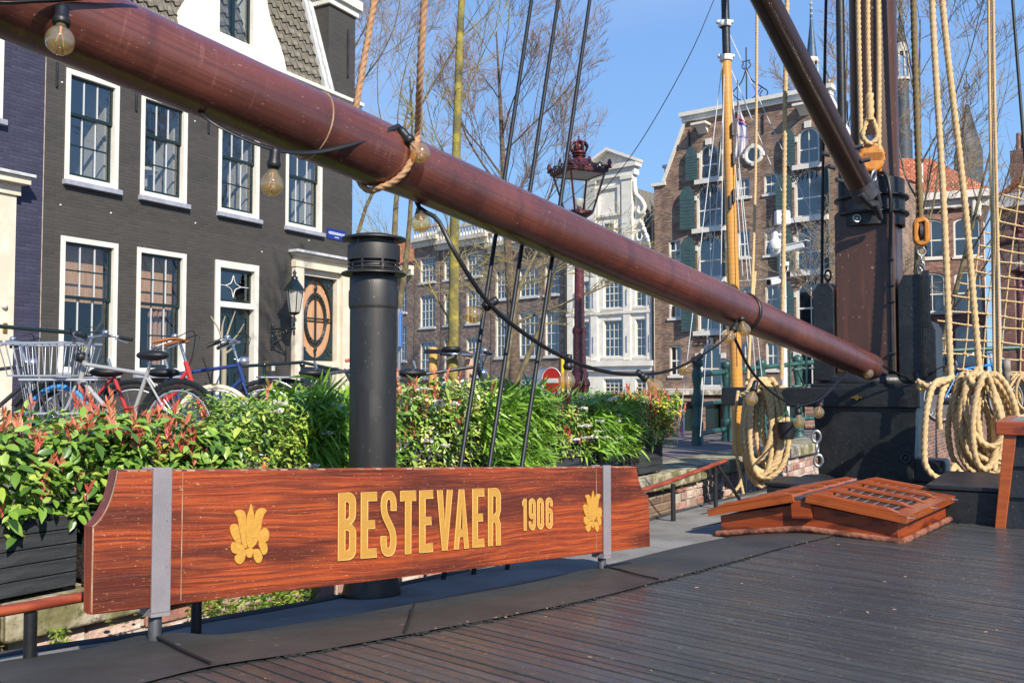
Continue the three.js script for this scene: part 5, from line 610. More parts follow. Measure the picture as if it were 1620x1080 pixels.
// ---------- bicycles ----------
M.chrome = std({ color: 0xc9ccd0, metalness: 0.9, roughness: 0.22 });
M.alu = std({ color: 0xb4b8be, metalness: 0.55, roughness: 0.4 });
M.tyre = std({ color: 0x1b1b1c, roughness: 0.85 });
M.blackPlastic = std({ color: 0x17181a, roughness: 0.5 });
const paint = (c) => phys({ color: c, roughness: 0.3, clearcoat: 0.6, clearcoatRoughness: 0.1 });
function bicycle(label, pos, rotY, o = {}) {
  const g = thing(o.name ?? 'bicycle', label, 'bicycle', { group: 'bicycles parked on the quay', pos, rotY }), fm = paint(o.frame ?? 0x222222), R = 0.335, WB = 1.1, tm = [o.tyreR ? std({ color: o.tyreR, roughness: 0.8 }) : M.tyre, o.tyreF ? std({ color: o.tyreF, roughness: 0.8 }) : M.tyre];
  const fork = o.turn ?? 0;
  [0, 1].forEach((k) => { const w = new THREE.Group(); w.name = 'wheel'; w.position.set(k ? WB : 0, R, 0); if (k) w.rotation.y = fork; g.add(w); mesh('tyre', new THREE.TorusGeometry(R - 0.02, 0.021, 8, 40), tm[k], w); mesh('rim', new THREE.TorusGeometry(R - 0.047, 0.011, 6, 40), M.alu, w); const sp = []; for (let i = 0; i < 28; i++) { const a = i / 28 * Math.PI * 2, b = a + (i % 2 ? 0.35 : -0.35); sp.push(rod(V(Math.cos(b) * 0.03, Math.sin(b) * 0.03, i % 4 < 2 ? 0.025 : -0.025), V(Math.cos(a) * (R - 0.05), Math.sin(a) * (R - 0.05), 0), 0.0014, 4)); } mesh('spokes', merge(sp), M.chrome, w); mesh('hub', rod(V(0, 0, -0.05), V(0, 0, 0.05), 0.022, 10), M.alu, w);
    const arc = []; for (let i = 0; i <= 16; i++) { const a = lerp(k ? 0.35 : 0.05, k ? 2.75 : 2.9, i / 16); arc.push(V(Math.cos(a) * (R + 0.025), Math.sin(a) * (R + 0.025), 0)); } if (!o.bare) mesh('mudguard', sweep(arc, 0.026, 6, { flat: 0.25, up: V(0, 0, 1) }).scale(1, 1, 1), o.guard ? paint(o.guard) : M.blackPlastic, w); });
  const BB = V(0.46, 0.29, 0), ST = V(0.28, 0.78, 0), HT = V(0.86, 0.86, 0), HB = V(0.91, 0.68, 0), FA = V(WB, R, 0), RA = V(0, R, 0);
  mesh('frame', merge([rod(BB, ST, 0.016), o.step ? tube([HB.clone().lerp(HT, 0.6), V(0.68, 0.55, 0), V(0.38, 0.46, 0)], 0.016, 10, 8) : rod(HT.clone().lerp(HB, 0.15), ST.clone().lerp(BB, 0.06), 0.016), rod(HB.clone().lerp(HT, 0.2), BB, 0.019), rod(HB, HT, 0.021), ...[-1, 1].flatMap((s) => [rod(V(RA.x, RA.y, s * 0.055), V(BB.x, BB.y, s * 0.02), 0.010), rod(V(RA.x, RA.y, s * 0.055), V(ST.x, ST.y - 0.06, s * 0.015), 0.009)])]), fm, g);
  mesh('fork', merge([-1, 1].map((s) => tube([V(HB.x, HB.y, s * 0.035), V(HB.x + 0.08, HB.y - 0.2, s * 0.05), V(FA.x, FA.y, s * 0.055)], 0.012, 8, 6))), o.forkMat ?? fm, g);
  mesh('chain_case', merge([rbx(0.52, 0.10, 0.03, 0.014, 0.24, 0.31, 0.06), rod(BB.clone().setZ(-0.08), BB.clone().setZ(0.1), 0.02)]), M.blackPlastic, g);
  mesh('crank', merge([rod(V(0.46, 0.29, 0.1), V(0.56, 0.16, 0.1), 0.01), rod(V(0.46, 0.29, -0.09), V(0.36, 0.42, -0.09), 0.01), rbx(0.09, 0.02, 0.08, 0.006, 0.56, 0.16, 0.15), rbx(0.09, 0.02, 0.08, 0.006, 0.36, 0.42, -0.14)]), M.chrome, g);
  const sd = mesh('saddle', new THREE.SphereGeometry(0.13, 18, 10).scale(1.05, 0.34, 0.75).translate(0.24, 0.90, 0), o.saddle ? std({ color: o.saddle, roughness: 0.6 }) : M.blackPlastic, g); if (o.noSaddle) sd.position.y = -0.13; mesh('seat_post', rod(ST, V(0.25, 0.88, 0), 0.013), M.chrome, g);
  const SH = o.bar ?? 1.04, SX = HT.x - (SH - HT.y) * 0.3, hb = new THREE.Group(); hb.name = 'handlebar'; hb.position.set(SX, SH, 0); hb.rotation.y = fork; g.add(hb);
  mesh('stem', rod(HT, V(SX, SH, 0), 0.0125, 10), M.chrome, g);
  const HW = 0.28; mesh('bar', sweep(curve([V(-0.16, o.drop ?? -0.01, -HW), V(-0.03, 0.02, -HW * 0.85), V(0.05, 0.01, -0.1), V(0, 0, 0), V(0.05, 0.01, 0.1), V(-0.03, 0.02, HW * 0.85), V(-0.16, o.drop ?? -0.01, HW)], 30), 0.0112, 8), o.barMat ?? M.chrome, hb);
  for (const s of [-1, 1]) { mesh('grip', rod(V(-0.17, o.drop ?? -0.01, s * HW), V(-0.06, 0.012, s * HW * 0.92), 0.016, 10), o.grip ? std({ color: o.grip, roughness: 0.7 }) : M.blackPlastic, hb); mesh('brake_lever', rod(V(-0.03, 0, s * HW * 0.86), V(-0.14, -0.04, s * HW * 0.95), 0.006, 6), M.chrome, hb); }
  mesh('bell', new THREE.SphereGeometry(0.028, 12, 8).scale(1, 0.8, 1).translate(-0.02, 0.045, 0.14), M.chrome, hb);
  mesh('brake_cable', merge([tube([V(-0.02, 0.02, 0.2), V(0.12, 0.09, 0.08), V(0.10, -0.1, 0.0), V(0.04, -0.3, 0)], 0.004, 16, 5), tube([V(-0.02, 0.02, -0.2), V(0.14, 0.06, -0.08), V(0.1, -0.14, 0.0), V(0.02, -0.3, 0)], 0.004, 16, 5)]), M.blackPlastic, hb);
  if (!o.noLight) mesh('headlight', merge([lathe([[0, 0.05], [0.035, 0.04], [0.042, 0], [0.038, -0.03], [0, -0.045]], 16).rotateZ(-Math.PI / 2).translate(0.10, -0.16, 0), rod(V(0.02, -0.14, 0), V(0.07, -0.16, 0), 0.008)]), o.lamp ?? M.chrome, hb);
  const rack = (x0, x1, y, z, flare, hgt, nm) => { const m = M.alu, P = (x, yy, zz) => V(x, yy, zz), parts = []; const loop = (yy, e) => [P(x0 - e, yy, -z - e), P(x1 + e, yy, -z - e), P(x1 + e, yy, z + e), P(x0 - e, yy, z + e)]; const ringy = (yy, e, r) => { const L = loop(yy, e); return merge(L.map((a, i) => beam(a, L[(i + 1) % 4], r * 2.2, r * 1.6))); }; const k = mesh(nm, ringy(y + hgt, flare, 0.011), m, g); mesh('lower_ring', ringy(y, 0, 0.009), m, k); const sl = []; for (let s = 0; s < 4; s++) { const A = loop(y, 0), B = loop(y + hgt, flare), n = s % 2 ? 6 : 9; for (let i = 0; i <= n; i++) sl.push(rod(A[s].clone().lerp(A[(s + 1) % 4], i / n), B[s].clone().lerp(B[(s + 1) % 4], i / n), 0.0042, 5)); } for (let i = 0; i <= 8; i++) sl.push(rod(P(lerp(x0, x1, i / 8), y, -z), P(lerp(x0, x1, i / 8), y, z), 0.005, 5)); mesh('slats', merge(sl), m, k); return k; };
  if (o.frontCrate) { rack(0.93, 1.45, 0.74, 0.17, 0.05, 0.26, 'front_basket'); mesh('carrier_stay', merge([-1, 1].map((s) => rod(V(WB, R, s * 0.07), V(1.25, 0.74, s * 0.12), 0.010))), M.blackPlastic, g); }
  if (o.rearCrate) rack(-0.32, 0.16, 0.44, 0.14, 0.04, 0.27, 'rear_basket');
  if (o.rearRack) mesh('rear_rack', merge([rbx(0.42, 0.014, 0.13, 0.004, -0.06, 0.73, 0), rod(V(0, R, 0.07), V(-0.1, 0.73, 0.06), 0.008), rod(V(0, R, -0.07), V(-0.1, 0.73, -0.06), 0.008)]), M.alu, g);
  mesh('stand', rod(V(0.1, 0.3, 0.07), V(-0.02, 0.0, 0.14), 0.009), M.chrome, g);
  return g;
}
const G = (px, d) => { const p = at(px, 605, d); p.y = 0; return p; };
{
  const yaw = (px, d, o, k = 1.1) => 0;
  bicycle('pale grey bicycle with a blue front tyre and big silver front basket', G(283, 7.2), Math.PI - 0.24, { frame: 0x9a9b9a, tyreF: 0x3d86c4, frontCrate: 1, bar: 1.05, lamp: M.blackPlastic });
  bicycle('red bicycle with a cream front tyre, brown grips and silver rear basket', G(118, 7.5), 0.2, { frame: 0xb1302c, tyreF: 0xd8c4ac, grip: 0x8a5328, barMat: std({ color: 0x8f5a2c, roughness: 0.6 }), rearCrate: 1, bar: 1.02, noLight: 1, noSaddle: 1, step: 1, bare: 1 });
  bicycle('dark blue bicycle with chrome handlebars in front of the dark green house door', G(212, 7.9), 0.16, { frame: 0x22356e, bar: 1.03, drop: -0.04, noSaddle: 1, guard: 0x17181a });
  bicycle('black and silver bicycle with low silver rear rack left of the flue', G(455, 8.2), 0.6, { frame: 0x3a3d42, bar: 0.9, grip: 0xa8503c, rearRack: 1, noSaddle: 1 });
  bicycle('black bicycle with straight handlebars right of the flue below the tree stakes', G(610, 8.2), 0.35, { frame: 0x1a1b1d, bar: 0.93, drop: 0.02, noSaddle: 1, turn: 0.5 });
  bicycle('black and white bicycle cut off by the left picture edge', G(-130, 8.0), 0.2, { frame: 0x2a2b2d, bar: 1.02, noSaddle: 1 });
}
// ---------- street lamps ----------
M.lampRed = phys({ roughness: 0.35, clearcoat: 0.4, map: tex(128, 128, (u, v) => mix3(hex(0x642622), hex(0x4b1b18), fbm(u, v, 8, 8, 4, 301)), { repeat: [3, 3] }), bumpMap: tex(128, 128, (u, v) => smooth(0.55, 0.75, fbm(u, v, 14, 14, 3, 302)), { srgb: false, repeat: [3, 3] }), bumpScale: 0.006 });
M.clearGlass = phys({ color: 0xf4f6f4, roughness: 0.03, transmission: 1, thickness: 0, ior: 1.5 });
M.milk = phys({ color: 0xdedbd0, roughness: 0.5, transmission: 0.4, thickness: 0 });
M.greenIron = mottled(0x305a52, 0x254841, { size: 0.4, f: 6, s: 303, rough: 0.42, specks: 0.12, speck: 0x7d8a80, bump: 0.003 });
M.doorGreen = phys({ color: 0x12211f, roughness: 0.3, clearcoat: 0.5, clearcoatRoughness: 0.15 });
M.white = mottled(0xe4e0d4, 0xd8d3c6, { size: 1, f: 5, s: 304, rough: 0.6 });
M.cream = mottled(0xdad0be, 0xcdc1ac, { size: 1.2, f: 5, s: 305, rough: 0.65 });
function crownLamp(label, pos, rotY) {
  const g = thing('street_lamp', label, 'street lamp', { pos, rotY });
  mesh('pole', lathe([[0, 0], [0.19, 0], [0.19, 0.12], [0.15, 0.16], [0.14, 0.6], [0.17, 0.64], [0.17, 0.68], [0.13, 0.72], [0.145, 0.78], [0.105, 0.86], [0.10, 1.3], [0.115, 1.33], [0.115, 1.37], [0.085, 1.42], [0.07, 2.55], [0.085, 2.58], [0.085, 2.62], [0.06, 2.66], [0.055, 2.83]].map(([r, y]) => [r * 0.82, y]), 24), M.lampRed, g);
  mesh('ladder_bar', merge([rod(V(-0.22, 2.60, 0), V(0.22, 2.60, 0), 0.014), new THREE.SphereGeometry(0.025, 8, 6).translate(-0.22, 2.6, 0), new THREE.SphereGeometry(0.025, 8, 6).translate(0.22, 2.6, 0)]), M.lampRed, g);
  const h = new THREE.Group(); h.name = 'lantern'; h.position.y = 2.82; g.add(h);
  mesh('base_dish', lathe([[0, 0], [0.07, 0.0], [0.16, 0.06], [0.19, 0.085], [0.17, 0.10], [0, 0.10]], 20), M.lampRed, h);
  const b = 0.135, t = 0.25, y0 = 0.10, y1 = 0.60, bars = [], C = [[-1, -1], [1, -1], [1, 1], [-1, 1]];
  C.forEach(([x, z], i) => { const [x2, z2] = C[(i + 1) % 4]; bars.push(beam(V(x * b, y0, z * b), V(x * t, y1, z * t), 0.022, 0.022), beam(V(x * b, y0, z * b), V(x2 * b, y0, z2 * b), 0.02, 0.02), beam(V(x * t, y1, z * t), V(x2 * t, y1, z2 * t), 0.024, 0.03));
    const q = new THREE.BufferGeometry(), A = [V(x * b, y0, z * b), V(x2 * b, y0, z2 * b), V(x2 * t, y1, z2 * t), V(x * t, y1, z * t)]; q.setAttribute('position', new THREE.Float32BufferAttribute([A[0], A[1], A[2], A[0], A[2], A[3]].flatMap((v) => [v.x, v.y, v.z]), 3)); q.computeVertexNormals(); mesh('glass_pane', q, M.clearGlass, h); });
  mesh('frame', merge(bars), M.lampRed, h);
  const sq = (r, y, r2, y2) => new THREE.CylinderGeometry(r2 * Math.SQRT2, r * Math.SQRT2, y2 - y, 4, 1).rotateY(Math.PI / 4).translate(0, (y + y2) / 2, 0).toNonIndexed();
  const roof = merge([sq(0.28, 0.60, 0.29, 0.645), sq(0.29, 0.645, 0.27, 0.66), sq(0.2, 0.66, 0.10, 0.80), lathe([[0.1, 0.78], [0.075, 0.82], [0.10, 0.84], [0.075, 0.86], [0.06, 0.87]], 16)]); roof.computeVertexNormals(); mesh('roof', roof, M.lampRed, h); mesh('roof_lining', sq(0.25, 0.595, 0.2, 0.605), M.white, h);
  const cr = []; C.forEach(([x, z], i) => { const [x2, z2] = C[(i + 1) % 4]; for (let k = 0; k < 7; k++) { const a = (k + 0.5) / 7, p = V(lerp(x, x2, a) * 0.28, 0.66, lerp(z, z2, a) * 0.28), hgt = k === 3 ? 0.12 : k % 2 ? 0.065 : 0.045; cr.push(new THREE.TorusGeometry(0.028, 0.009, 5, 10).scale(1, hgt / 0.06, 1).rotateY(Math.atan2(x2 - x, z2 - z) + Math.PI / 2).translate(p.x, p.y + hgt * 0.45, p.z)); } cr.push(lathe([[0, 0], [0.03, 0], [0.022, 0.04], [0.034, 0.07], [0.012, 0.12], [0, 0.125]], 8).translate(x * 0.295, 0.65, z * 0.295)); });
  mesh('cresting', merge(cr), M.lampRed, h);
  const cw = []; cw.push(lathe([[0.085, 0.87], [0.10, 0.875], [0.10, 0.90], [0.085, 0.905]], 20)); for (let i = 0; i < 8; i++) { const a = i / 8 * Math.PI * 2; cw.push(tube([V(Math.cos(a) * 0.088, 0.90, Math.sin(a) * 0.088), V(Math.cos(a) * 0.118, 0.96, Math.sin(a) * 0.118), V(Math.cos(a) * 0.085, 1.02, Math.sin(a) * 0.085), V(0, 1.035, 0)], 0.017, 10, 6)); } cw.push(new THREE.SphereGeometry(0.075, 14, 10).translate(0, 0.955, 0), new THREE.SphereGeometry(0.022, 10, 8).translate(0, 1.06, 0), lathe([[0, 1.14], [0.006, 1.12], [0.018, 1.10], [0.006, 1.08], [0.01, 1.06]], 8)); mesh('crown', merge(cw), M.lampRed, h);
  mesh('burner', merge([lathe([[0, 0.1], [0.05, 0.1], [0.06, 0.13], [0.03, 0.15], [0.03, 0.17]], 14)]), M.lampRed, h); mesh('lamp_glass', lathe([[0.03, 0.17], [0.06, 0.22], [0.065, 0.27], [0.05, 0.275]], 16), M.milk, h);
  return g;
}
crownLamp('tall dark red street lamp with a crowned glass lantern behind the hedge', G(917, 12), 0.42);
crownLamp('second dark red street lamp half cut off at the right picture edge', at(1617, 605, 16).setY(0), 0.3).scale.setScalar(0.9);

// ---------- signs ----------
{
  const p = at(873, 602, 14), g = thing('no_entry_sign', 'round red no entry sign with white bar in front of the lamp post', 'road sign', { pos: V(p.x, 0, p.z), rotY: -0.75 }), red = std({ color: 0xc22a22, roughness: 0.4 }), y = p.y;
  mesh('pole', rod(V(0, 0, -0.05), V(0, y + 0.2, -0.05), 0.025, 10), M.galv, g); mesh('disc', new THREE.CylinderGeometry(0.2, 0.2, 0.015, 40).rotateX(Math.PI / 2).translate(0, y, 0), red, g); mesh('rim', new THREE.TorusGeometry(0.196, 0.007, 6, 40).translate(0, y, 0.006), M.white, g); mesh('bar', rbx(0.27, 0.07, 0.006, 0.002, 0, y, 0.009), M.white, g);
  const b = at(861, 602, 14.5), k = thing('round_sign', 'back of a grey round sign edge behind the red no entry sign', 'road sign', { pos: V(b.x, 0, b.z), rotY: -0.5 }); mesh('disc', new THREE.CylinderGeometry(0.2, 0.2, 0.015, 32).rotateX(Math.PI / 2).translate(0, b.y, 0), std({ color: 0x9aa2b0, roughness: 0.5, metalness: 0.4 }), k); mesh('rim', new THREE.TorusGeometry(0.198, 0.008, 6, 32).translate(0, b.y, 0.004), M.galv, k); mesh('pole', rod(V(0, 0, -0.06), V(0, b.y + 0.2, -0.06), 0.025, 8), M.galv, k);
  const yp = G(890, 15), s = thing('marker_post', 'slim yellow marker post beside the no entry sign', 'post', { pos: yp }), yel = std({ color: 0xd0b020, roughness: 0.5 }); mesh('shaft', rod(V(0, 0, 0), V(0, 1.12, 0), 0.03, 12), yel, s); mesh('cap', lathe([[0.036, 1.10], [0.036, 1.13], [0.0, 1.15]], 12), M.blackPlastic, s);
  const q = at(631, 522, 13), bs = thing('parking_sign', 'blue edged sign panel on a grey pole just right of the flue', 'road sign', { pos: V(q.x, 0, q.z), rotY: 1.62 }); mesh('panel', rbx(0.42, 0.5, 0.02, 0.006, 0, q.y, 0.03), std({ color: 0x4f7ec0, roughness: 0.4 }), bs); mesh('back', rbx(0.4, 0.48, 0.01, 0.004, 0, q.y, 0.012), M.alu, bs); mesh('pole', rod(V(0, 0, 0), V(0, q.y + 0.3, 0), 0.028, 10), M.galv, bs);
}
// ---------- camera pole ----------
{
  const d = 13, b = G(1241, d), g = thing('camera_pole', 'white pole carrying several surveillance cameras in front of the warehouse', 'camera pole', { pos: b }), yy = (py) => at(1241, py, d).y, wm = std({ color: 0xd4d5d4, roughness: 0.4 });
  mesh('pole', lathe([[0, 0], [0.07, 0], [0.07, 0.4], [0.046, 0.44], [0.045, yy(352)], [0, yy(352)]], 18), wm, g); for (const py of [430, 470, 505]) mesh('joint', lathe([[0.045, -0.01], [0.055, -0.008], [0.055, 0.008], [0.045, 0.01]], 18).translate(0, yy(py), 0), wm, g);
  mesh('control_box', rbx(0.2, 0.2, 0.12, 0.012, -0.02, yy(346), 0.08), wm, g);
  const dome = mesh('dome_camera', lathe([[0, 0.16], [0.03, 0.15], [0.045, 0.06], [0.085, 0.02], [0.09, -0.06], [0.075, -0.10]], 18).translate(-0.13, yy(385), 0.1), wm, g); mesh('lens_dome', new THREE.SphereGeometry(0.07, 16, 12).translate(-0.13, yy(385) - 0.11, 0.1), wm, dome); mesh('lens', new THREE.CylinderGeometry(0.03, 0.03, 0.02, 14).rotateX(1.4).translate(-0.13, yy(385) - 0.11, 0.165), M.blackPlastic, dome); mesh('arm', rod(V(0, yy(372), 0.0), V(-0.13, yy(372), 0.1), 0.02, 8), wm, dome);
  for (const [px, py, a, t] of [[1254, 393, 0.9, -0.15], [1238, 424, -0.3, 0.25], [1223, 446, -0.9, 0.2]]) { const p = at(px, py, d).sub(b); const c = mesh('bullet_camera', rbx(0.10, 0.085, 0.30, 0.015).rotateX(t).rotateY(a).translate(p.x, p.y, p.z + 0.12), wm, g); mesh('sunshield', rbx(0.12, 0.012, 0.36, 0.004, 0, 0.05, 0.02).rotateX(t).rotateY(a).translate(p.x, p.y, p.z + 0.12), wm, c); mesh('lens', new THREE.CylinderGeometry(0.035, 0.035, 0.02, 14).rotateX(Math.PI / 2).translate(0, 0, 0.152).rotateX(t).rotateY(a).translate(p.x, p.y, p.z + 0.12), M.blackPlastic, c); mesh('bracket', rod(V(0, p.y - 0.03, 0), V(p.x, p.y, p.z + 0.1), 0.015, 8), wm, c); }
}
// ---------- bridge railing ----------
{
  const g = thing('bridge_railing', 'dark green cast iron railing with turned posts rising towards the mast', 'railing', { pos: at(1104, 722, 10) });
  const post = (px, pyB, pyT, d) => { const b = at(px, pyB, d), H = at(px, pyT, d).y - b.y; wp(g, 'post', lathe([[0, 0], [0.13, 0], [0.13, 0.08], [0.09, 0.11], [0.075, 0.26], [0.085, 0.30], [0.085, 0.34], [0.06, 0.36], [0.055, 0.50], [0.085, 0.52], [0.085, 0.60], [0.06, 0.63], [0.05, 0.70], [0.07, 0.80], [0.075, 0.84], [0.05, 0.90], [0.085, 0.92], [0.085, 0.98], [0.05, 1.0], [0, 1.02]].map(([r, y]) => [r * 0.78, y * H / 1.02]), 20).translate(b.x, b.y, b.z), M.greenIron); };
  post(1104, 722, 563, 10.0); post(1151, 712, 568, 10.7); post(1206, 706, 566, 11.3); post(1264, 700, 560, 11.6);
  for (const [L, r] of [[[[1104, 593, 10], [1151, 588, 10.7], [1206, 581, 11.3], [1340, 568, 11.8], [1480, 556, 12], [1660, 548, 12]], 0.03], [[[1104, 641, 10], [1151, 634, 10.7], [1206, 627, 11.3], [1340, 612, 11.8], [1480, 598, 12], [1660, 590, 12]], 0.024], [[[1104, 687, 10], [1151, 678, 10.7], [1206, 670, 11.3], [1340, 655, 11.8]], 0.028]]) wp(g, 'rail', tube(L.map((p) => at(...p)), r, 40, 8), M.greenIron);
  // stair and gate irons
  const s = thing('gate_frame', 'thin dark iron gate frame between the camera pole and the left cheek', 'gate', { pos: at(1290, 640, 9.5) }); for (const [a, b] of [[[1250, 545], [1250, 620]], [[1276, 540], [1276, 620]], [[1250, 585], [1330, 578]], [[1250, 612], [1330, 605]], [[1262, 582], [1272, 610]]]) wp(s, 'bar', rod(at(...a, 9.5), at(...b, 9.5), 0.013, 8), M.greenIron);
}
// ---------- brick parapet beyond the railing ----------
{
  const a = at(1052, 690, 12.6).setY(0), b = at(1345, 690, 13.4).setY(0), L = a.distanceTo(b), g = thing('brick_parapet', 'low brick parapet with pale coping and dark recesses behind the green railing', 'wall', { pos: a, rotY: -Math.atan2(b.z - a.z, b.x - a.x) }), H = 0.50, br = brickwork([0x7c5a4a, 0x6d4d40, 0x8a6756, 0x5e443a], 0x9a8c80, { s: 461, stain: 0.35, stainTo: 0x3a2f2a }), holes = [[0.22, 0.52], [0.62, 0.92], [1.4, 1.75], [1.95, 2.2]];
  const s = shapeOf([[0, -0.3], [0, H], [L, H], [L, -0.3]]); holes.forEach(([x0, x1]) => s.holes.push(new THREE.Path([[x0, -0.2], [x0, H - 0.09], [x1, H - 0.09], [x1, -0.2]].map(([x, y]) => new THREE.Vector2(x, y))))); mesh('wall', extrude(s, 0.25, 0).translate(0, 0, -0.25), br, g);
  for (let i = 0; i < 4; i++) { const [x0, x1] = holes[i]; mesh('recess_door', bx(x0, x1, -0.2, H - 0.09, -0.2, -0.14), M.doorGreen, g); }
  for (let i = 0; i < 3; i++) mesh('coping_stone', rbx(L / 3 - 0.008, 0.07, 0.36, 0.012, (i + 0.5) * L / 3, H + 0.036, -0.11), M.stone, g);
}
// ---------- street odds and ends ----------
{
  // tree stakes with their strap
  for (const [px, py, c, lab] of [[685, 549, 0xc49a54, 'pale yellow wooden tree stake left of the lichen covered trunk'], [742, 556, 0xb99a82, 'pinkish wooden tree stake right of the lichen covered trunk']]) { const t = at(px, py, 12.2), g = thing('tree_stake', lab, 'stake', { pos: V(t.x, 0, t.z), group: 'stakes supporting the street tree' }); mesh('post', lathe([[0, 0], [0.062, 0], [0.06, t.y - 0.02], [0.045, t.y], [0, t.y]], 14), std({ color: c, roughness: 0.85, bumpMap: grain(9, 3), bumpScale: 0.004 }), g); mesh('knot', new THREE.SphereGeometry(0.02, 8, 6).scale(1, 1.4, 0.5).translate(0.02, t.y * 0.7, 0.055), M.twig, g); }
  const b = thing('tree_tie', 'black rubber strap tying the lichen covered trunk to its stakes', 'strap', { pos: at(713, 558, 12.1) }); wp(b, 'band', merge([beam(at(671, 556, 12.05), at(716, 556, 11.95), 0.02, 0.06), beam(at(716, 554, 11.95), at(748, 563, 12.05), 0.02, 0.07)]), M.blackPlastic); wp(b, 'buckle', new THREE.TorusGeometry(0.1, 0.03, 6, 20).scale(1, 1, 1.2).rotateX(Math.PI / 2).translate(at(714, 552, 12).x, at(714, 552, 12).y, at(714, 552, 12).z), M.blackPlastic);
  // bin bag of pink ribbon on a frame
  const pk = thing('ribbon_frame', 'white barrier frame with pink ribbons on the street beyond the planters', 'barrier', { pos: at(1066, 712, 11.5).setY(-0.1) }), pm = std({ color: 0xc95ac0, roughness: 0.5, side: THREE.DoubleSide }); mesh('frame', merge([rod(V(-0.1, 0, 0), V(-0.1, 0.42, 0), 0.01), rod(V(0.13, 0, 0), V(0.13, 0.42, 0), 0.01), rod(V(-0.1, 0.42, 0), V(0.13, 0.42, 0), 0.01), rod(V(-0.1, 0.06, 0), V(0.13, 0.06, 0), 0.01)]), M.white, pk); const rr = rng(91); for (let i = 0; i < 14; i++) { const a = rr() * 6, p = V(-0.04 + Math.cos(a) * 0.08, 0.08 + rr() * 0.28, Math.sin(a) * 0.06); mesh('ribbon', sweep(curve([p, p.clone().add(V(0.05, 0.04, 0.02)), p.clone().add(V(0.07, -0.04, 0.03))], 6), 0.018, 5, { flat: 0.2 }), pm, pk); }
  const st = thing('market_stall', 'low green and white stall front under the black beam left of the mast', 'stall', { pos: at(1275, 690, 14).setY(0) }); const tw = at(1275, 668, 14).y; mesh('counter', rbx(0.5, 0.16, 0.3, 0.01, 0, tw, 0), std({ color: 0x4f9a7a, roughness: 0.6 }), st); mesh('top', rbx(0.54, 0.03, 0.34, 0.006, 0, tw + 0.095, 0), M.white, st); mesh('stripe', bx(-0.25, 0.25, tw - 0.03, tw + 0.01, 0.151, 0.154), M.white, st); for (const x of [-0.22, 0.22]) mesh('leg', bx(x - 0.015, x + 0.015, -0.02, tw - 0.08, -0.12, -0.09), M.alu, st);
  const bk = at(1244, 672, 7.2), kb = thing('hanging_bucket', 'small black bucket hanging on a green cord below the black beam', 'bucket', { pos: bk }); mesh('pail', lathe([[0, -0.11], [0.055, -0.11], [0.068, 0.02], [0.07, 0.02], [0.06, -0.1]], 20), M.blackPlastic, kb); mesh('rim', new THREE.TorusGeometry(0.069, 0.006, 6, 20).rotateX(Math.PI / 2).translate(0, 0.02, 0), M.blackPlastic, kb); mesh('cord', merge([rod(V(0, 0.09, 0), V(0, 0.21, 0), 0.004, 6), rod(V(-0.065, 0.02, 0), V(0, 0.1, 0), 0.003, 5), rod(V(0.065, 0.02, 0), V(0, 0.1, 0), 0.003, 5)]), std({ color: 0x1f7a4a }), kb);
  bicycle('bright blue bicycle standing on the bridge behind the climbing net', at(1490, 640, 13).setY(0.1), 0.25, { frame: 0x2a7fc4, bar: 1.0, noSaddle: 1 });
}
// ---------- house materials ----------
M.blackBrick = brickwork([0x3f3c38, 0x413e3a, 0x3d3a36], 0x3c3935, { vary: 0.3, bump: 0.0025, stain: 0.35, stainTo: 0x4a4642, s: 401, j: 0.012, rough: 0.7 });
M.blueBrick = brickwork([0x37364b, 0x343346, 0x3b3a50], 0x303041, { vary: 0.4, bump: 0.003, stain: 0.2, stainTo: 0x44435a, s: 402, j: 0.012, rough: 0.65 });
M.wareBrick = brickwork([0x8f715c, 0x816452, 0x9c7f69, 0x735a4a, 0x887060], 0xafa292, { s: 403, stain: 0.25, stainTo: 0x3c302c, bh: 0.075, bw: 0.22 });
M.brownBrick = brickwork([0x8c7868, 0x806c5c, 0x988472, 0x726050], 0xa69888, { s: 404, stain: 0.3, stainTo: 0x4a3a36, bh: 0.075, bw: 0.22 });
M.rightBrick = brickwork([0x8a6254, 0x7b564a, 0x977062, 0x6f5048], 0xa89888, { s: 405, stain: 0.25, bh: 0.075, bw: 0.22 });
M.frameWhite = mottled(0xdedad0, 0xd3cfc3, { size: 0.9, f: 6, s: 411, rough: 0.5 });
M.sillGrey = mottled(0x9da0ac, 0x8d909c, { size: 0.8, f: 6, s: 412, rough: 0.55 });
M.sashGreen = std({ color: 0x16282b, roughness: 0.35 });

M.barWhite = std({ color: 0xbfc2c2, roughness: 0.5 });
M.glass = phys({ color: 0xe4eaee, roughness: 0.015, transmission: 1, thickness: 0, ior: 1.8 });
M.glassBright = phys({ color: 0xe4eaee, roughness: 0.015, transmission: 1, thickness: 0, ior: 2.4 });
M.farGlass = phys({ color: 0x10161c, roughness: 0.04, ior: 2.3, metalness: 0.0 });
M.room = std({ color: 0x4a4640, roughness: 0.9 });
M.roomLight = std({ color: 0xb8afa2, roughness: 0.9 });
M.blind = mottled(0xc69a78, 0xb28664, { size: 0.6, f: 30, fy: 4, s: 413, rough: 0.9 });
M.curtain = mottled(0xb08a74, 0x8f6c58, { size: 0.5, f: 10, fy: 2, s: 414, rough: 0.95 });
M.tileGrey = [0x6f6a5e, 0x7c766a].map((c, i) => mottled(c, 0x56524a, { size: 0.4, f: 6, s: 415 + i, rough: 0.85, bump: 0.004, n: 128 }));
M.lead = mottled(0xa9abad, 0xc4c6c6, { size: 0.5, f: 5, s: 418, rough: 0.5 });
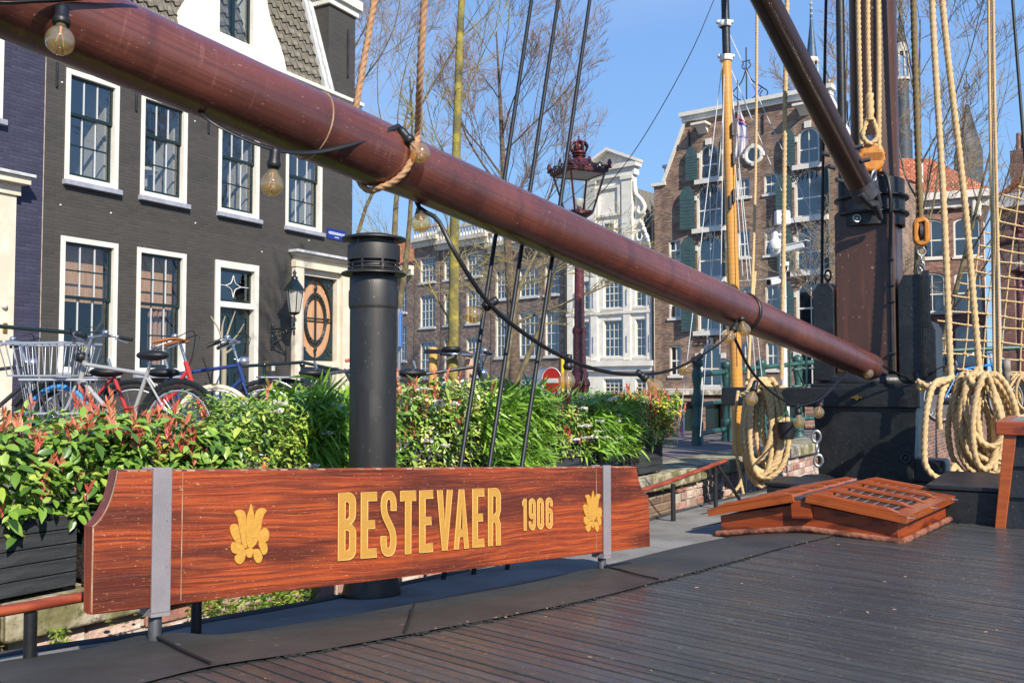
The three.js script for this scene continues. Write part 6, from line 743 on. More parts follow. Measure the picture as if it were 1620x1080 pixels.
M.orangeTile = brickwork([0xb86c4a, 0xac6244, 0xc07854, 0xa45c40], 0x8a4c36, { s: 419, bw: 0.2, bh: 0.24, cols: 10, rows: 10, j: 0.03, bump: 0.03, stain: 0.3, stainTo: 0x7d5a48 });
M.shutter = mottled(0x2f4a4d, 0x263d40, { size: 0.6, f: 4, s: 420, rough: 0.6 });

// a wall with openings: x along the front, y up, z out; the front face lies at z = 0
function wall(parent, outline, holes, mat, t = 0.3, name = 'wall') { const s = shapeOf(outline); holes.forEach((h) => s.holes.push(new THREE.Path(h.map(([x, y]) => new THREE.Vector2(x, y))))); return mesh(name, extrude(s, t, 0).translate(0, 0, -t), mat, parent); }
const R4 = (x0, x1, y0, y1) => [[x0, y0], [x0, y1], [x1, y1], [x1, y0]];
const arch = (x0, x1, y0, y1, rise) => { const q = [[x0, y0], [x0, y1 - rise]], n = 10, w = (x1 - x0) / 2, cx = (x0 + x1) / 2; for (let i = 1; i < n; i++) { const a = Math.PI - Math.PI * i / n; q.push([cx + Math.cos(a) * w, y1 - rise + Math.sin(a) * rise]); } q.push([x1, y1 - rise], [x1, y0]); return q; };
const frameGeo = (outer, inner, d, z) => { const s = shapeOf(outer); s.holes.push(new THREE.Path(inner.map(([x, y]) => new THREE.Vector2(x, y)))); return extrude(s, d, 0).translate(0, 0, z); };
// tall sliding sash: white case, dark green sashes, separate panes
function sash(parent, x0, x1, y0, y1, o = {}) {
  const { fr = 0.09, top = 3, cols = 3, rows = [1, 2], split = 0.62, case_ = M.frameWhite, sashM = M.sashGreen, sill = true, proud = 0.012 } = o, w = mesh('window', frameGeo(R4(x0, x1, y0, y1), R4(x0 + fr, x1 - fr, y0 + fr * 1.1, y1 - fr), 0.12, -0.12 + proud), case_, parent);
  if (sill) mesh('sill', rbx(x1 - x0 + 0.07, 0.09, 0.17, 0.008, (x0 + x1) / 2, y0 - 0.046, 0.02), M.sillGrey, w);
  const X0 = x0 + fr, X1 = x1 - fr, Y0 = y0 + fr * 1.1, Y1 = y1 - fr, ys = lerp(Y0, Y1, split);
  [[Y0, ys + 0.025, rows[1], -0.10], [ys - 0.025, Y1, rows[0], -0.06]].forEach(([a, b, nr, z], k) => { const r = 0.045, fm = mesh('sash', merge([bx(X0, X0 + r, a, b, z - 0.035, z), bx(X1 - r, X1, a, b, z - 0.035, z), bx(X0 + r, X1 - r, a, a + (k ? r * 1.2 : r * 1.5), z - 0.035, z), bx(X0 + r, X1 - r, b - r * 1.1, b, z - 0.035, z)]), sashM, w);
    const px0 = X0 + r, px1 = X1 - r, py0 = a + r * 1.3, py1 = b - r * 1.1, bars = []; for (let i = 1; i < cols; i++) { const x = lerp(px0, px1, i / cols); bars.push(bx(x - 0.011, x + 0.011, py0, py1, z - 0.03, z - 0.006)); } const hb = []; for (let j = 1; j < nr; j++) { const y = lerp(py0, py1, j / nr); hb.push(bx(px0, px1, y - 0.013, y + 0.013, z - 0.029, z - 0.004)); }
    bars.forEach((b) => mesh('glazing_bar', b, o.barM ?? M.barWhite, w)); hb.forEach((b) => mesh('glazing_bar', b, sashM, w));
    for (let i = 0; i < cols; i++) for (let j = 0; j < nr; j++) { const p = bx(lerp(px0, px1, i / cols), lerp(px0, px1, (i + 1) / cols), lerp(py0, py1, j / nr), lerp(py0, py1, (j + 1) / nr), 0, 0.001), q = mesh('pane', new THREE.PlaneGeometry((px1 - px0) / cols, (py1 - py0) / nr), o.glass ?? M.glass, w); q.position.set(lerp(px0, px1, (i + 0.5) / cols), lerp(py0, py1, (j + 0.5) / nr), z - 0.018); q.rotation.set((h2(i, j, 3) - 0.5) * 0.012, (h2(i, j, 4) - 0.5) * 0.012, 0); } });
  return w;
}
// window of a distant front: case, bars and one sheet of glass
function farWindow(parent, x0, x1, y0, y1, o = {}) { const { fr = 0.09, cols = 2, rows = 3, ar = 0, sill = true, case_ = M.frameWhite, barM = M.frameWhite, bw = 0.022 } = o; const out = ar ? arch(x0, x1, y0, y1, ar) : R4(x0, x1, y0, y1), inn = ar ? arch(x0 + fr, x1 - fr, y0 + fr, y1 - fr, ar * 0.85) : R4(x0 + fr, x1 - fr, y0 + fr, y1 - fr);
  const w = mesh('window', frameGeo(out, inn, 0.1, -0.16), case_, parent); mesh('pane', extrude(shapeOf(ar ? arch(x0 + 0.02, x1 - 0.02, y0 + 0.02, y1 - 0.02, ar) : R4(x0 + 0.02, x1 - 0.02, y0 + 0.02, y1 - 0.02)), 0.012, 0).translate(0, 0, -0.152), M.farGlass, w);
  const b = []; for (let i = 1; i < cols; i++) { const x = lerp(x0 + fr, x1 - fr, i / cols); b.push(bx(x - bw, x + bw, y0 + fr, y1 - fr - (ar && i !== cols / 2 ? ar * 0.25 : 0), -0.137, -0.11)); } for (let j = 1; j < rows; j++) { const y = lerp(y0 + fr, y1 - fr - ar * 0.6, j / rows); b.push(bx(x0 + fr, x1 - fr, y - bw * (j === Math.floor(rows / 2) ? 1.7 : 1), y + bw * (j === Math.floor(rows / 2) ? 1.7 : 1), -0.136, -0.109)); } if (b.length) mesh('glazing_bars', merge(b), barM, w); if (sill) mesh('sill', bx(x0 - 0.08, x1 + 0.08, y0 - 0.11, y0 - 0.003, -0.1, 0.07), case_, w); return w; }

// ---------- the black house ----------
const BA = 29 * Math.PI / 180, BO = at(65, 500, 15.4); BO.y = 0;
{
  const g = thing('black_house', 'black painted brick canal house with white framed sash windows and green doors', 'house', { pos: BO, rotY: Math.PI / 2 - BA });
  const W = 8.18, H = 7.35, up = [[0.36, 1.44], [1.92, 3.02], [3.83, 5.0], [5.82, 7.05]], holes = [];
  for (const [a, b] of up) holes.push(R4(a + 0.02, b - 0.02, 4.20, 6.12));
  const lo = [[0.32, 1.47], [1.88, 3.04]]; for (const [a, b] of lo) holes.push(R4(a + 0.02, b - 0.02, 0.86, 3.18));
  holes.push(R4(3.80, 4.97, -0.0, 3.16), R4(6.18, 7.95, -0.0, 3.30));
  wall(g, R4(0, W, -0.02, H), holes, M.blackBrick, 0.32);
  mesh('interior', merge([bx(0.02, W - 0.34, -0.02, H, -2.6, -2.5), bx(0.02, W - 0.34, 3.55, 3.75, -2.5, -0.33), bx(0.02, W - 0.34, -0.15, -0.03, -2.5, -0.33), bx(0.02, W - 0.34, H - 0.1, H, -2.5, -0.33), bx(0.0, 0.1, 0, H, -2.5, -0.33), ...[1.68, 3.4, 5.4].map((x) => bx(x - 0.06, x + 0.06, 0, H - 0.1, -2.5, -0.33))]), M.room, g);
  for (const [a, b] of up) { const w = sash(g, a, b, 4.18, 6.14, { rows: [1, 2], split: 0.62, glass: M.glassBright }); mesh('reveal_panel', merge([bx(a + 0.02, a + 0.06, 4.2, 6.1, -0.9, -0.33), bx(b - 0.06, b - 0.02, 4.2, 6.1, -0.9, -0.33)]), M.roomLight, w); }
  // things standing on the upper sills
  { const f = mesh('window_ornament', merge([lathe([[0.02, 0], [0.13, 0.0], [0.13, 0.03], [0.03, 0.06], [0.03, 0.45], [0.2, 0.5], [0.22, 0.56], [0.05, 0.62]], 16)]).translate(2.5, 4.28, -0.55), M.roomLight, g); }
  lo.forEach(([a, b], k) => { const w = sash(g, a, b, 0.84, 3.20, { rows: [2, 2], split: 0.56, barM: M.barWhite }); mesh('blind', bx(a + 0.06, b - 0.06, 2.10, 3.12, -0.335, -0.33), M.blind, w); if (k) { const c = []; for (let i = 0; i < 7; i++) c.push(new THREE.CylinderGeometry(0.055, 0.05, 2.1, 8).translate(b - 0.16 - i * 0.055, 1.9, -0.42 - (i % 2) * 0.04)); mesh('curtain', merge(c), M.curtain, w); } });
  // transomed green double door
  { const a = 3.80, b = 4.97, d = mesh('door_case', frameGeo(R4(a - 0.02, b + 0.02, 0, 3.18), R4(a + 0.1, b - 0.1, -0.0, 3.04), 0.16, -0.12), M.frameWhite, g, 'white case of the plain green door'); mesh('transom', rbx(b - a - 0.2, 0.12, 0.16, 0.01, (a + b) / 2, 2.28, -0.05), M.frameWhite, d);
    const leaf = mesh('door', merge([bx(a + 0.1, (a + b) / 2 - 0.004, 0.02, 2.22, -0.16, -0.11), bx((a + b) / 2 + 0.004, b - 0.1, 0.02, 2.22, -0.16, -0.11)]), M.doorGreen, g); for (const s of [0, 1]) for (const [y0, y1] of [[0.25, 0.85], [1.0, 1.55], [1.70, 2.08]]) { const x0 = s ? (a + b) / 2 + 0.07 : a + 0.16, x1 = s ? b - 0.16 : (a + b) / 2 - 0.07; mesh('panel', frameGeo(R4(x0, x1, y0, y1), R4(x0 + 0.05, x1 - 0.05, y0 + 0.05, y1 - 0.05), 0.02, -0.11), M.doorGreen, leaf); } mesh('knob', new THREE.SphereGeometry(0.03, 10, 8).translate((a + b) / 2, 1.0, -0.07), M.brass, leaf);
    const t = mesh('transom_light', frameGeo(R4(a + 0.1, b - 0.1, 2.34, 3.04), R4(a + 0.15, b - 0.15, 2.40, 2.98), 0.04, -0.12), M.doorGreen, g); const cx = (a + b) / 2, cy = 2.69, star = []; for (let i = 0; i < 4; i++) { const q = (k) => [V(cx, cy + 0.24 * k[1], -0.10), V(cx + 0.06 * k[0], cy + 0.07 * k[1], -0.10), V(cx + 0.22 * k[0], cy, -0.10)]; star.push(tube(q([i % 2 ? 1 : -1, i < 2 ? 1 : -1]), 0.012, 8, 5)); } star.push(rod(V(a + 0.15, cy, -0.1), V(cx - 0.22, cy, -0.1), 0.01, 5), rod(V(cx + 0.22, cy, -0.1), V(b - 0.15, cy, -0.1), 0.01, 5)); mesh('star_tracery', merge(star), M.barWhite, t); mesh('pane', bx(a + 0.15, b - 0.15, 2.40, 2.98, -0.115, -0.112), M.glass, t); }
  // main doorway with pilasters, cornice and round-grilled light
  { const a = 6.05, b = 7.98, d = mesh('door_surround', merge([bx(a, a + 0.28, 0, 3.28, 0.003, 0.12), bx(b - 0.28, b, 0, 3.28, 0.003, 0.12), bx(a - 0.02, b + 0.02, 3.283, 3.42, 0.003, 0.14), bx(a + 0.0, b - 0.0, 3.422, 3.54, 0.003, 0.09), bx(a - 0.06, b + 0.06, 3.543, 3.60, 0.003, 0.2), bx(a + 0.26, b - 0.26, 1.02, 1.16, -0.1, 0.03)]), M.cream, g, 'cream classical doorway surround'); mesh('cornice', merge([bx(a - 0.12, b + 0.12, 3.602, 3.66, 0.003, 0.28)]), M.lead, d);
    mesh('jamb', merge([bx(a + 0.25, a + 0.34, 0, 3.28, -0.2, 0.0), bx(b - 0.34, b - 0.25, 0, 3.28, -0.2, 0.0), bx(a + 0.34, b - 0.34, 3.14, 3.28, -0.2, 0.0)]), M.cream, d);
    const x0 = a + 0.36, x1 = b - 0.36, cx = (x0 + x1) / 2, cy = 2.16; const l = mesh('oval_light', (() => { const s = shapeOf(R4(x0, x1, 1.18, 3.12)); const e = new THREE.Path(); e.absellipse(cx, cy, (x1 - x0) / 2 - 0.03, 0.92, 0, Math.PI * 2, true); s.holes.push(e); return extrude(s, 0.04, 0, 24).translate(0, 0, -0.16); })(), M.sashGreen, g);
    const sc = []; for (const sx of [-1, 1]) for (const sy of [-1, 1]) for (const k of [0, 1]) sc.push(new THREE.TorusGeometry(0.07 - k * 0.025, 0.012, 5, 14).translate(cx + sx * ((x1 - x0) / 2 - 0.11 - k * 0.1), cy + sy * (0.80 - k * 0.07), -0.115)); mesh('scrollwork', merge(sc), M.doorGreen, l);
    mesh('backing', bx(x0, x1, 1.18, 3.12, -0.24, -0.20), M.blind, l); const rg = []; for (const k of [1, 0.9]) { const q = []; for (let i = 0; i < 32; i++) { const t = i / 32 * Math.PI * 2; q.push(V(cx + Math.cos(t) * 0.37 * k, cy + Math.sin(t) * 0.60 * k, -0.13)); } rg.push(sweep(q, 0.022, 6, { closed: true })); } for (let i = 0; i < 28; i++) { const t = i / 28 * Math.PI * 2; rg.push(new THREE.SphereGeometry(0.03, 6, 5).translate(cx + Math.cos(t) * 0.355, cy + Math.sin(t) * 0.57, -0.12)); } rg.push(rod(V(cx, cy - 0.9, -0.13), V(cx, cy + 0.9, -0.13), 0.022, 6), rod(V(x0 + 0.03, cy, -0.13), V(x1 - 0.03, cy, -0.13), 0.022, 6), ...[-1, 1].map((s) => new THREE.SphereGeometry(0.06, 8, 6).scale(0.8, 1.2, 0.5).translate(cx, cy + s * 0.72, -0.13)), ...[-1, 1].map((s) => new THREE.SphereGeometry(0.05, 8, 6).scale(1.2, 0.8, 0.5).translate(cx + s * 0.44, cy, -0.13))); mesh('grille', merge(rg), M.sashGreen, l);
    const dd = mesh('door', merge([bx(x0, cx - 0.005, 0, 1.04, -0.18, -0.13), bx(cx + 0.005, x1, 0, 1.04, -0.18, -0.13)]), M.doorGreen, g); for (const s of [-1, 1]) { mesh('round_panel', new THREE.TorusGeometry(0.17, 0.025, 6, 24).translate(cx + s * 0.29, 0.76, -0.125), M.doorGreen, dd); mesh('panel', frameGeo(R4(cx + s * 0.29 - 0.2, cx + s * 0.29 + 0.2, 0.12, 0.5), R4(cx + s * 0.29 - 0.15, cx + s * 0.29 + 0.15, 0.17, 0.45), 0.02, -0.13), M.doorGreen, dd); } }
  // wall anchors and little bolts
  for (const x of [0.08, 1.70, 3.45, 5.42]) mesh('wall_anchor', rbx(0.04, 0.62, 0.03, 0.008, x + 0.1, 6.05, 0.018), M.steelBlack, g);
  for (const [x, y] of [[0.3, 3.72], [1.3, 3.74], [3.25, 3.85], [5.1, 3.5], [5.2, 5.9], [6.6, 3.95], [0.28, 5.85], [3.2, 5.9]]) mesh('bolt_head', new THREE.SphereGeometry(0.018, 8, 6).translate(x, y, 0.006), M.frameWhite, g);
  mesh('brass_plate', rbx(0.16, 0.22, 0.012, 0.003, 5.26, 1.02, 0.008), M.brass, g); mesh('door_bell', merge([rbx(0.1, 0.17, 0.02, 0.006, 5.48, 1.0, 0.012)]), M.frameWhite, g);
  // gutter and mansard of clay tiles
  mesh('gutter', merge([bx(-0.05, W + 0.02, H + 0.003, H + 0.12, 0.003, 0.26), bx(-0.05, W + 0.02, H + 0.122, H + 0.2, 0.003, 0.34)]), M.frameWhite, g);
  const roof = new THREE.Group(); roof.name = 'roof'; roof.position.set(0, H + 0.2, 0.1); roof.rotation.x = -0.30; g.add(roof); mesh('roof_deck', bx(0, W - 1.15, 0, 4.2, -0.2, -0.06), M.room, roof);
  { const tg = (() => { const pos = [], idx = [], n = 6, w = 0.26, hgt = 0.36; for (let j = 0; j <= 1; j++) for (let i = 0; i <= n; i++) { const t = i / n; pos.push(t * w, j * hgt, (j ? 0.0 : 0.05) + 0.045 * Math.sin(t * Math.PI * 2 + 0.6) ); } for (let i = 0; i <= n; i++) { const t = i / n; pos.push(t * w, 0, 0.02 + 0.045 * Math.sin(t * Math.PI * 2 + 0.6)); } for (let i = 0; i < n; i++) { idx.push(i, i + 1, n + 1 + i, n + 1 + i, i + 1, n + 2 + i); const c = 2 * n + 2 + i; idx.push(c, c + 1, i, i, c + 1, i + 1); } const q = new THREE.BufferGeometry(); q.setAttribute('position', new THREE.Float32BufferAttribute(pos, 3)); q.setAttribute('uv', new THREE.Float32BufferAttribute(pos.flatMap((v, i) => i % 3 === 2 ? [] : [v]), 2)); q.setIndex(idx); const f = q.toNonIndexed(); f.computeVertexNormals(); return f; })();
    const r = rng(44); for (let j = 0; j < 13; j++) for (let i = 0; i < 30; i++) { const x = i * 0.235, y = j * 0.30; if (x < 1.6 || (x > 2.9 && x < 3.4) || x > W - 1.2) continue; if (i * 13 + j > 3000) break; const m = mesh('roof_tile', tg, pick(M.tileGrey, r), roof); m.position.set(x + (r() - 0.5) * 0.008, y, (r() - 0.5) * 0.008); m.rotation.z = (r() - 0.5) * 0.02; } }
  // lead flashing against the corner stack
  mesh('flashing', merge([bx(W - 1.22, W - 1.02, 0, 4.1, -0.05, 0.09), sweep([V(W - 1.05, 0, 0.12), V(W - 1.05, 4.1, 0.12)], 0.06, 8)]), M.lead, roof);
  // dormer with scrolled cheeks
  { const x0 = 3.55, x1 = 4.7, y0 = H + 0.2, y1 = y0 + 3.3, d = new THREE.Group(); d.name = 'dormer'; g.add(d); const sc = new THREE.Shape(); sc.moveTo(x0 - 0.95, y0); sc.bezierCurveTo(x0 - 0.85, y0 + 0.7, x0 - 0.32, y0 + 0.9, x0 - 0.30, y0 + 1.6); sc.bezierCurveTo(x0 - 0.30, y0 + 1.9, x0 - 0.1, y0 + 2.0, x0 - 0.12, y1); sc.lineTo(x1 + 0.12, y1); sc.bezierCurveTo(x1 + 0.1, y0 + 2.0, x1 + 0.30, y0 + 1.9, x1 + 0.30, y0 + 1.6); sc.bezierCurveTo(x1 + 0.32, y0 + 0.9, x1 + 0.85, y0 + 0.7, x1 + 0.95, y0); sc.closePath(); sc.holes.push(new THREE.Path(R4(x0 + 0.1, x1 - 0.1, y0 + 0.3, y1 - 0.2).map(([x, y]) => new THREE.Vector2(x, y)))); mesh('gable_front', extrude(sc, 0.16, 0.01, 12).translate(0, 0, 0.0), M.frameWhite, d);
    mesh('dormer_sides', merge([bx(x0 - 0.02, x0 + 0.06, y0, y1, -1.6, -0.02), bx(x1 - 0.06, x1 + 0.02, y0, y1, -1.6, -0.02), bx(x0 - 0.1, x1 + 0.1, y1 + 0.003, y1 + 0.14, -1.6, 0.3)]), M.frameWhite, d); mesh('room', merge([bx(x0 + 0.06, x1 - 0.06, y0, y1, -1.55, -1.5), bx(x0 + 0.06, x1 - 0.06, y0, y0 + 0.05, -1.5, -0.02)]), M.roomLight, d);
    const fx0 = x0 + 0.1, fx1 = x1 - 0.1, ym = y0 + 1.35; mesh('casement', merge([bx(fx0, fx0 + 0.05, y0 + 0.3, y1 - 0.2, 0.02, 0.07), bx(fx1 - 0.05, fx1, y0 + 0.3, y1 - 0.2, 0.02, 0.07), bx((fx0 + fx1) / 2 - 0.04, (fx0 + fx1) / 2 + 0.04, y0 + 0.3, y1 - 0.2, 0.02, 0.075), bx(fx0, fx1, y0 + 1.6, y0 + 1.64, 0.03, 0.065), bx(fx0, fx1, y0 + 0.30, y0 + 0.38, 0.02, 0.07), bx(fx0, fx1, y0 + 2.9, y0 + 2.95, 0.02, 0.07)]), M.sashGreen, d); for (const s of [0, 1]) for (const [a, b] of [[0.38, 1.6], [1.64, 2.9]]) { const q = mesh('pane', new THREE.PlaneGeometry((fx1 - fx0) / 2 - 0.09, b - a), M.glass, d); q.position.set(s ? (fx0 + fx1) / 2 + (fx1 - fx0) / 4 : (fx0 + fx1) / 2 - (fx1 - fx0) / 4, y0 + (a + b) / 2, 0.045); } }
  // tall corner stack and the side wall round the corner
  const st = mesh('corner_stack', bx(W - 1.0, W - 0.004, H - 0.3, 9.75, -1.4, 0.055), M.blackBrick, g); mesh('stack_cornice', merge([bx(W - 1.06, W + 0.06, 9.752, 9.92, -1.46, 0.12), bx(W - 1.12, W + 0.12, 9.925, 10.15, -1.5, 0.2)]), M.frameWhite, st); mesh('stack_anchor', rbx(0.05, 1.2, 0.04, 0.01, W - 0.3, 8.75, 0.078), M.steelBlack, st);
  mesh('side_wall', bx(W - 0.32, W, -0.02, H, -9, -0.322), M.blackBrick, g);
  // street name plate
  { const pl = mesh('street_name_plate', rbx(0.70, 0.26, 0.012, 0.003, 7.58, 4.22, 0.01), std({ color: 0x1d2f7e, roughness: 0.3 }), g, 'blue enamel street name plate reading KEIZERSGRACHT'); const c = document.createElement('canvas'); c.width = 512; c.height = 160; const x = c.getContext('2d'); x.fillStyle = '#1d2f7e'; x.fillRect(0, 0, 512, 160); x.fillStyle = '#e8eaf2'; x.font = 'bold 58px sans-serif'; x.textAlign = 'center'; x.textBaseline = 'middle'; x.fillText('KEIZERSGRACHT', 256, 66, 480); x.font = 'bold 26px sans-serif'; x.fillText('CENTRUM', 256, 126, 160); const t = new THREE.CanvasTexture(c); t.colorSpace = THREE.SRGBColorSpace; const q = mesh('lettering', new THREE.PlaneGeometry(0.68, 0.24), std({ map: t, roughness: 0.3 }), pl); q.position.set(7.58, 4.22, 0.0185); }
}
const bh = (x, y, z) => BO.clone().add(V(Math.sin(BA), 0, -Math.cos(BA)).multiplyScalar(x)).add(V(Math.cos(BA), 0, Math.sin(BA)).multiplyScalar(z)).setY(y);
// wall lantern
{
  const g = thing('wall_lantern', 'black wrought iron wall lantern on a scrolled bracket beside the house doorway', 'wall lamp', { pos: bh(5.42, 1.75, 0), rotY: Math.PI / 2 - BA }), y = 0;
  mesh('back_plate', rbx(0.06, 0.55, 0.03, 0.01, 0, -0.1, 0.018), M.doorGreen, g);
  const sc = [rod(V(0, 0.08, 0.03), V(0, 0.08, 0.70), 0.018, 8), tube([V(0, -0.32, 0.03), V(0, -0.2, 0.22), V(0, 0.0, 0.5), V(0, 0.07, 0.64)], 0.014, 12, 6)]; for (const [yy, zz, r] of [[-0.05, 0.1, 0.07], [-0.02, 0.26, 0.055], [0.02, 0.39, 0.04], [-0.2, 0.1, 0.05]]) sc.push(new THREE.TorusGeometry(r, 0.011, 5, 16).rotateY(Math.PI / 2).translate(0, yy, zz)); sc.push(lathe([[0, -0.1], [0.02, -0.06], [0.025, 0], [0.01, 0.1]], 8).translate(0, 0.0, 0.66), lathe([[0, 0], [0.03, 0.03], [0, 0.1]], 8).translate(0, 0.1, 0.03)); mesh('bracket', merge(sc), M.doorGreen, g);
  const h = new THREE.Group(); h.name = 'lantern'; h.position.set(0, 0.1, 0.66); g.add(h); mesh('stem', merge([lathe([[0.012, 0], [0.03, 0.06], [0.012, 0.12], [0.012, 0.26], [0.11, 0.30], [0.12, 0.33]], 12)]), M.doorGreen, h); const n = 6, bars = []; for (let i = 0; i < n; i++) { const a = i / n * Math.PI * 2, b = (i + 1) / n * Math.PI * 2; bars.push(rod(V(Math.cos(a) * 0.115, 0.33, Math.sin(a) * 0.115), V(Math.cos(a) * 0.19, 0.80, Math.sin(a) * 0.19), 0.011, 5)); const A = [V(Math.cos(a) * 0.115, 0.33, Math.sin(a) * 0.115), V(Math.cos(b) * 0.115, 0.33, Math.sin(b) * 0.115), V(Math.cos(b) * 0.19, 0.8, Math.sin(b) * 0.19), V(Math.cos(a) * 0.19, 0.8, Math.sin(a) * 0.19)], q = new THREE.BufferGeometry(); q.setAttribute('position', new THREE.Float32BufferAttribute([A[0], A[1], A[2], A[0], A[2], A[3]].flatMap((v) => [v.x, v.y, v.z]), 3)); q.computeVertexNormals(); mesh('pane', q, M.milk, h); } mesh('frame', merge(bars), M.doorGreen, h); mesh('hood', merge([new THREE.CylinderGeometry(0.09, 0.25, 0.22, 6).translate(0, 0.91, 0), lathe([[0.09, 1.02], [0.06, 1.06], [0.08, 1.09], [0.03, 1.12], [0.03, 1.16], [0.045, 1.19], [0, 1.26]], 10)]), M.doorGreen, h);
}
// stoop railing, hitching rail, sapling, window box flowers
{
  const g = thing('stoop_railing', 'dark green iron stoop railing with a sloping hand bar before the doorway', 'railing', { pos: bh(6, 0, 1.4) }); wp(g, 'rail', merge([rod(at(370, 580, 14), at(478, 573, 14), 0.025, 8), rod(at(478, 573, 14), at(556, 590, 14.4), 0.025, 8), rod(at(545, 585, 14), at(585, 660, 13.2), 0.025, 8)]), M.doorGreen); for (const [px, d] of [[418, 14], [478, 14]]) { const t = at(px, 577, d); wp(g, 'post', merge([rod(V(t.x, 0, t.z), t, 0.03, 8), new THREE.SphereGeometry(0.045, 10, 8).translate(t.x, t.y, t.z)]), M.doorGreen); }
  const h = thing('hitching_rail', 'dark steel tube rail on a flat post behind the bicycle with the front basket', 'rail', { pos: G(122, 10.5) }); wp(h, 'rail', merge([rod(at(-60, 511, 10.5), at(124, 527, 10.5), 0.024, 8)]), M.doorGreen); { const t = at(121, 528, 10.5); wp(h, 'post', merge([rbx(0.10, t.y + 0.02, 0.05, 0.008, t.x, (t.y + 0.02) / 2, t.z)]), M.iron); }
  const s = thing('sapling', 'small bare pruned sapling in front of the plain green door', 'sapling', { pos: bh(4.3, 0, 1.2) }), r = rng(18), b = at(353, 615, 17.5).setY(0), k = []; wp(s, 'trunk', tube([b, at(354, 570, 17.5), at(354, 545, 17.5)], 0.05, 8, 8), std({ color: 0x938b77, roughness: 0.9 })); wp(s, 'crown', merge([[[354, 548], [345, 520], [333, 500]], [[354, 546], [362, 520], [372, 492]], [[354, 552], [375, 530], [386, 512]], [[355, 560], [368, 550], [372, 540]], [[350, 535], [352, 512], [356, 500]], [[353, 556], [343, 543], [338, 535]]].map((p) => sweep(curve(p.map((q) => at(...q, 17.5)), 8), (t) => 0.028 * (1 - t * 0.65), 6))), std({ color: 0x938b77, roughness: 0.9 }));
  const f = thing('daffodil_pot', 'pot of yellow daffodils standing on the sill of the left ground floor window', 'flower pot', { pos: bh(0.98, 0.93, -0.26), rotY: Math.PI / 2 - BA }); f.position.copy(bh(1.0, 0.935, -0.24)); mesh('pot', lathe([[0, 0], [0.05, 0], [0.07, 0.12], [0.06, 0.12]], 14), M.blind, f); const rr = rng(19), lv = [], fl = []; for (let i = 0; i < 22; i++) { const a = rr() * 6.28, q = V(Math.cos(a) * 0.09 * rr(), 0.28 + rr() * 0.16, Math.sin(a) * 0.05); lv.push(rod(V(0, 0.1, 0), q, 0.004, 4)); if (i < 14) fl.push(new THREE.ConeGeometry(0.035, 0.03, 7).rotateX(1.2).translate(q.x, q.y, q.z + 0.01)); } mesh('stalks', merge(lv), LM.green[0], f); mesh('blooms', merge(fl), LM.yellow[0], f);
}
// ---------- the violet-blue neighbour at far left ----------
{
  const g = thing('blue_house', 'dark violet-blue painted brick house with cream door surround at the left edge', 'house', { pos: BO, rotY: Math.PI / 2 - BA }), W = 5;
  wall(g, R4(-W, -0.03, -0.02, 9), [R4(-2.2, -0.78, 4.95, 7.6), R4(-2.4, -0.62, 0, 3.75)], M.blueBrick, 0.3); mesh('joint', bx(-0.03, 0.0, 0, 8.5, -0.3, -0.02), M.mortar, g);
  const w = sash(g, -2.22, -0.76, 4.93, 7.62, { rows: [2, 2], split: 0.5, cols: 2 }); mesh('curtain', bx(-2.1, -0.9, 5, 7.5, -0.33, -0.32), std({ color: 0xc5bc8e, roughness: 0.9 }), w);
  const d = mesh('door_surround', merge([bx(-0.92, -0.55, 0, 3.72, 0.003, 0.1), bx(-2.6, -0.5, 3.723, 3.9, 0.003, 0.14), bx(-2.7, -0.42, 3.903, 4.02, 0.003, 0.28), bx(-2.4, -0.92, 2.5, 2.66, -0.06, 0.06)]), M.cream, g); mesh('cornice', bx(-2.75, -0.37, 4.023, 4.07, 0.003, 0.34), M.lead, d); mesh('door', bx(-2.4, -0.9, 0, 2.5, -0.2, -0.14), M.doorGreen, d); const fl = mesh('fanlight', frameGeo(R4(-2.4, -0.9, 2.66, 3.72), R4(-2.3, -1.0, 2.76, 3.62), 0.05, -0.14), M.doorGreen, g); mesh('pane', bx(-2.3, -1.0, 2.76, 3.62, -0.12, -0.115), M.glass, fl); mesh('tracery', merge([rod(V(-2.3, 2.8, -0.1), V(-1.0, 3.6, -0.1), 0.015, 5), rod(V(-1.0, 2.8, -0.1), V(-2.3, 3.6, -0.1), 0.015, 5)]), M.barWhite, fl); mesh('blind', bx(-2.3, -1.0, 2.76, 3.3, -0.29, -0.28), M.blind, fl); mesh('interior', bx(-4, -0.3, -0.02, 8, -1.2, -1.1), M.room, g); mesh('door_bell', rbx(0.07, 0.16, 0.03, 0.008, -0.7, 1.55, 0.115), M.brass, g); mesh('wall_knob', new THREE.SphereGeometry(0.05, 10, 8).translate(-0.72, 1.9, 0.12), M.cream, g);
}
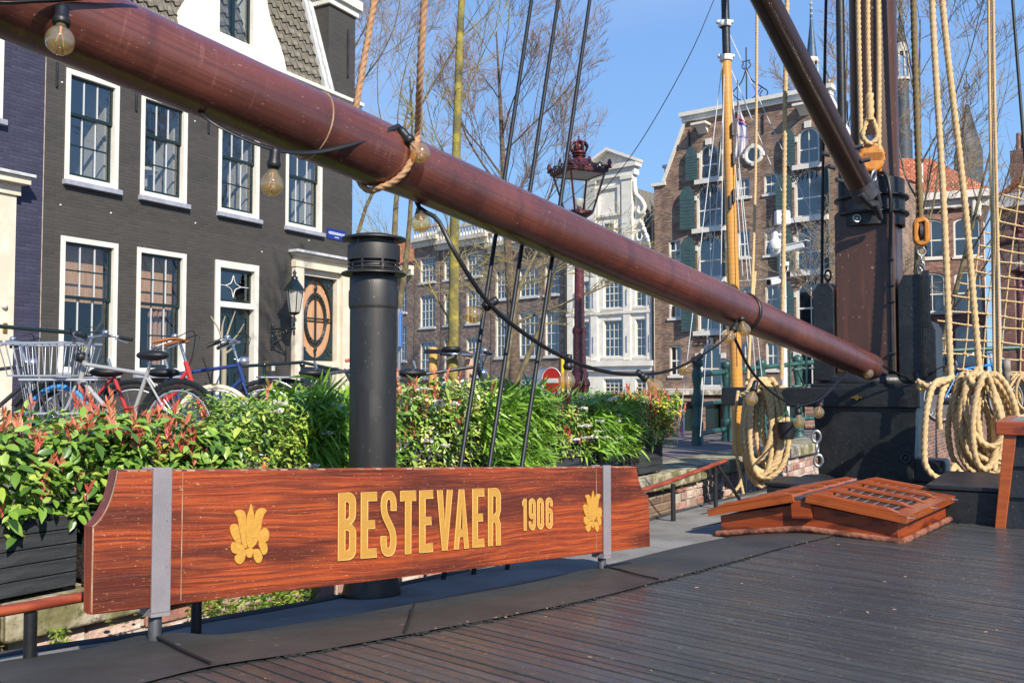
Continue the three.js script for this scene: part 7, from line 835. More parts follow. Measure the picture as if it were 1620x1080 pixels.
// ---------- the warehouse with shutters ----------
const WO = at(1037, 600, 46).setY(0), WR = -38 * Math.PI / 180;
{
  const g = thing('brick_warehouse', 'brown brick warehouse with arched windows, dark green shutters and a flat topped gable', 'warehouse', { pos: WO, rotY: WR });
  const W = 10.66, arches = [], rect = [];
  for (const cx of [3.02, 7.92]) { arches.push([cx - 0.52, cx + 0.52, 10.5, 12.2, 0.5], [cx - 0.68, cx + 0.68, 8.1, 10.25, 0.62], [cx - 0.66, cx + 0.66, 5.65, 7.75, 0.6], [cx - 0.66, cx + 0.66, 3.1, 5.2, 0.6], [cx - 0.6, cx + 0.6, 0.4, 2.5, 0.6]); }
  for (const x of [4.45, 5.8]) rect.push([x, x + 0.66, 9.38, 10.3], [x, x + 0.64, 6.52, 7.8], [x, x + 0.64, 3.8, 5.12], [x, x + 0.6, 1.2, 2.5]);
  for (const x of [0.8, 9.2]) rect.push([x, x + 0.66, 6.66, 7.68], [x, x + 0.66, 3.8, 5.08], [x, x + 0.66, 0.95, 2.42]);
  wall(g, [[0, -0.1], [0, 10.5], [0.62, 10.62], [1.8, 13.48], [W - 1.8, 13.48], [W - 0.62, 10.62], [W, 10.5], [W, -0.1]], [...arches.map((a) => arch(...a)), ...rect.map((r) => R4(...r))], M.wareBrick, 0.3);
  mesh('side_walls', bx(0.05, W - 0.05, 0, 10.4, -9, -0.32), M.wareBrick, g); mesh('cornice', merge([bx(1.66, W - 1.66, 13.48, 13.72, -0.3, 0.16), bx(1.56, W - 1.56, 13.722, 13.92, -0.3, 0.3)]), M.frameWhite, g); for (const q of [beam(V(0.55, 10.68, -0.1), V(1.78, 13.5, -0.1), 0.42, 0.14), beam(V(W - 0.55, 10.68, -0.1), V(W - 1.78, 13.5, -0.1), 0.42, 0.14), bx(-0.12, 0.68, 10.5, 10.66, -0.3, 0.1), bx(W - 0.68, W + 0.12, 10.5, 10.66, -0.3, 0.1)]) mesh('coping', q, M.frameWhite, g);
  mesh('roof', merge([beam(V(0.6, 10.5, -4.6), V(W / 2, 15.4, -4.6), 8.6, 0.1), beam(V(W - 0.6, 10.5, -4.6), V(W / 2, 15.4, -4.6), 8.6, 0.1)].map((q) => q.translate(0, -2.2, 0))), M.orangeTile, g);
  arches.forEach(([x0, x1, y0, y1, r], i) => { const w = farWindow(g, x0, x1, y0, y1, { ar: r, cols: 2, rows: 2, fr: 0.1, barM: M.frameWhite, sill: false }); mesh('lintel_blocks', merge([bx(x0 - 0.2, x0 + 0.04, y1 - r - 0.12, y1 - r + 0.12, 0.003, 0.06), bx(x1 - 0.04, x1 + 0.2, y1 - r - 0.12, y1 - r + 0.12, 0.003, 0.06), bx((x0 + x1) / 2 - 0.15, (x0 + x1) / 2 + 0.15, y1 - 0.04, y1 + 0.26, 0.003, 0.07)]), M.frameWhite, w); mesh('sill', bx(x0 - 0.2, x1 + 0.2, y0 - 0.22, y0, -0.1, 0.14), M.frameWhite, w);
    const k = i % 5; if (k < 4) { const vis = []; for (const s of [-1, 1]) { const sh = mesh('shutter', extrude(shapeOf(arch(0, (x1 - x0) / 2 + 0.05, 0, y1 - y0, r).filter((p) => p)), 0.05, 0).translate(0, 0, 0), M.shutter, g); const wd = (x1 - x0) / 2 + 0.05; sh.position.set(s < 0 ? x0 - 0.06 : x1 + 0.06, y0, 0.04); sh.rotation.y = s < 0 ? Math.PI + 0.25 : -0.95; if (s < 0) sh.position.z += 0.06; const sl = []; for (let j = 0; j < 9; j++) sl.push(bx(0.04, wd - 0.04, 0.08 + j * (y1 - y0 - r) / 9, 0.12 + j * (y1 - y0 - r) / 9, -0.012, 0.062)); mesh('batten', merge(sl), M.shutter, sh); } }
    if (k < 4 && k > 0 || k === 0) mesh('iron_basket', merge([...[0, 1, 2, 3, 4].map((j) => tube([V(lerp(x0 + 0.1, x1 - 0.1, j / 4), y0 - 0.2, 0.06), V(lerp(x0 + 0.1, x1 - 0.1, j / 4), y0 - 0.3, 0.2), V(lerp(x0 + 0.1, x1 - 0.1, j / 4), y0 - 0.62, 0.06)], 0.025, 8, 5)), rod(V(x0 + 0.05, y0 - 0.25, 0.16), V(x1 - 0.05, y0 - 0.25, 0.16), 0.025, 5)]), M.steelBlack, w); });
  rect.forEach((r) => farWindow(g, ...r, { cols: 2, rows: 2, fr: 0.07 }));
  for (const cx of [2.75, 7.8]) mesh('hoist_hood', merge([rbx(0.8, 0.12, 0.6, 0.02, cx, 13.15, 0.3), extrude(shapeOf([[0, 0], [0.42, 0.34], [0, 0.34]]), 0.5, 0).rotateY(-Math.PI / 2).translate(cx + 0.25, 12.75, 0.003)]), M.frameWhite, g);
  const ov = []; for (let i = 0; i < 28; i++) { const a = i / 28 * Math.PI * 2; ov.push(V(5.33 + Math.cos(a) * 0.4, 11.3 + Math.sin(a) * 0.4, 0.03)); } mesh('oval_window', merge([sweep(ov, 0.1, 8, { closed: true }), ...[0, 1, 2, 3].map((i) => rbx(0.22, 0.22, 0.16, 0.03, 5.33 + Math.cos(i * Math.PI / 2) * 0.42, 11.3 + Math.sin(i * Math.PI / 2) * 0.42, 0.04))]), M.frameWhite, g); mesh('oval_pane', new THREE.CircleGeometry(0.34, 24).translate(5.33, 11.3, 0.012), M.farGlass, g);
  mesh('plinth_band', merge([bx(-0.02, W, 0.05, 0.32, 0.003, 0.12), bx(-0.02, W, 5.38, 5.42, 0.003, 0.02)]), M.frameWhite, g); mesh('downpipe', rod(V(-0.06, 0, 0.1), V(-0.06, 9.5, 0.1), 0.07, 8), M.steelBlack, g); for (const [x, y] of [[1.5, 12.6], [5.3, 12.7], [9.2, 12.6]]) mesh('wall_anchor', rbx(0.07, 0.9, 0.05, 0.01, x + 0.5, y, 0.03), M.steelBlack, g);
  mesh('chimney', merge([bx(0.1, 0.45, 10.6, 11.6, -1.2, -0.9), bx(0.02, 0.53, 11.6, 11.75, -1.28, -0.82)]), M.alu, g);
  const v = []; v.push(rod(V(0, 0, 0), V(0, 2.6, 0), 0.035, 6)); for (const s of [-1, 1]) { v.push(tube([V(0, 1.6, 0), V(s * 0.25, 1.0, 0), V(s * 0.75, 0.55, 0), V(s * 1.05, 0.25, 0), V(s * 0.85, 0.0, 0), V(s * 0.65, 0.2, 0), V(s * 0.8, 0.38, 0)], 0.03, 26, 6), tube([V(s * 0.1, 0, 0), V(s * 0.5, 0.25, 0), V(s * 0.75, 0.55, 0)], 0.025, 12, 6), tube([V(0, 1.5, 0), V(s * 0.22, 1.7, 0), V(s * 0.12, 1.9, 0)], 0.025, 10, 6)); } v.push(rod(V(-0.2, 1.95, 0), V(0.2, 1.95, 0), 0.025, 6)); mesh('iron_finial', merge(v).translate(5.0, 13.92, 0), M.steelBlack, g);
}
// ---------- white neck-gabled house ----------
{
  const shell = M.cream; M.cream = mottled(0xebe6da, 0xe0dacb, { size: 1.2, f: 5, s: 451, rough: 0.65 }); const a = 40 * Math.PI / 180, g = thing('white_house', 'cream white canal house with pedimented neck gable and carved scrolls', 'house', { pos: WO, rotY: -a });
  const x0 = -5.5, x1 = -0.02, cx = (x0 + x1) / 2, wins = []; const rowsY = [[4.48, 6.0], [1.95, 3.84], [-0.1, 0.8]]; for (const [ya, yb] of rowsY) for (const [a0, b0] of [[-4.75, -4.05], [-3.12, -1.95], [-1.17, -0.55]]) wins.push([a0, b0, ya, yb]); wins.push([-3.05, -2.35, 8.3, 9.0], [-3.2, -2.1, 6.7, 7.9]);
  wall(g, [[x0, -0.1], [x0, 7.3], [x1, 7.3], [x1, -0.1]], wins.slice(0, 9).concat([wins[10]]).map((w) => R4(...w)).filter((w) => w[1][1] < 7.2), M.cream, 0.3);
  const gb = new THREE.Shape(); gb.moveTo(x0 + 0.1, 7.3); gb.bezierCurveTo(x0 + 0.3, 8.0, x0 + 0.75, 8.1, x0 + 0.8, 9.0); gb.lineTo(x0 + 1.35, 9.0); gb.lineTo(x0 + 1.35, 11.3); gb.lineTo(x1 - 1.2, 11.3); gb.lineTo(x1 - 1.2, 9.0); gb.lineTo(x1 - 0.8, 9.0); gb.bezierCurveTo(x1 - 0.75, 8.1, x1 - 0.3, 8.0, x1 - 0.1, 7.3); gb.closePath(); mesh('neck_gable', extrude(gb, 0.3, 0, 10).translate(0, 0, -0.3), M.cream, g);
  for (const px of [x0 + 1.35, x1 - 1.85]) mesh('pilaster', merge([bx(px, px + 0.62, 7.3, 11.1, 0.003, 0.14), bx(px - 0.06, px + 0.68, 11.1, 11.3, 0.003, 0.2)]), M.white, g); mesh('entablature', merge([bx(x0 + 1.2, x1 - 1.05, 11.303, 11.7, -0.3, 0.16), bx(x0 + 1.05, x1 - 0.9, 11.703, 11.95, -0.3, 0.3)]), M.white, g);
  mesh('pediment', merge([extrude(shapeOf([[x0 + 1.05, 11.953], [x1 - 0.9, 11.953], [cx + 0.08, 12.72]]), 0.32, 0).translate(0, 0, -0.3), beam(V(x0 + 0.98, 11.98, 0.0), V(cx + 0.08, 12.82, 0.0), 0.66, 0.14), beam(V(x1 - 0.83, 11.98, 0.0), V(cx + 0.08, 12.82, 0.0), 0.66, 0.14)]), M.white, g);
  for (const s of [-1, 1]) { const ox = s < 0 ? x0 + 1.3 : x1 - 1.15, q = []; q.push(tube([V(ox, 11.0, 0.02), V(ox + s * 0.1, 10.3, 0.02), V(ox + s * 0.45, 9.9, 0.02), V(ox + s * 0.62, 9.5, 0.02), V(ox + s * 0.4, 9.2, 0.02), V(ox + s * 0.2, 9.4, 0.02), V(ox + s * 0.32, 9.6, 0.02)], 0.11, 30, 8)); q.push(extrude(shapeOf([[0, 9.0], [0, 10.9], [s * 0.12, 10.2], [s * 0.5, 9.8], [s * 0.55, 9.2], [s * 0.4, 9.0]]), 0.16, 0).translate(ox, 0, -0.2)); for (let i = 0; i < 9; i++) q.push(new THREE.SphereGeometry(0.09 + 0.05 * h2(i, 3), 8, 6).translate(ox + s * (0.45 + 0.07 * i), 8.7 - i * 0.16 + 0.1 * h2(i, 9), 0.05)); mesh('scroll_ornament', merge(q), M.white, g); }
  mesh('oval_light', new THREE.CircleGeometry(0.16, 18).scale(0.8, 1.3, 1).translate(x1 - 0.85, 8.1, 0.012), M.farGlass, g); mesh('oval_rim', new THREE.TorusGeometry(0.2, 0.06, 6, 20).scale(0.8, 1.3, 1).translate(x1 - 0.85, 8.1, 0.02), M.white, g); mesh('carved_panel', merge([bx(cx - 0.75, cx + 0.75, 9.3, 9.42, 0.003, 0.1), bx(cx - 0.75, cx + 0.75, 10.75, 10.88, 0.003, 0.1), bx(cx - 0.75, cx - 0.6, 9.42, 10.75, 0.003, 0.1), bx(cx + 0.6, cx + 0.75, 9.42, 10.75, 0.003, 0.1)]), M.white, g);
  wins.forEach((w, i) => { const h = w[3] > 7.5; if (h) { const q = farWindow(g, ...w, { cols: 2, rows: 2 }); q.position.z = 0.17; } else farWindow(g, ...w, { cols: w[1] - w[0] > 0.9 ? 4 : 2, rows: 4, fr: 0.05, bw: 0.016 }); });
  for (const px of [x0 + 0.05, -3.9, -1.85, -0.45]) mesh('pilaster_strip', bx(px, px + 0.42, 1.78, 7.25, 0.003, 0.07), M.cream, g); for (const px of [-4.95, -3.72, -1.62, -0.28]) for (const y of [2.6, 5.0]) mesh('wall_anchor', rbx(0.05, 0.85, 0.05, 0.01, px, y, 0.09), M.sillGrey, g);
  mesh('string_cornice', merge([bx(x0 - 0.05, x1, 1.2, 1.45, 0.003, 0.16), bx(x0 - 0.1, x1, 1.452, 1.72, 0.003, 0.28), bx(x0, x1, 4.15, 4.3, 0.003, 0.1)]), M.cream, g); mesh('roof', merge([beam(V(x0 + 0.2, 6.4, -5), V(cx, 11.2, -5), 9.4, 0.12), beam(V(x1 - 0.2, 6.9, -5), V(cx, 11.2, -5), 9.4, 0.12)]), M.tileGrey[1], g); mesh('side_walls', bx(x0 + 0.1, x1 - 0.1, 0, 7.2, -8, -0.31), M.brownBrick, g); mesh('side_pipe', rod(V(x0 - 0.05, 0, 0.12), V(x0 - 0.05, 7.4, 0.12), 0.07, 8), M.steelBlack, g); M.cream = shell;
}
// ---------- brown row across the side canal ----------
{
  const a40 = 40 * Math.PI / 180, end = WO.clone().add(V(Math.cos(a40), 0, Math.sin(a40)).multiplyScalar(-5.55)), rot = -47 * Math.PI / 180;
  const dir = V(Math.cos(-rot), 0, Math.sin(-rot)), mk = (label, s0, s1, h, cols, rows, o) => { const g = thing('row_house', label, 'house', { pos: end.clone().addScaledVector(dir, s0), rotY: rot, group: 'brown brick houses across the side canal' }), W = s1 - s0, holes = []; for (const [ya, yb] of rows) for (const [a, b] of cols) holes.push([a - s0, b - s0, ya, yb]);
    wall(g, R4(0, W - 0.04, -0.1, h), holes.map((q) => R4(...q)), M.brownBrick, 0.3); mesh('side_walls', bx(0.1, W - 0.1, 0, h, -8, -0.31), M.brownBrick, g); holes.forEach((q) => farWindow(g, ...q, { cols: q[1] - q[0] > 1.3 ? 4 : 3, rows: 4, fr: 0.07, bw: 0.016 })); mesh('cornice', merge([bx(-0.05, W, h + 0.003, h + 0.35, 0.003, 0.2), bx(-0.08, W + 0.02, h + 0.353, h + 0.6, -0.3, 0.4)]), M.cream, g);
    if (o.balus) { const q = []; for (let i = 0; i < W / 0.28; i++) q.push(lathe([[0.05, 0], [0.08, 0.2], [0.04, 0.42], [0.06, 0.6]], 7).translate(i * 0.28 + 0.14, h + 0.6, 0.05)); q.push(bx(0, W, h + 1.2, h + 1.34, -0.1, 0.2)); mesh('balustrade', merge(q), M.cream, g); } if (o.roof) mesh('roof', beam(V(W / 2, h + 0.5, -0.2), V(W / 2, h + 3.2, -3.6), W, 0.12, V(0, 1, 0)).translate(0, 0, 0), o.roof, g); mesh('plinth', bx(-0.01, W - 0.05, -0.1, 0.5, 0.003, 0.1), M.sillGrey, g); if (o.anchors) mesh('door_step', rbx(1.4, 0.3, 0.8, 0.03, W * 0.5, 0.15, 0.4), M.stone, g); return g; };
  mk('brown brick house next to the white gabled house, with balustraded parapet', -6.2, -0.0, 8.2, [[-5.75, -4.7], [-3.75, -2.15], [-1.65, -0.55]], [[5.45, 7.15], [2.05, 4.6], [0.0, 1.0]], { balus: 1, anchors: 1 });
  mk('tall brown brick house behind the lichen covered tree trunk', -10.95, -6.25, 8.9, [[-10.6, -9.15], [-8.4, -6.95]], [[7.0, 8.5], [4.15, 6.2], [0.95, 3.3]], { balus: 1 });
  mk('narrow brown brick house between the flue and the lichen covered trunk', -13.7, -11.0, 9.3, [[-13.05, -11.45]], [[7.0, 8.6], [4.1, 6.2], [0.85, 3.2]], { balus: 1 });
  mk('brown brick house with red tiled roof half hidden behind the stove flue', -22.5, -13.75, 7.6, [[-21.8, -20.4], [-19.4, -17.6], [-15.9, -14.5]], [[5.2, 7.0], [2.0, 4.4]], { roof: M.orangeTile });
}
// ---------- corner house with orange roof at the right ----------
{
  const o = at(1560, 500, 50).setY(0), rot = -25 * Math.PI / 180, g = thing('corner_house', 'red brick corner house with white cornice and orange tiled roof behind the ropes', 'house', { pos: o, rotY: rot }), W = 9, arr = []; for (const [y0, y1] of [[7.55, 9.75], [4.5, 6.75], [1.6, 3.8]]) for (const x of [-1.5, -3.3, -5.1, -6.9]) arr.push([x, x + 1.35, y0, y1, 0.3]);
  wall(g, R4(-W, 0, -0.1, 10.3), arr.map((q) => arch(...q)), M.rightBrick, 0.3); arr.forEach((q) => farWindow(g, q[0], q[1], q[2], q[3], { ar: q[4], cols: 2, rows: 2, fr: 0.1 })); mesh('side_wall', bx(-0.3, 0, -0.1, 10.3, -12, -0.302), M.rightBrick, g); mesh('core', bx(-W, -0.32, 0, 10.2, -10, -0.33), M.room, g);
  for (let k = 0; k < 3; k++) for (const y of [7.5, 4.4]) { const q = farWindow(g, -0.5, 0.5, y, y + 2.2, { ar: 0.3, cols: 2, rows: 2, sill: true }); q.rotation.y = Math.PI / 2; q.position.set(0.17, 0, -2 - k * 3); }
  mesh('cornice', merge([bx(-W - 0.05, 0.15, 10.303, 10.75, 0.003, 0.25), bx(-W - 0.05, 0.4, 10.753, 11.15, -0.3, 0.55), bx(0.003, 0.3, 10.303, 10.75, -12, -0.003), bx(0.003, 0.5, 10.753, 11.15, -12, -0.302)]), M.frameWhite, g); for (const x of [-0.35, -4.3, -8.2]) mesh('console', rbx(0.5, 1.1, 0.4, 0.12, x, 10.2, 0.2), M.frameWhite, g);
  mesh('roof', (() => { const q = new THREE.BufferGeometry(), A = [[-W, 11.15, 0.3], [0.4, 11.15, 0.3], [-W, 14.6, -3.6], [-2.6, 14.0, -3.6], [0.4, 11.15, -12], [-2.6, 14.0, -9]]; const t = [0, 1, 3, 0, 3, 2, 1, 4, 5, 1, 5, 3, 2, 3, 5]; q.setAttribute('position', new THREE.Float32BufferAttribute(t.flatMap((i) => A[i]), 3)); q.setAttribute('uv', new THREE.Float32BufferAttribute(t.flatMap((i) => [A[i][0], A[i][1] * 1.3]), 2)); q.computeVertexNormals(); return q; })(), M.orangeTile, g);
  mesh('dormer', merge([bx(-7.2, -5.4, 11.8, 13.3, -3, -1.1), beam(V(-7.4, 13.3, -2), V(-6.3, 14.1, -2), 2.2, 0.1), beam(V(-5.2, 13.3, -2), V(-6.3, 14.1, -2), 2.2, 0.1)]), M.sillGrey, g); mesh('roof_vent', rod(V(-3.1, 12, -0.7), V(-3.1, 13.1, -0.7), 0.12, 8), M.frameWhite, g);
  const h = thing('brick_house', 'brick house with white trim and dark doorway at the right picture edge', 'house', { pos: at(1585, 500, 42).setY(0), rotY: -0.9 }); wall(h, R4(0, 7, -0.1, 8.6), [R4(0.6, 1.6, 0.2, 5.6), arch(2.6, 3.8, 5.8, 8.0, 0.6), arch(4.6, 5.8, 5.8, 8.0, 0.6)], M.rightBrick, 0.3); mesh('doorway', bx(0.6, 1.6, 0.2, 5.6, -0.3, -0.2), M.doorGreen, h); farWindow(h, 2.6, 3.8, 5.8, 8.0, { ar: 0.6 }); farWindow(h, 4.6, 5.8, 5.8, 8.0, { ar: 0.6 }); mesh('cornice', bx(-0.1, 7, 8.603, 9.2, -0.3, 0.3), M.frameWhite, h); mesh('side_walls', bx(0.1, 7, 0, 8.5, -6, -0.32), M.rightBrick, h); mesh('roof', beam(V(-0.1, 9.2, -3), V(3.5, 11.5, -3), 6, 0.12), M.orangeTile, h); mesh('roof', beam(V(7.1, 9.2, -3), V(3.5, 11.5, -3), 6, 0.12), M.orangeTile, h); mesh('gable', extrude(shapeOf([[0.05, 9.2], [6.95, 9.2], [3.5, 11.42]]), 5.6, 0).translate(0, 0, -5.85), M.rightBrick, h); mesh('chimney', merge([bx(0.2, 1.4, 9.2, 11.4, -1.6, -0.8), ...[0.45, 0.8, 1.15].map((x) => new THREE.CylinderGeometry(0.12, 0.15, 0.9, 8).translate(x, 11.8, -1.2))]), M.rightBrick, h);
}
// ---------- church spires ----------
{
  M.slate = mottled(0x454b52, 0x343a40, { size: 2, f: 8, s: 441, rough: 0.6 }); M.slateBlue = mottled(0x3f5a72, 0x304a60, { size: 2, f: 8, s: 442, rough: 0.5 }); M.spireStone = mottled(0xc4beb2, 0x9d978c, { size: 2, f: 6, s: 443, rough: 0.8 });
  const d1 = 110, k1 = d1 / FOCAL, y1 = (py) => at(1292, py, d1).y, g = thing('church_tower', 'slim blue-grey needle spire with white arcaded lantern left of the mast', 'church spire', { pos: at(1292, 602, d1).setY(0) });
  mesh('spire', lathe([[9 * k1, y1(93)], [7 * k1, y1(75)], [3 * k1, y1(40)], [1.2 * k1, y1(5)], [0.4 * k1, y1(-30)]], 8), M.slateBlue, g); mesh('finial', merge([rod(V(0, y1(40), 0), V(0, y1(0), 0), 2.2 * k1, 6, 1.2 * k1), ...[38, 30, 22, 14, 6].map((p) => new THREE.SphereGeometry(2.6 * k1, 8, 6).translate(0, y1(p), 0))]), M.spireStone, g); const ar = []; for (let i = 0; i < 8; i++) { const a = i / 8 * Math.PI * 2; ar.push(rod(V(Math.cos(a) * 9.5 * k1, y1(135), Math.sin(a) * 9.5 * k1), V(Math.cos(a) * 9.5 * k1, y1(100), Math.sin(a) * 9.5 * k1), 1.4 * k1, 6), new THREE.ConeGeometry(3.4 * k1, 9 * k1, 4).translate(Math.cos(a + 0.4) * 9 * k1, y1(95), Math.sin(a + 0.4) * 9 * k1)); } ar.push(lathe([[0, y1(135)], [11 * k1, y1(135)], [11 * k1, y1(130)], [8 * k1, y1(130)]], 8), lathe([[10 * k1, y1(100)], [10 * k1, y1(92)], [0, y1(92)]], 8)); mesh('lantern_stage', merge(ar), M.spireStone, g); mesh('tower', lathe([[10 * k1, y1(135)], [13 * k1, y1(140)], [13 * k1, 0]], 8), M.spireStone, g); mesh('balcony', merge([rbx(10 * k1, 10 * k1, 6 * k1, 0.1, 20 * k1, y1(140), 2)]), M.spireStone, g);
  const d2 = 120, k2 = d2 / FOCAL, y2 = (py) => at(1438, py, d2).y, h = thing('church_tower', 'grey open-work church tower just right of the mast', 'church spire', { pos: at(1436, 602, d2).setY(0) }); mesh('shaft', lathe([[15 * k2, 0], [15 * k2, y2(210)], [12 * k2, y2(205)], [11 * k2, y2(128)]], 8), M.slate, h); const aa = []; for (let i = 0; i < 8; i++) { const a = i / 8 * Math.PI * 2; aa.push(rod(V(Math.cos(a) * 11 * k2, y2(126), Math.sin(a) * 11 * k2), V(Math.cos(a) * 10 * k2, y2(80), Math.sin(a) * 10 * k2), 2 * k2, 6)); } aa.push(lathe([[13 * k2, y2(128)], [13 * k2, y2(124)], [5 * k2, y2(124)]], 8), lathe([[12 * k2, y2(84)], [11 * k2, y2(76)], [4 * k2, y2(60)]], 8)); mesh('open_stage', merge(aa), M.spireStone, h); mesh('spire', lathe([[8 * k2, y2(70)], [3 * k2, y2(20)], [0.3, y2(-60)]], 8), M.slate, h);
  const d3 = 90, k3 = d3 / FOCAL, y3 = (py) => at(1538, py, d3).y, c = thing('church_tower', 'dark slate pyramid spire with a cross and ball rising over the orange roof', 'church spire', { pos: at(1540, 602, d3).setY(0) }); mesh('spire', new THREE.CylinderGeometry(0.15, 24 * k3, y3(165) - y3(243), 4, 1).rotateY(0.6).translate(0, (y3(165) + y3(243)) / 2, 0).toNonIndexed(), M.slate, c); mesh('tower', bx(-17 * k3, 17 * k3, 0, y3(243), -17 * k3, 17 * k3).rotateY(0.6 + Math.PI / 4), M.slate, c); mesh('weather_cross', merge([rod(V(0, y3(167), 0), V(0, y3(112), 0), 0.7 * k3, 6), rod(V(-3.5 * k3, y3(118), 0), V(3.5 * k3, y3(118), 0), 0.7 * k3, 6), new THREE.TorusGeometry(4.5 * k3, 0.8 * k3, 5, 16).translate(0, y3(136), 0), new THREE.SphereGeometry(3 * k3, 10, 8).scale(2, 0.7, 1).translate(0, y3(139), 0), new THREE.SphereGeometry(1.4 * k3, 8, 6).translate(0, y3(120), 0)]), M.steelBlack, c); mesh('cap', new THREE.ConeGeometry(2.6 * k3, 10 * k3, 8).translate(0, y3(166), 0), M.lead, c);
}
// ---------- bare spring trees ----------
M.lichen = mottled(0xa0913f, 0x655f3c, { size: 0.7, f: 5, s: 501, oct: 6, rough: 0.95, specks: 0.2, speck: 0x4b4636, bump: 0.01, n: 256 });
M.barkGreen = mottled(0x756c4c, 0x574e3e, { size: 0.6, f: 6, s: 502, rough: 0.95, bump: 0.008 });
M.bark = mottled(0x6a5a4a, 0x4d4238, { size: 0.6, f: 6, s: 503, rough: 0.95 });
M.twigs = std({ color: 0x8f795c, roughness: 0.9 }); M.twigsGreen = std({ color: 0x908558, roughness: 0.9 });
function bareTree(label, base, o) {
  const r = rng(o.seed), g = thing('bare_tree', label, 'tree', { pos: base, group: 'bare street trees' }), trunk = [], limbs = [], twigs = []; let nt = 0;
  const grow = (p, dir, len, rad, lv) => { const n = lv < 2 ? 7 : lv < 4 ? 4 : 3, pts = [p.clone()], d = dir.clone(); for (let i = 1; i <= n; i++) { d.add(V((r() - 0.5), (r() - 0.5) * 0.6 + (o.rise ?? 0.12), (r() - 0.5)).multiplyScalar((lv === 0 ? (o.wob ?? 0.06) : 0.24) * (o.bend ?? 1))).normalize(); pts.push(pts[i - 1].clone().addScaledVector(d, len / n)); }
    const end = lv === 0 ? (o.taper ?? 0.5) : 0.35; (lv === 0 ? trunk : lv < (o.limbLv ?? 3) ? limbs : twigs).push(sweep(pts, (t) => rad * lerp(1, end, t), lv === 0 ? 12 : lv < 3 ? 6 : 3, { caps: lv === 0 })); if (lv >= 3) nt++;
    if (lv >= o.depth || nt > (o.max ?? 5000)) return;
    const kids = o.kids[lv]; for (let k = 0; k < kids; k++) { const t = lv === 0 ? lerp(o.first ?? 0.4, 1, (k + r() * 0.8) / kids) : lerp(0.25, 1, (k + r()) / kids), f = Math.min(0.999, t) * n, i = Math.floor(f), q = pts[i].clone().lerp(pts[i + 1] ?? pts[i], f - i), a = r() * 6.28, ax = V(Math.cos(a), 0, Math.sin(a)); const dd = pts[Math.min(n, i + 1)].clone().sub(pts[i]).normalize(), sp = o.spread[lv] * (0.75 + r() * 0.5); ax.addScaledVector(dd, -ax.dot(dd)).normalize(); const nd = dd.clone().multiplyScalar(Math.cos(sp)).addScaledVector(ax, Math.sin(sp)); grow(q, nd, len * o.ratio[lv] * (0.7 + r() * 0.6) * (lv === 0 ? lerp(1.15, 0.7, t) : lerp(1.1, 0.75, t)), Math.max(o.minR, rad * lerp(1, end, t) * o.thin[lv]), lv + 1); } };
  (o.stems ?? [[V(0, 0, 0), V(0, 1, 0), o.len, o.rad]]).forEach(([p, d, l, rad]) => grow(p, d.normalize(), l, rad, 0));
  mesh('trunk', merge(trunk), o.mat ?? M.bark, g); if (limbs.length) mesh('crown', merge(limbs), o.mat2 ?? o.mat ?? M.bark, g); if (twigs.length) mesh('twigs', merge(twigs), o.tm ?? M.twigs, g); return g;
}
bareTree('straight yellow lichen covered tree trunk tied to two stakes', G(713, 12.2), { seed: 601, len: 9.5, rad: 0.078, taper: 0.35, depth: 4, first: 0.12, kids: [11, 6, 6, 5], spread: [0.8, 0.6, 0.6, 0.6], ratio: [0.15, 0.55, 0.55, 0.6], thin: [0.2, 0.5, 0.5, 0.6], minR: 0.004, mat: M.lichen, mat2: M.lichen, tm: M.twigsGreen, rise: 0.25, max: 2600 });
{ const S = [[-0.3, -0.05, 0.2], [0.0, 0.06, 0.1], [0.3, 0.2, -0.1]]; bareTree('many-stemmed greenish bare tree rising behind the corner of the black house', G(592, 26), { seed: 612, stems: S.map(([x, dx, dz], i) => [V(x, 0, dz), V(dx, 1, dz * 0.4), 11 - i * 0.8, 0.17 - 0.02 * i]), taper: 0.15, wob: 0.22, depth: 5, first: 0.28, kids: [9, 6, 6, 5, 4], spread: [0.5, 0.6, 0.6, 0.6, 0.5], ratio: [0.5, 0.55, 0.55, 0.6, 0.6], thin: [0.5, 0.5, 0.5, 0.55, 0.6], minR: 0.006, mat: M.barkGreen, mat2: M.barkGreen, tm: M.twigs, rise: 0.22, bend: 1.3, max: 8000 }); }
bareTree('crooked bare canal tree in front of the brown brick houses', G(800, 26), { seed: 603, stems: [[V(0, 0, 0), V(-0.25, 1, 0.1), 6.0, 0.13], [V(0.1, 0, 0), V(0.35, 1, 0), 5.5, 0.1]], taper: 0.12, wob: 0.26, depth: 5, first: 0.2, kids: [7, 6, 5, 4, 3], spread: [0.85, 0.7, 0.7, 0.6, 0.5], ratio: [0.55, 0.6, 0.55, 0.6, 0.6], thin: [0.5, 0.5, 0.5, 0.55, 0.6], minR: 0.008, mat: M.barkGreen, mat2: M.barkGreen, tm: M.twigsGreen, rise: 0.0, bend: 1.6, max: 2800 });
bareTree('tall reddish bare tree crown behind the black stays', G(815, 42), { seed: 604, len: 17, rad: 0.3, taper: 0.1, depth: 5, first: 0.35, kids: [11, 6, 5, 5, 4], spread: [0.7, 0.6, 0.6, 0.55, 0.5], ratio: [0.36, 0.55, 0.55, 0.6, 0.6], thin: [0.4, 0.5, 0.5, 0.55, 0.6], minR: 0.010, mat: M.bark, tm: std({ color: 0x8a7156, roughness: 0.9 }), rise: 0.25, bend: 1.3, max: 6500 });
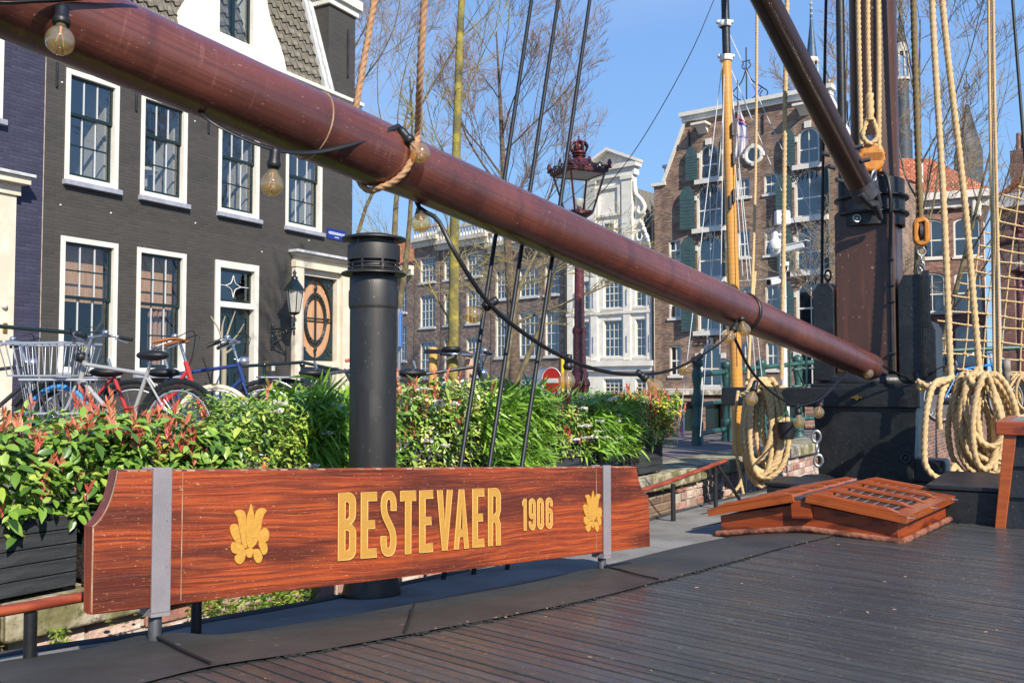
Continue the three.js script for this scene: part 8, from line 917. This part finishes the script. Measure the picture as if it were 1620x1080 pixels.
bareTree('bare greenish tree behind the ropes right of the mast', G(1452, 22), { seed: 605, stems: [[V(0, 0, 0), V(0.02, 1, 0), 9.5, 0.12], [V(0.1, 0, 0.2), V(0.3, 1, 0), 7.5, 0.09]], taper: 0.1, depth: 5, first: 0.3, kids: [8, 6, 5, 4, 3], spread: [0.6, 0.6, 0.6, 0.55, 0.5], ratio: [0.45, 0.55, 0.55, 0.6, 0.6], thin: [0.45, 0.5, 0.5, 0.55, 0.6], minR: 0.007, mat: M.barkGreen, mat2: M.barkGreen, tm: M.twigs, rise: 0.25, max: 4600 });
bareTree('low spreading bare tree in front of the warehouse right windows', G(1318, 30), { seed: 606, len: 5.5, rad: 0.14, taper: 0.12, wob: 0.26, depth: 5, first: 0.25, kids: [9, 6, 5, 4, 3], spread: [1.0, 0.7, 0.6, 0.6, 0.5], ratio: [0.55, 0.55, 0.55, 0.6, 0.6], thin: [0.45, 0.5, 0.5, 0.55, 0.6], minR: 0.009, mat: M.bark, tm: std({ color: 0x8a7d66, roughness: 0.9 }), rise: 0.1, max: 3200 });
bareTree('far bare tree crown showing between the needle spire and the mast', at(1322, 602, 75).setY(0), { seed: 607, len: 29, rad: 0.4, taper: 0.1, depth: 5, first: 0.5, kids: [9, 6, 5, 4, 3], spread: [0.6, 0.6, 0.6, 0.55, 0.5], ratio: [0.3, 0.5, 0.55, 0.6, 0.6], thin: [0.4, 0.5, 0.5, 0.55, 0.6], minR: 0.02, mat: M.bark, rise: 0.25, max: 2600 });

// ---------- the pine mast of the boat alongside ----------
{
  const d = 8.7, g = thing('pine_mast', 'varnished pine mast with white bands and a black topmast beyond the boom', 'mast', { pos: at(1168, 690, d) }), pine = phys({ roughness: 0.4, clearcoat: 0.5, clearcoatRoughness: 0.2, map: tex(128, 256, (u, v) => mix3(hex(0xd8a04a), hex(0xbb7f34), fbm(u, v, 14, 2, 4, 521)), { repeat: [4, 0.7] }) });
  wp(g, 'lower_mast', rod(at(1172, 790, d), at(1149, 92, d), 0.062, 18, 0.048), pine); wp(g, 'topmast', rod(at(1150, 96, d), at(1143, -160, d), 0.04, 14, 0.036), M.steelBlack);
  for (const [py, x] of [[92, 1149], [38, 1147]]) wp(g, 'band', merge([lathe([[0.045, -0.03], [0.062, -0.025], [0.062, 0.025], [0.045, 0.03]], 18), rbx(0.16, 0.03, 0.05, 0.01, 0, 0.02, 0)]).translate(at(x, py, d).x, at(x, py, d).y, at(x, py, d).z), M.white);
  for (const [py, x, s] of [[205, 1158, 1], [250, 1160, 1], [310, 1160, 1], [320, 1156, -1], [490, 1170, 1]]) { const p = at(x, py, d - 0.06); wp(g, 'cleat', rbx(0.025, 0.13, 0.05, 0.006, p.x + s * 0.005, p.y, p.z), M.iron); }
  const line = std({ color: 0xc9ccce, roughness: 0.6 }); for (const [a, b, r = 0.0042] of [[[1150, 40], [1072, 700]], [[1150, 95], [1108, 690]], [[1147, 38], [1139, 560]], [[1152, 95], [1206, 600]], [[1152, 95], [1184, 560]], [[1148, 40], [1345, 470]], [[1153, 100], [1345, 560]], [[1156, 110], [1198, 620]]]) wp(g, 'shroud', rod(at(...a, d), at(...b, d - 0.2), r, 5), line);
}
{
  const d = 8.6, g = thing('flag', 'white flag with red and blue stripes hanging limp beside the pine mast', 'flag', { pos: at(1168, 250, d) }), pos = [], uv = [], idx = [], nx = 8, ny = 16; for (let j = 0; j <= ny; j++) for (let i = 0; i <= nx; i++) { const t = j / ny, s = i / nx, L = at(lerp(1168, 1163, t), lerp(160, 254, t), d), R = at(lerp(1169, 1184, smooth(0, 0.7, t)), lerp(160, 228, t), d), p = L.lerp(R, s); p.z += 0.03 * Math.sin(s * 9 + t * 4) * (0.3 + t); p.sub(g.position); pos.push(p.x, p.y, p.z); uv.push(s, 1 - t); } for (let j = 0; j < ny; j++) for (let i = 0; i < nx; i++) { const a = j * (nx + 1) + i, b = a + nx + 1; idx.push(a, b, a + 1, b, b + 1, a + 1); }
  const q = new THREE.BufferGeometry(); q.setAttribute('position', new THREE.Float32BufferAttribute(pos, 3)); q.setAttribute('uv', new THREE.Float32BufferAttribute(uv, 2)); q.setIndex(idx); q.computeVertexNormals();
  const t = tex(64, 128, (u, v) => { const k = v + 0.25 * u; if (k > 0.73 && k < 0.78) return hex(0xc03a44); if (k > 0.65 && k < 0.71) return hex(0x3b4fa8); if (Math.abs(k - 0.42) < 0.015 || Math.abs(u - 0.5 + (v - 0.5) * 0.3) < 0.03 && v < 0.6) return hex(0x9a86b8); return [0.86, 0.85, 0.87]; }); mesh('cloth', q, phys({ map: t, roughness: 0.9, transmission: 0.25, thickness: 0, side: THREE.DoubleSide }), g); mesh('halyard', rod(V(0, -0.1, 0.0), V(0.0, 0.75, 0), 0.004, 5), M.wire, g);
}
renderer.render(scene, camera);
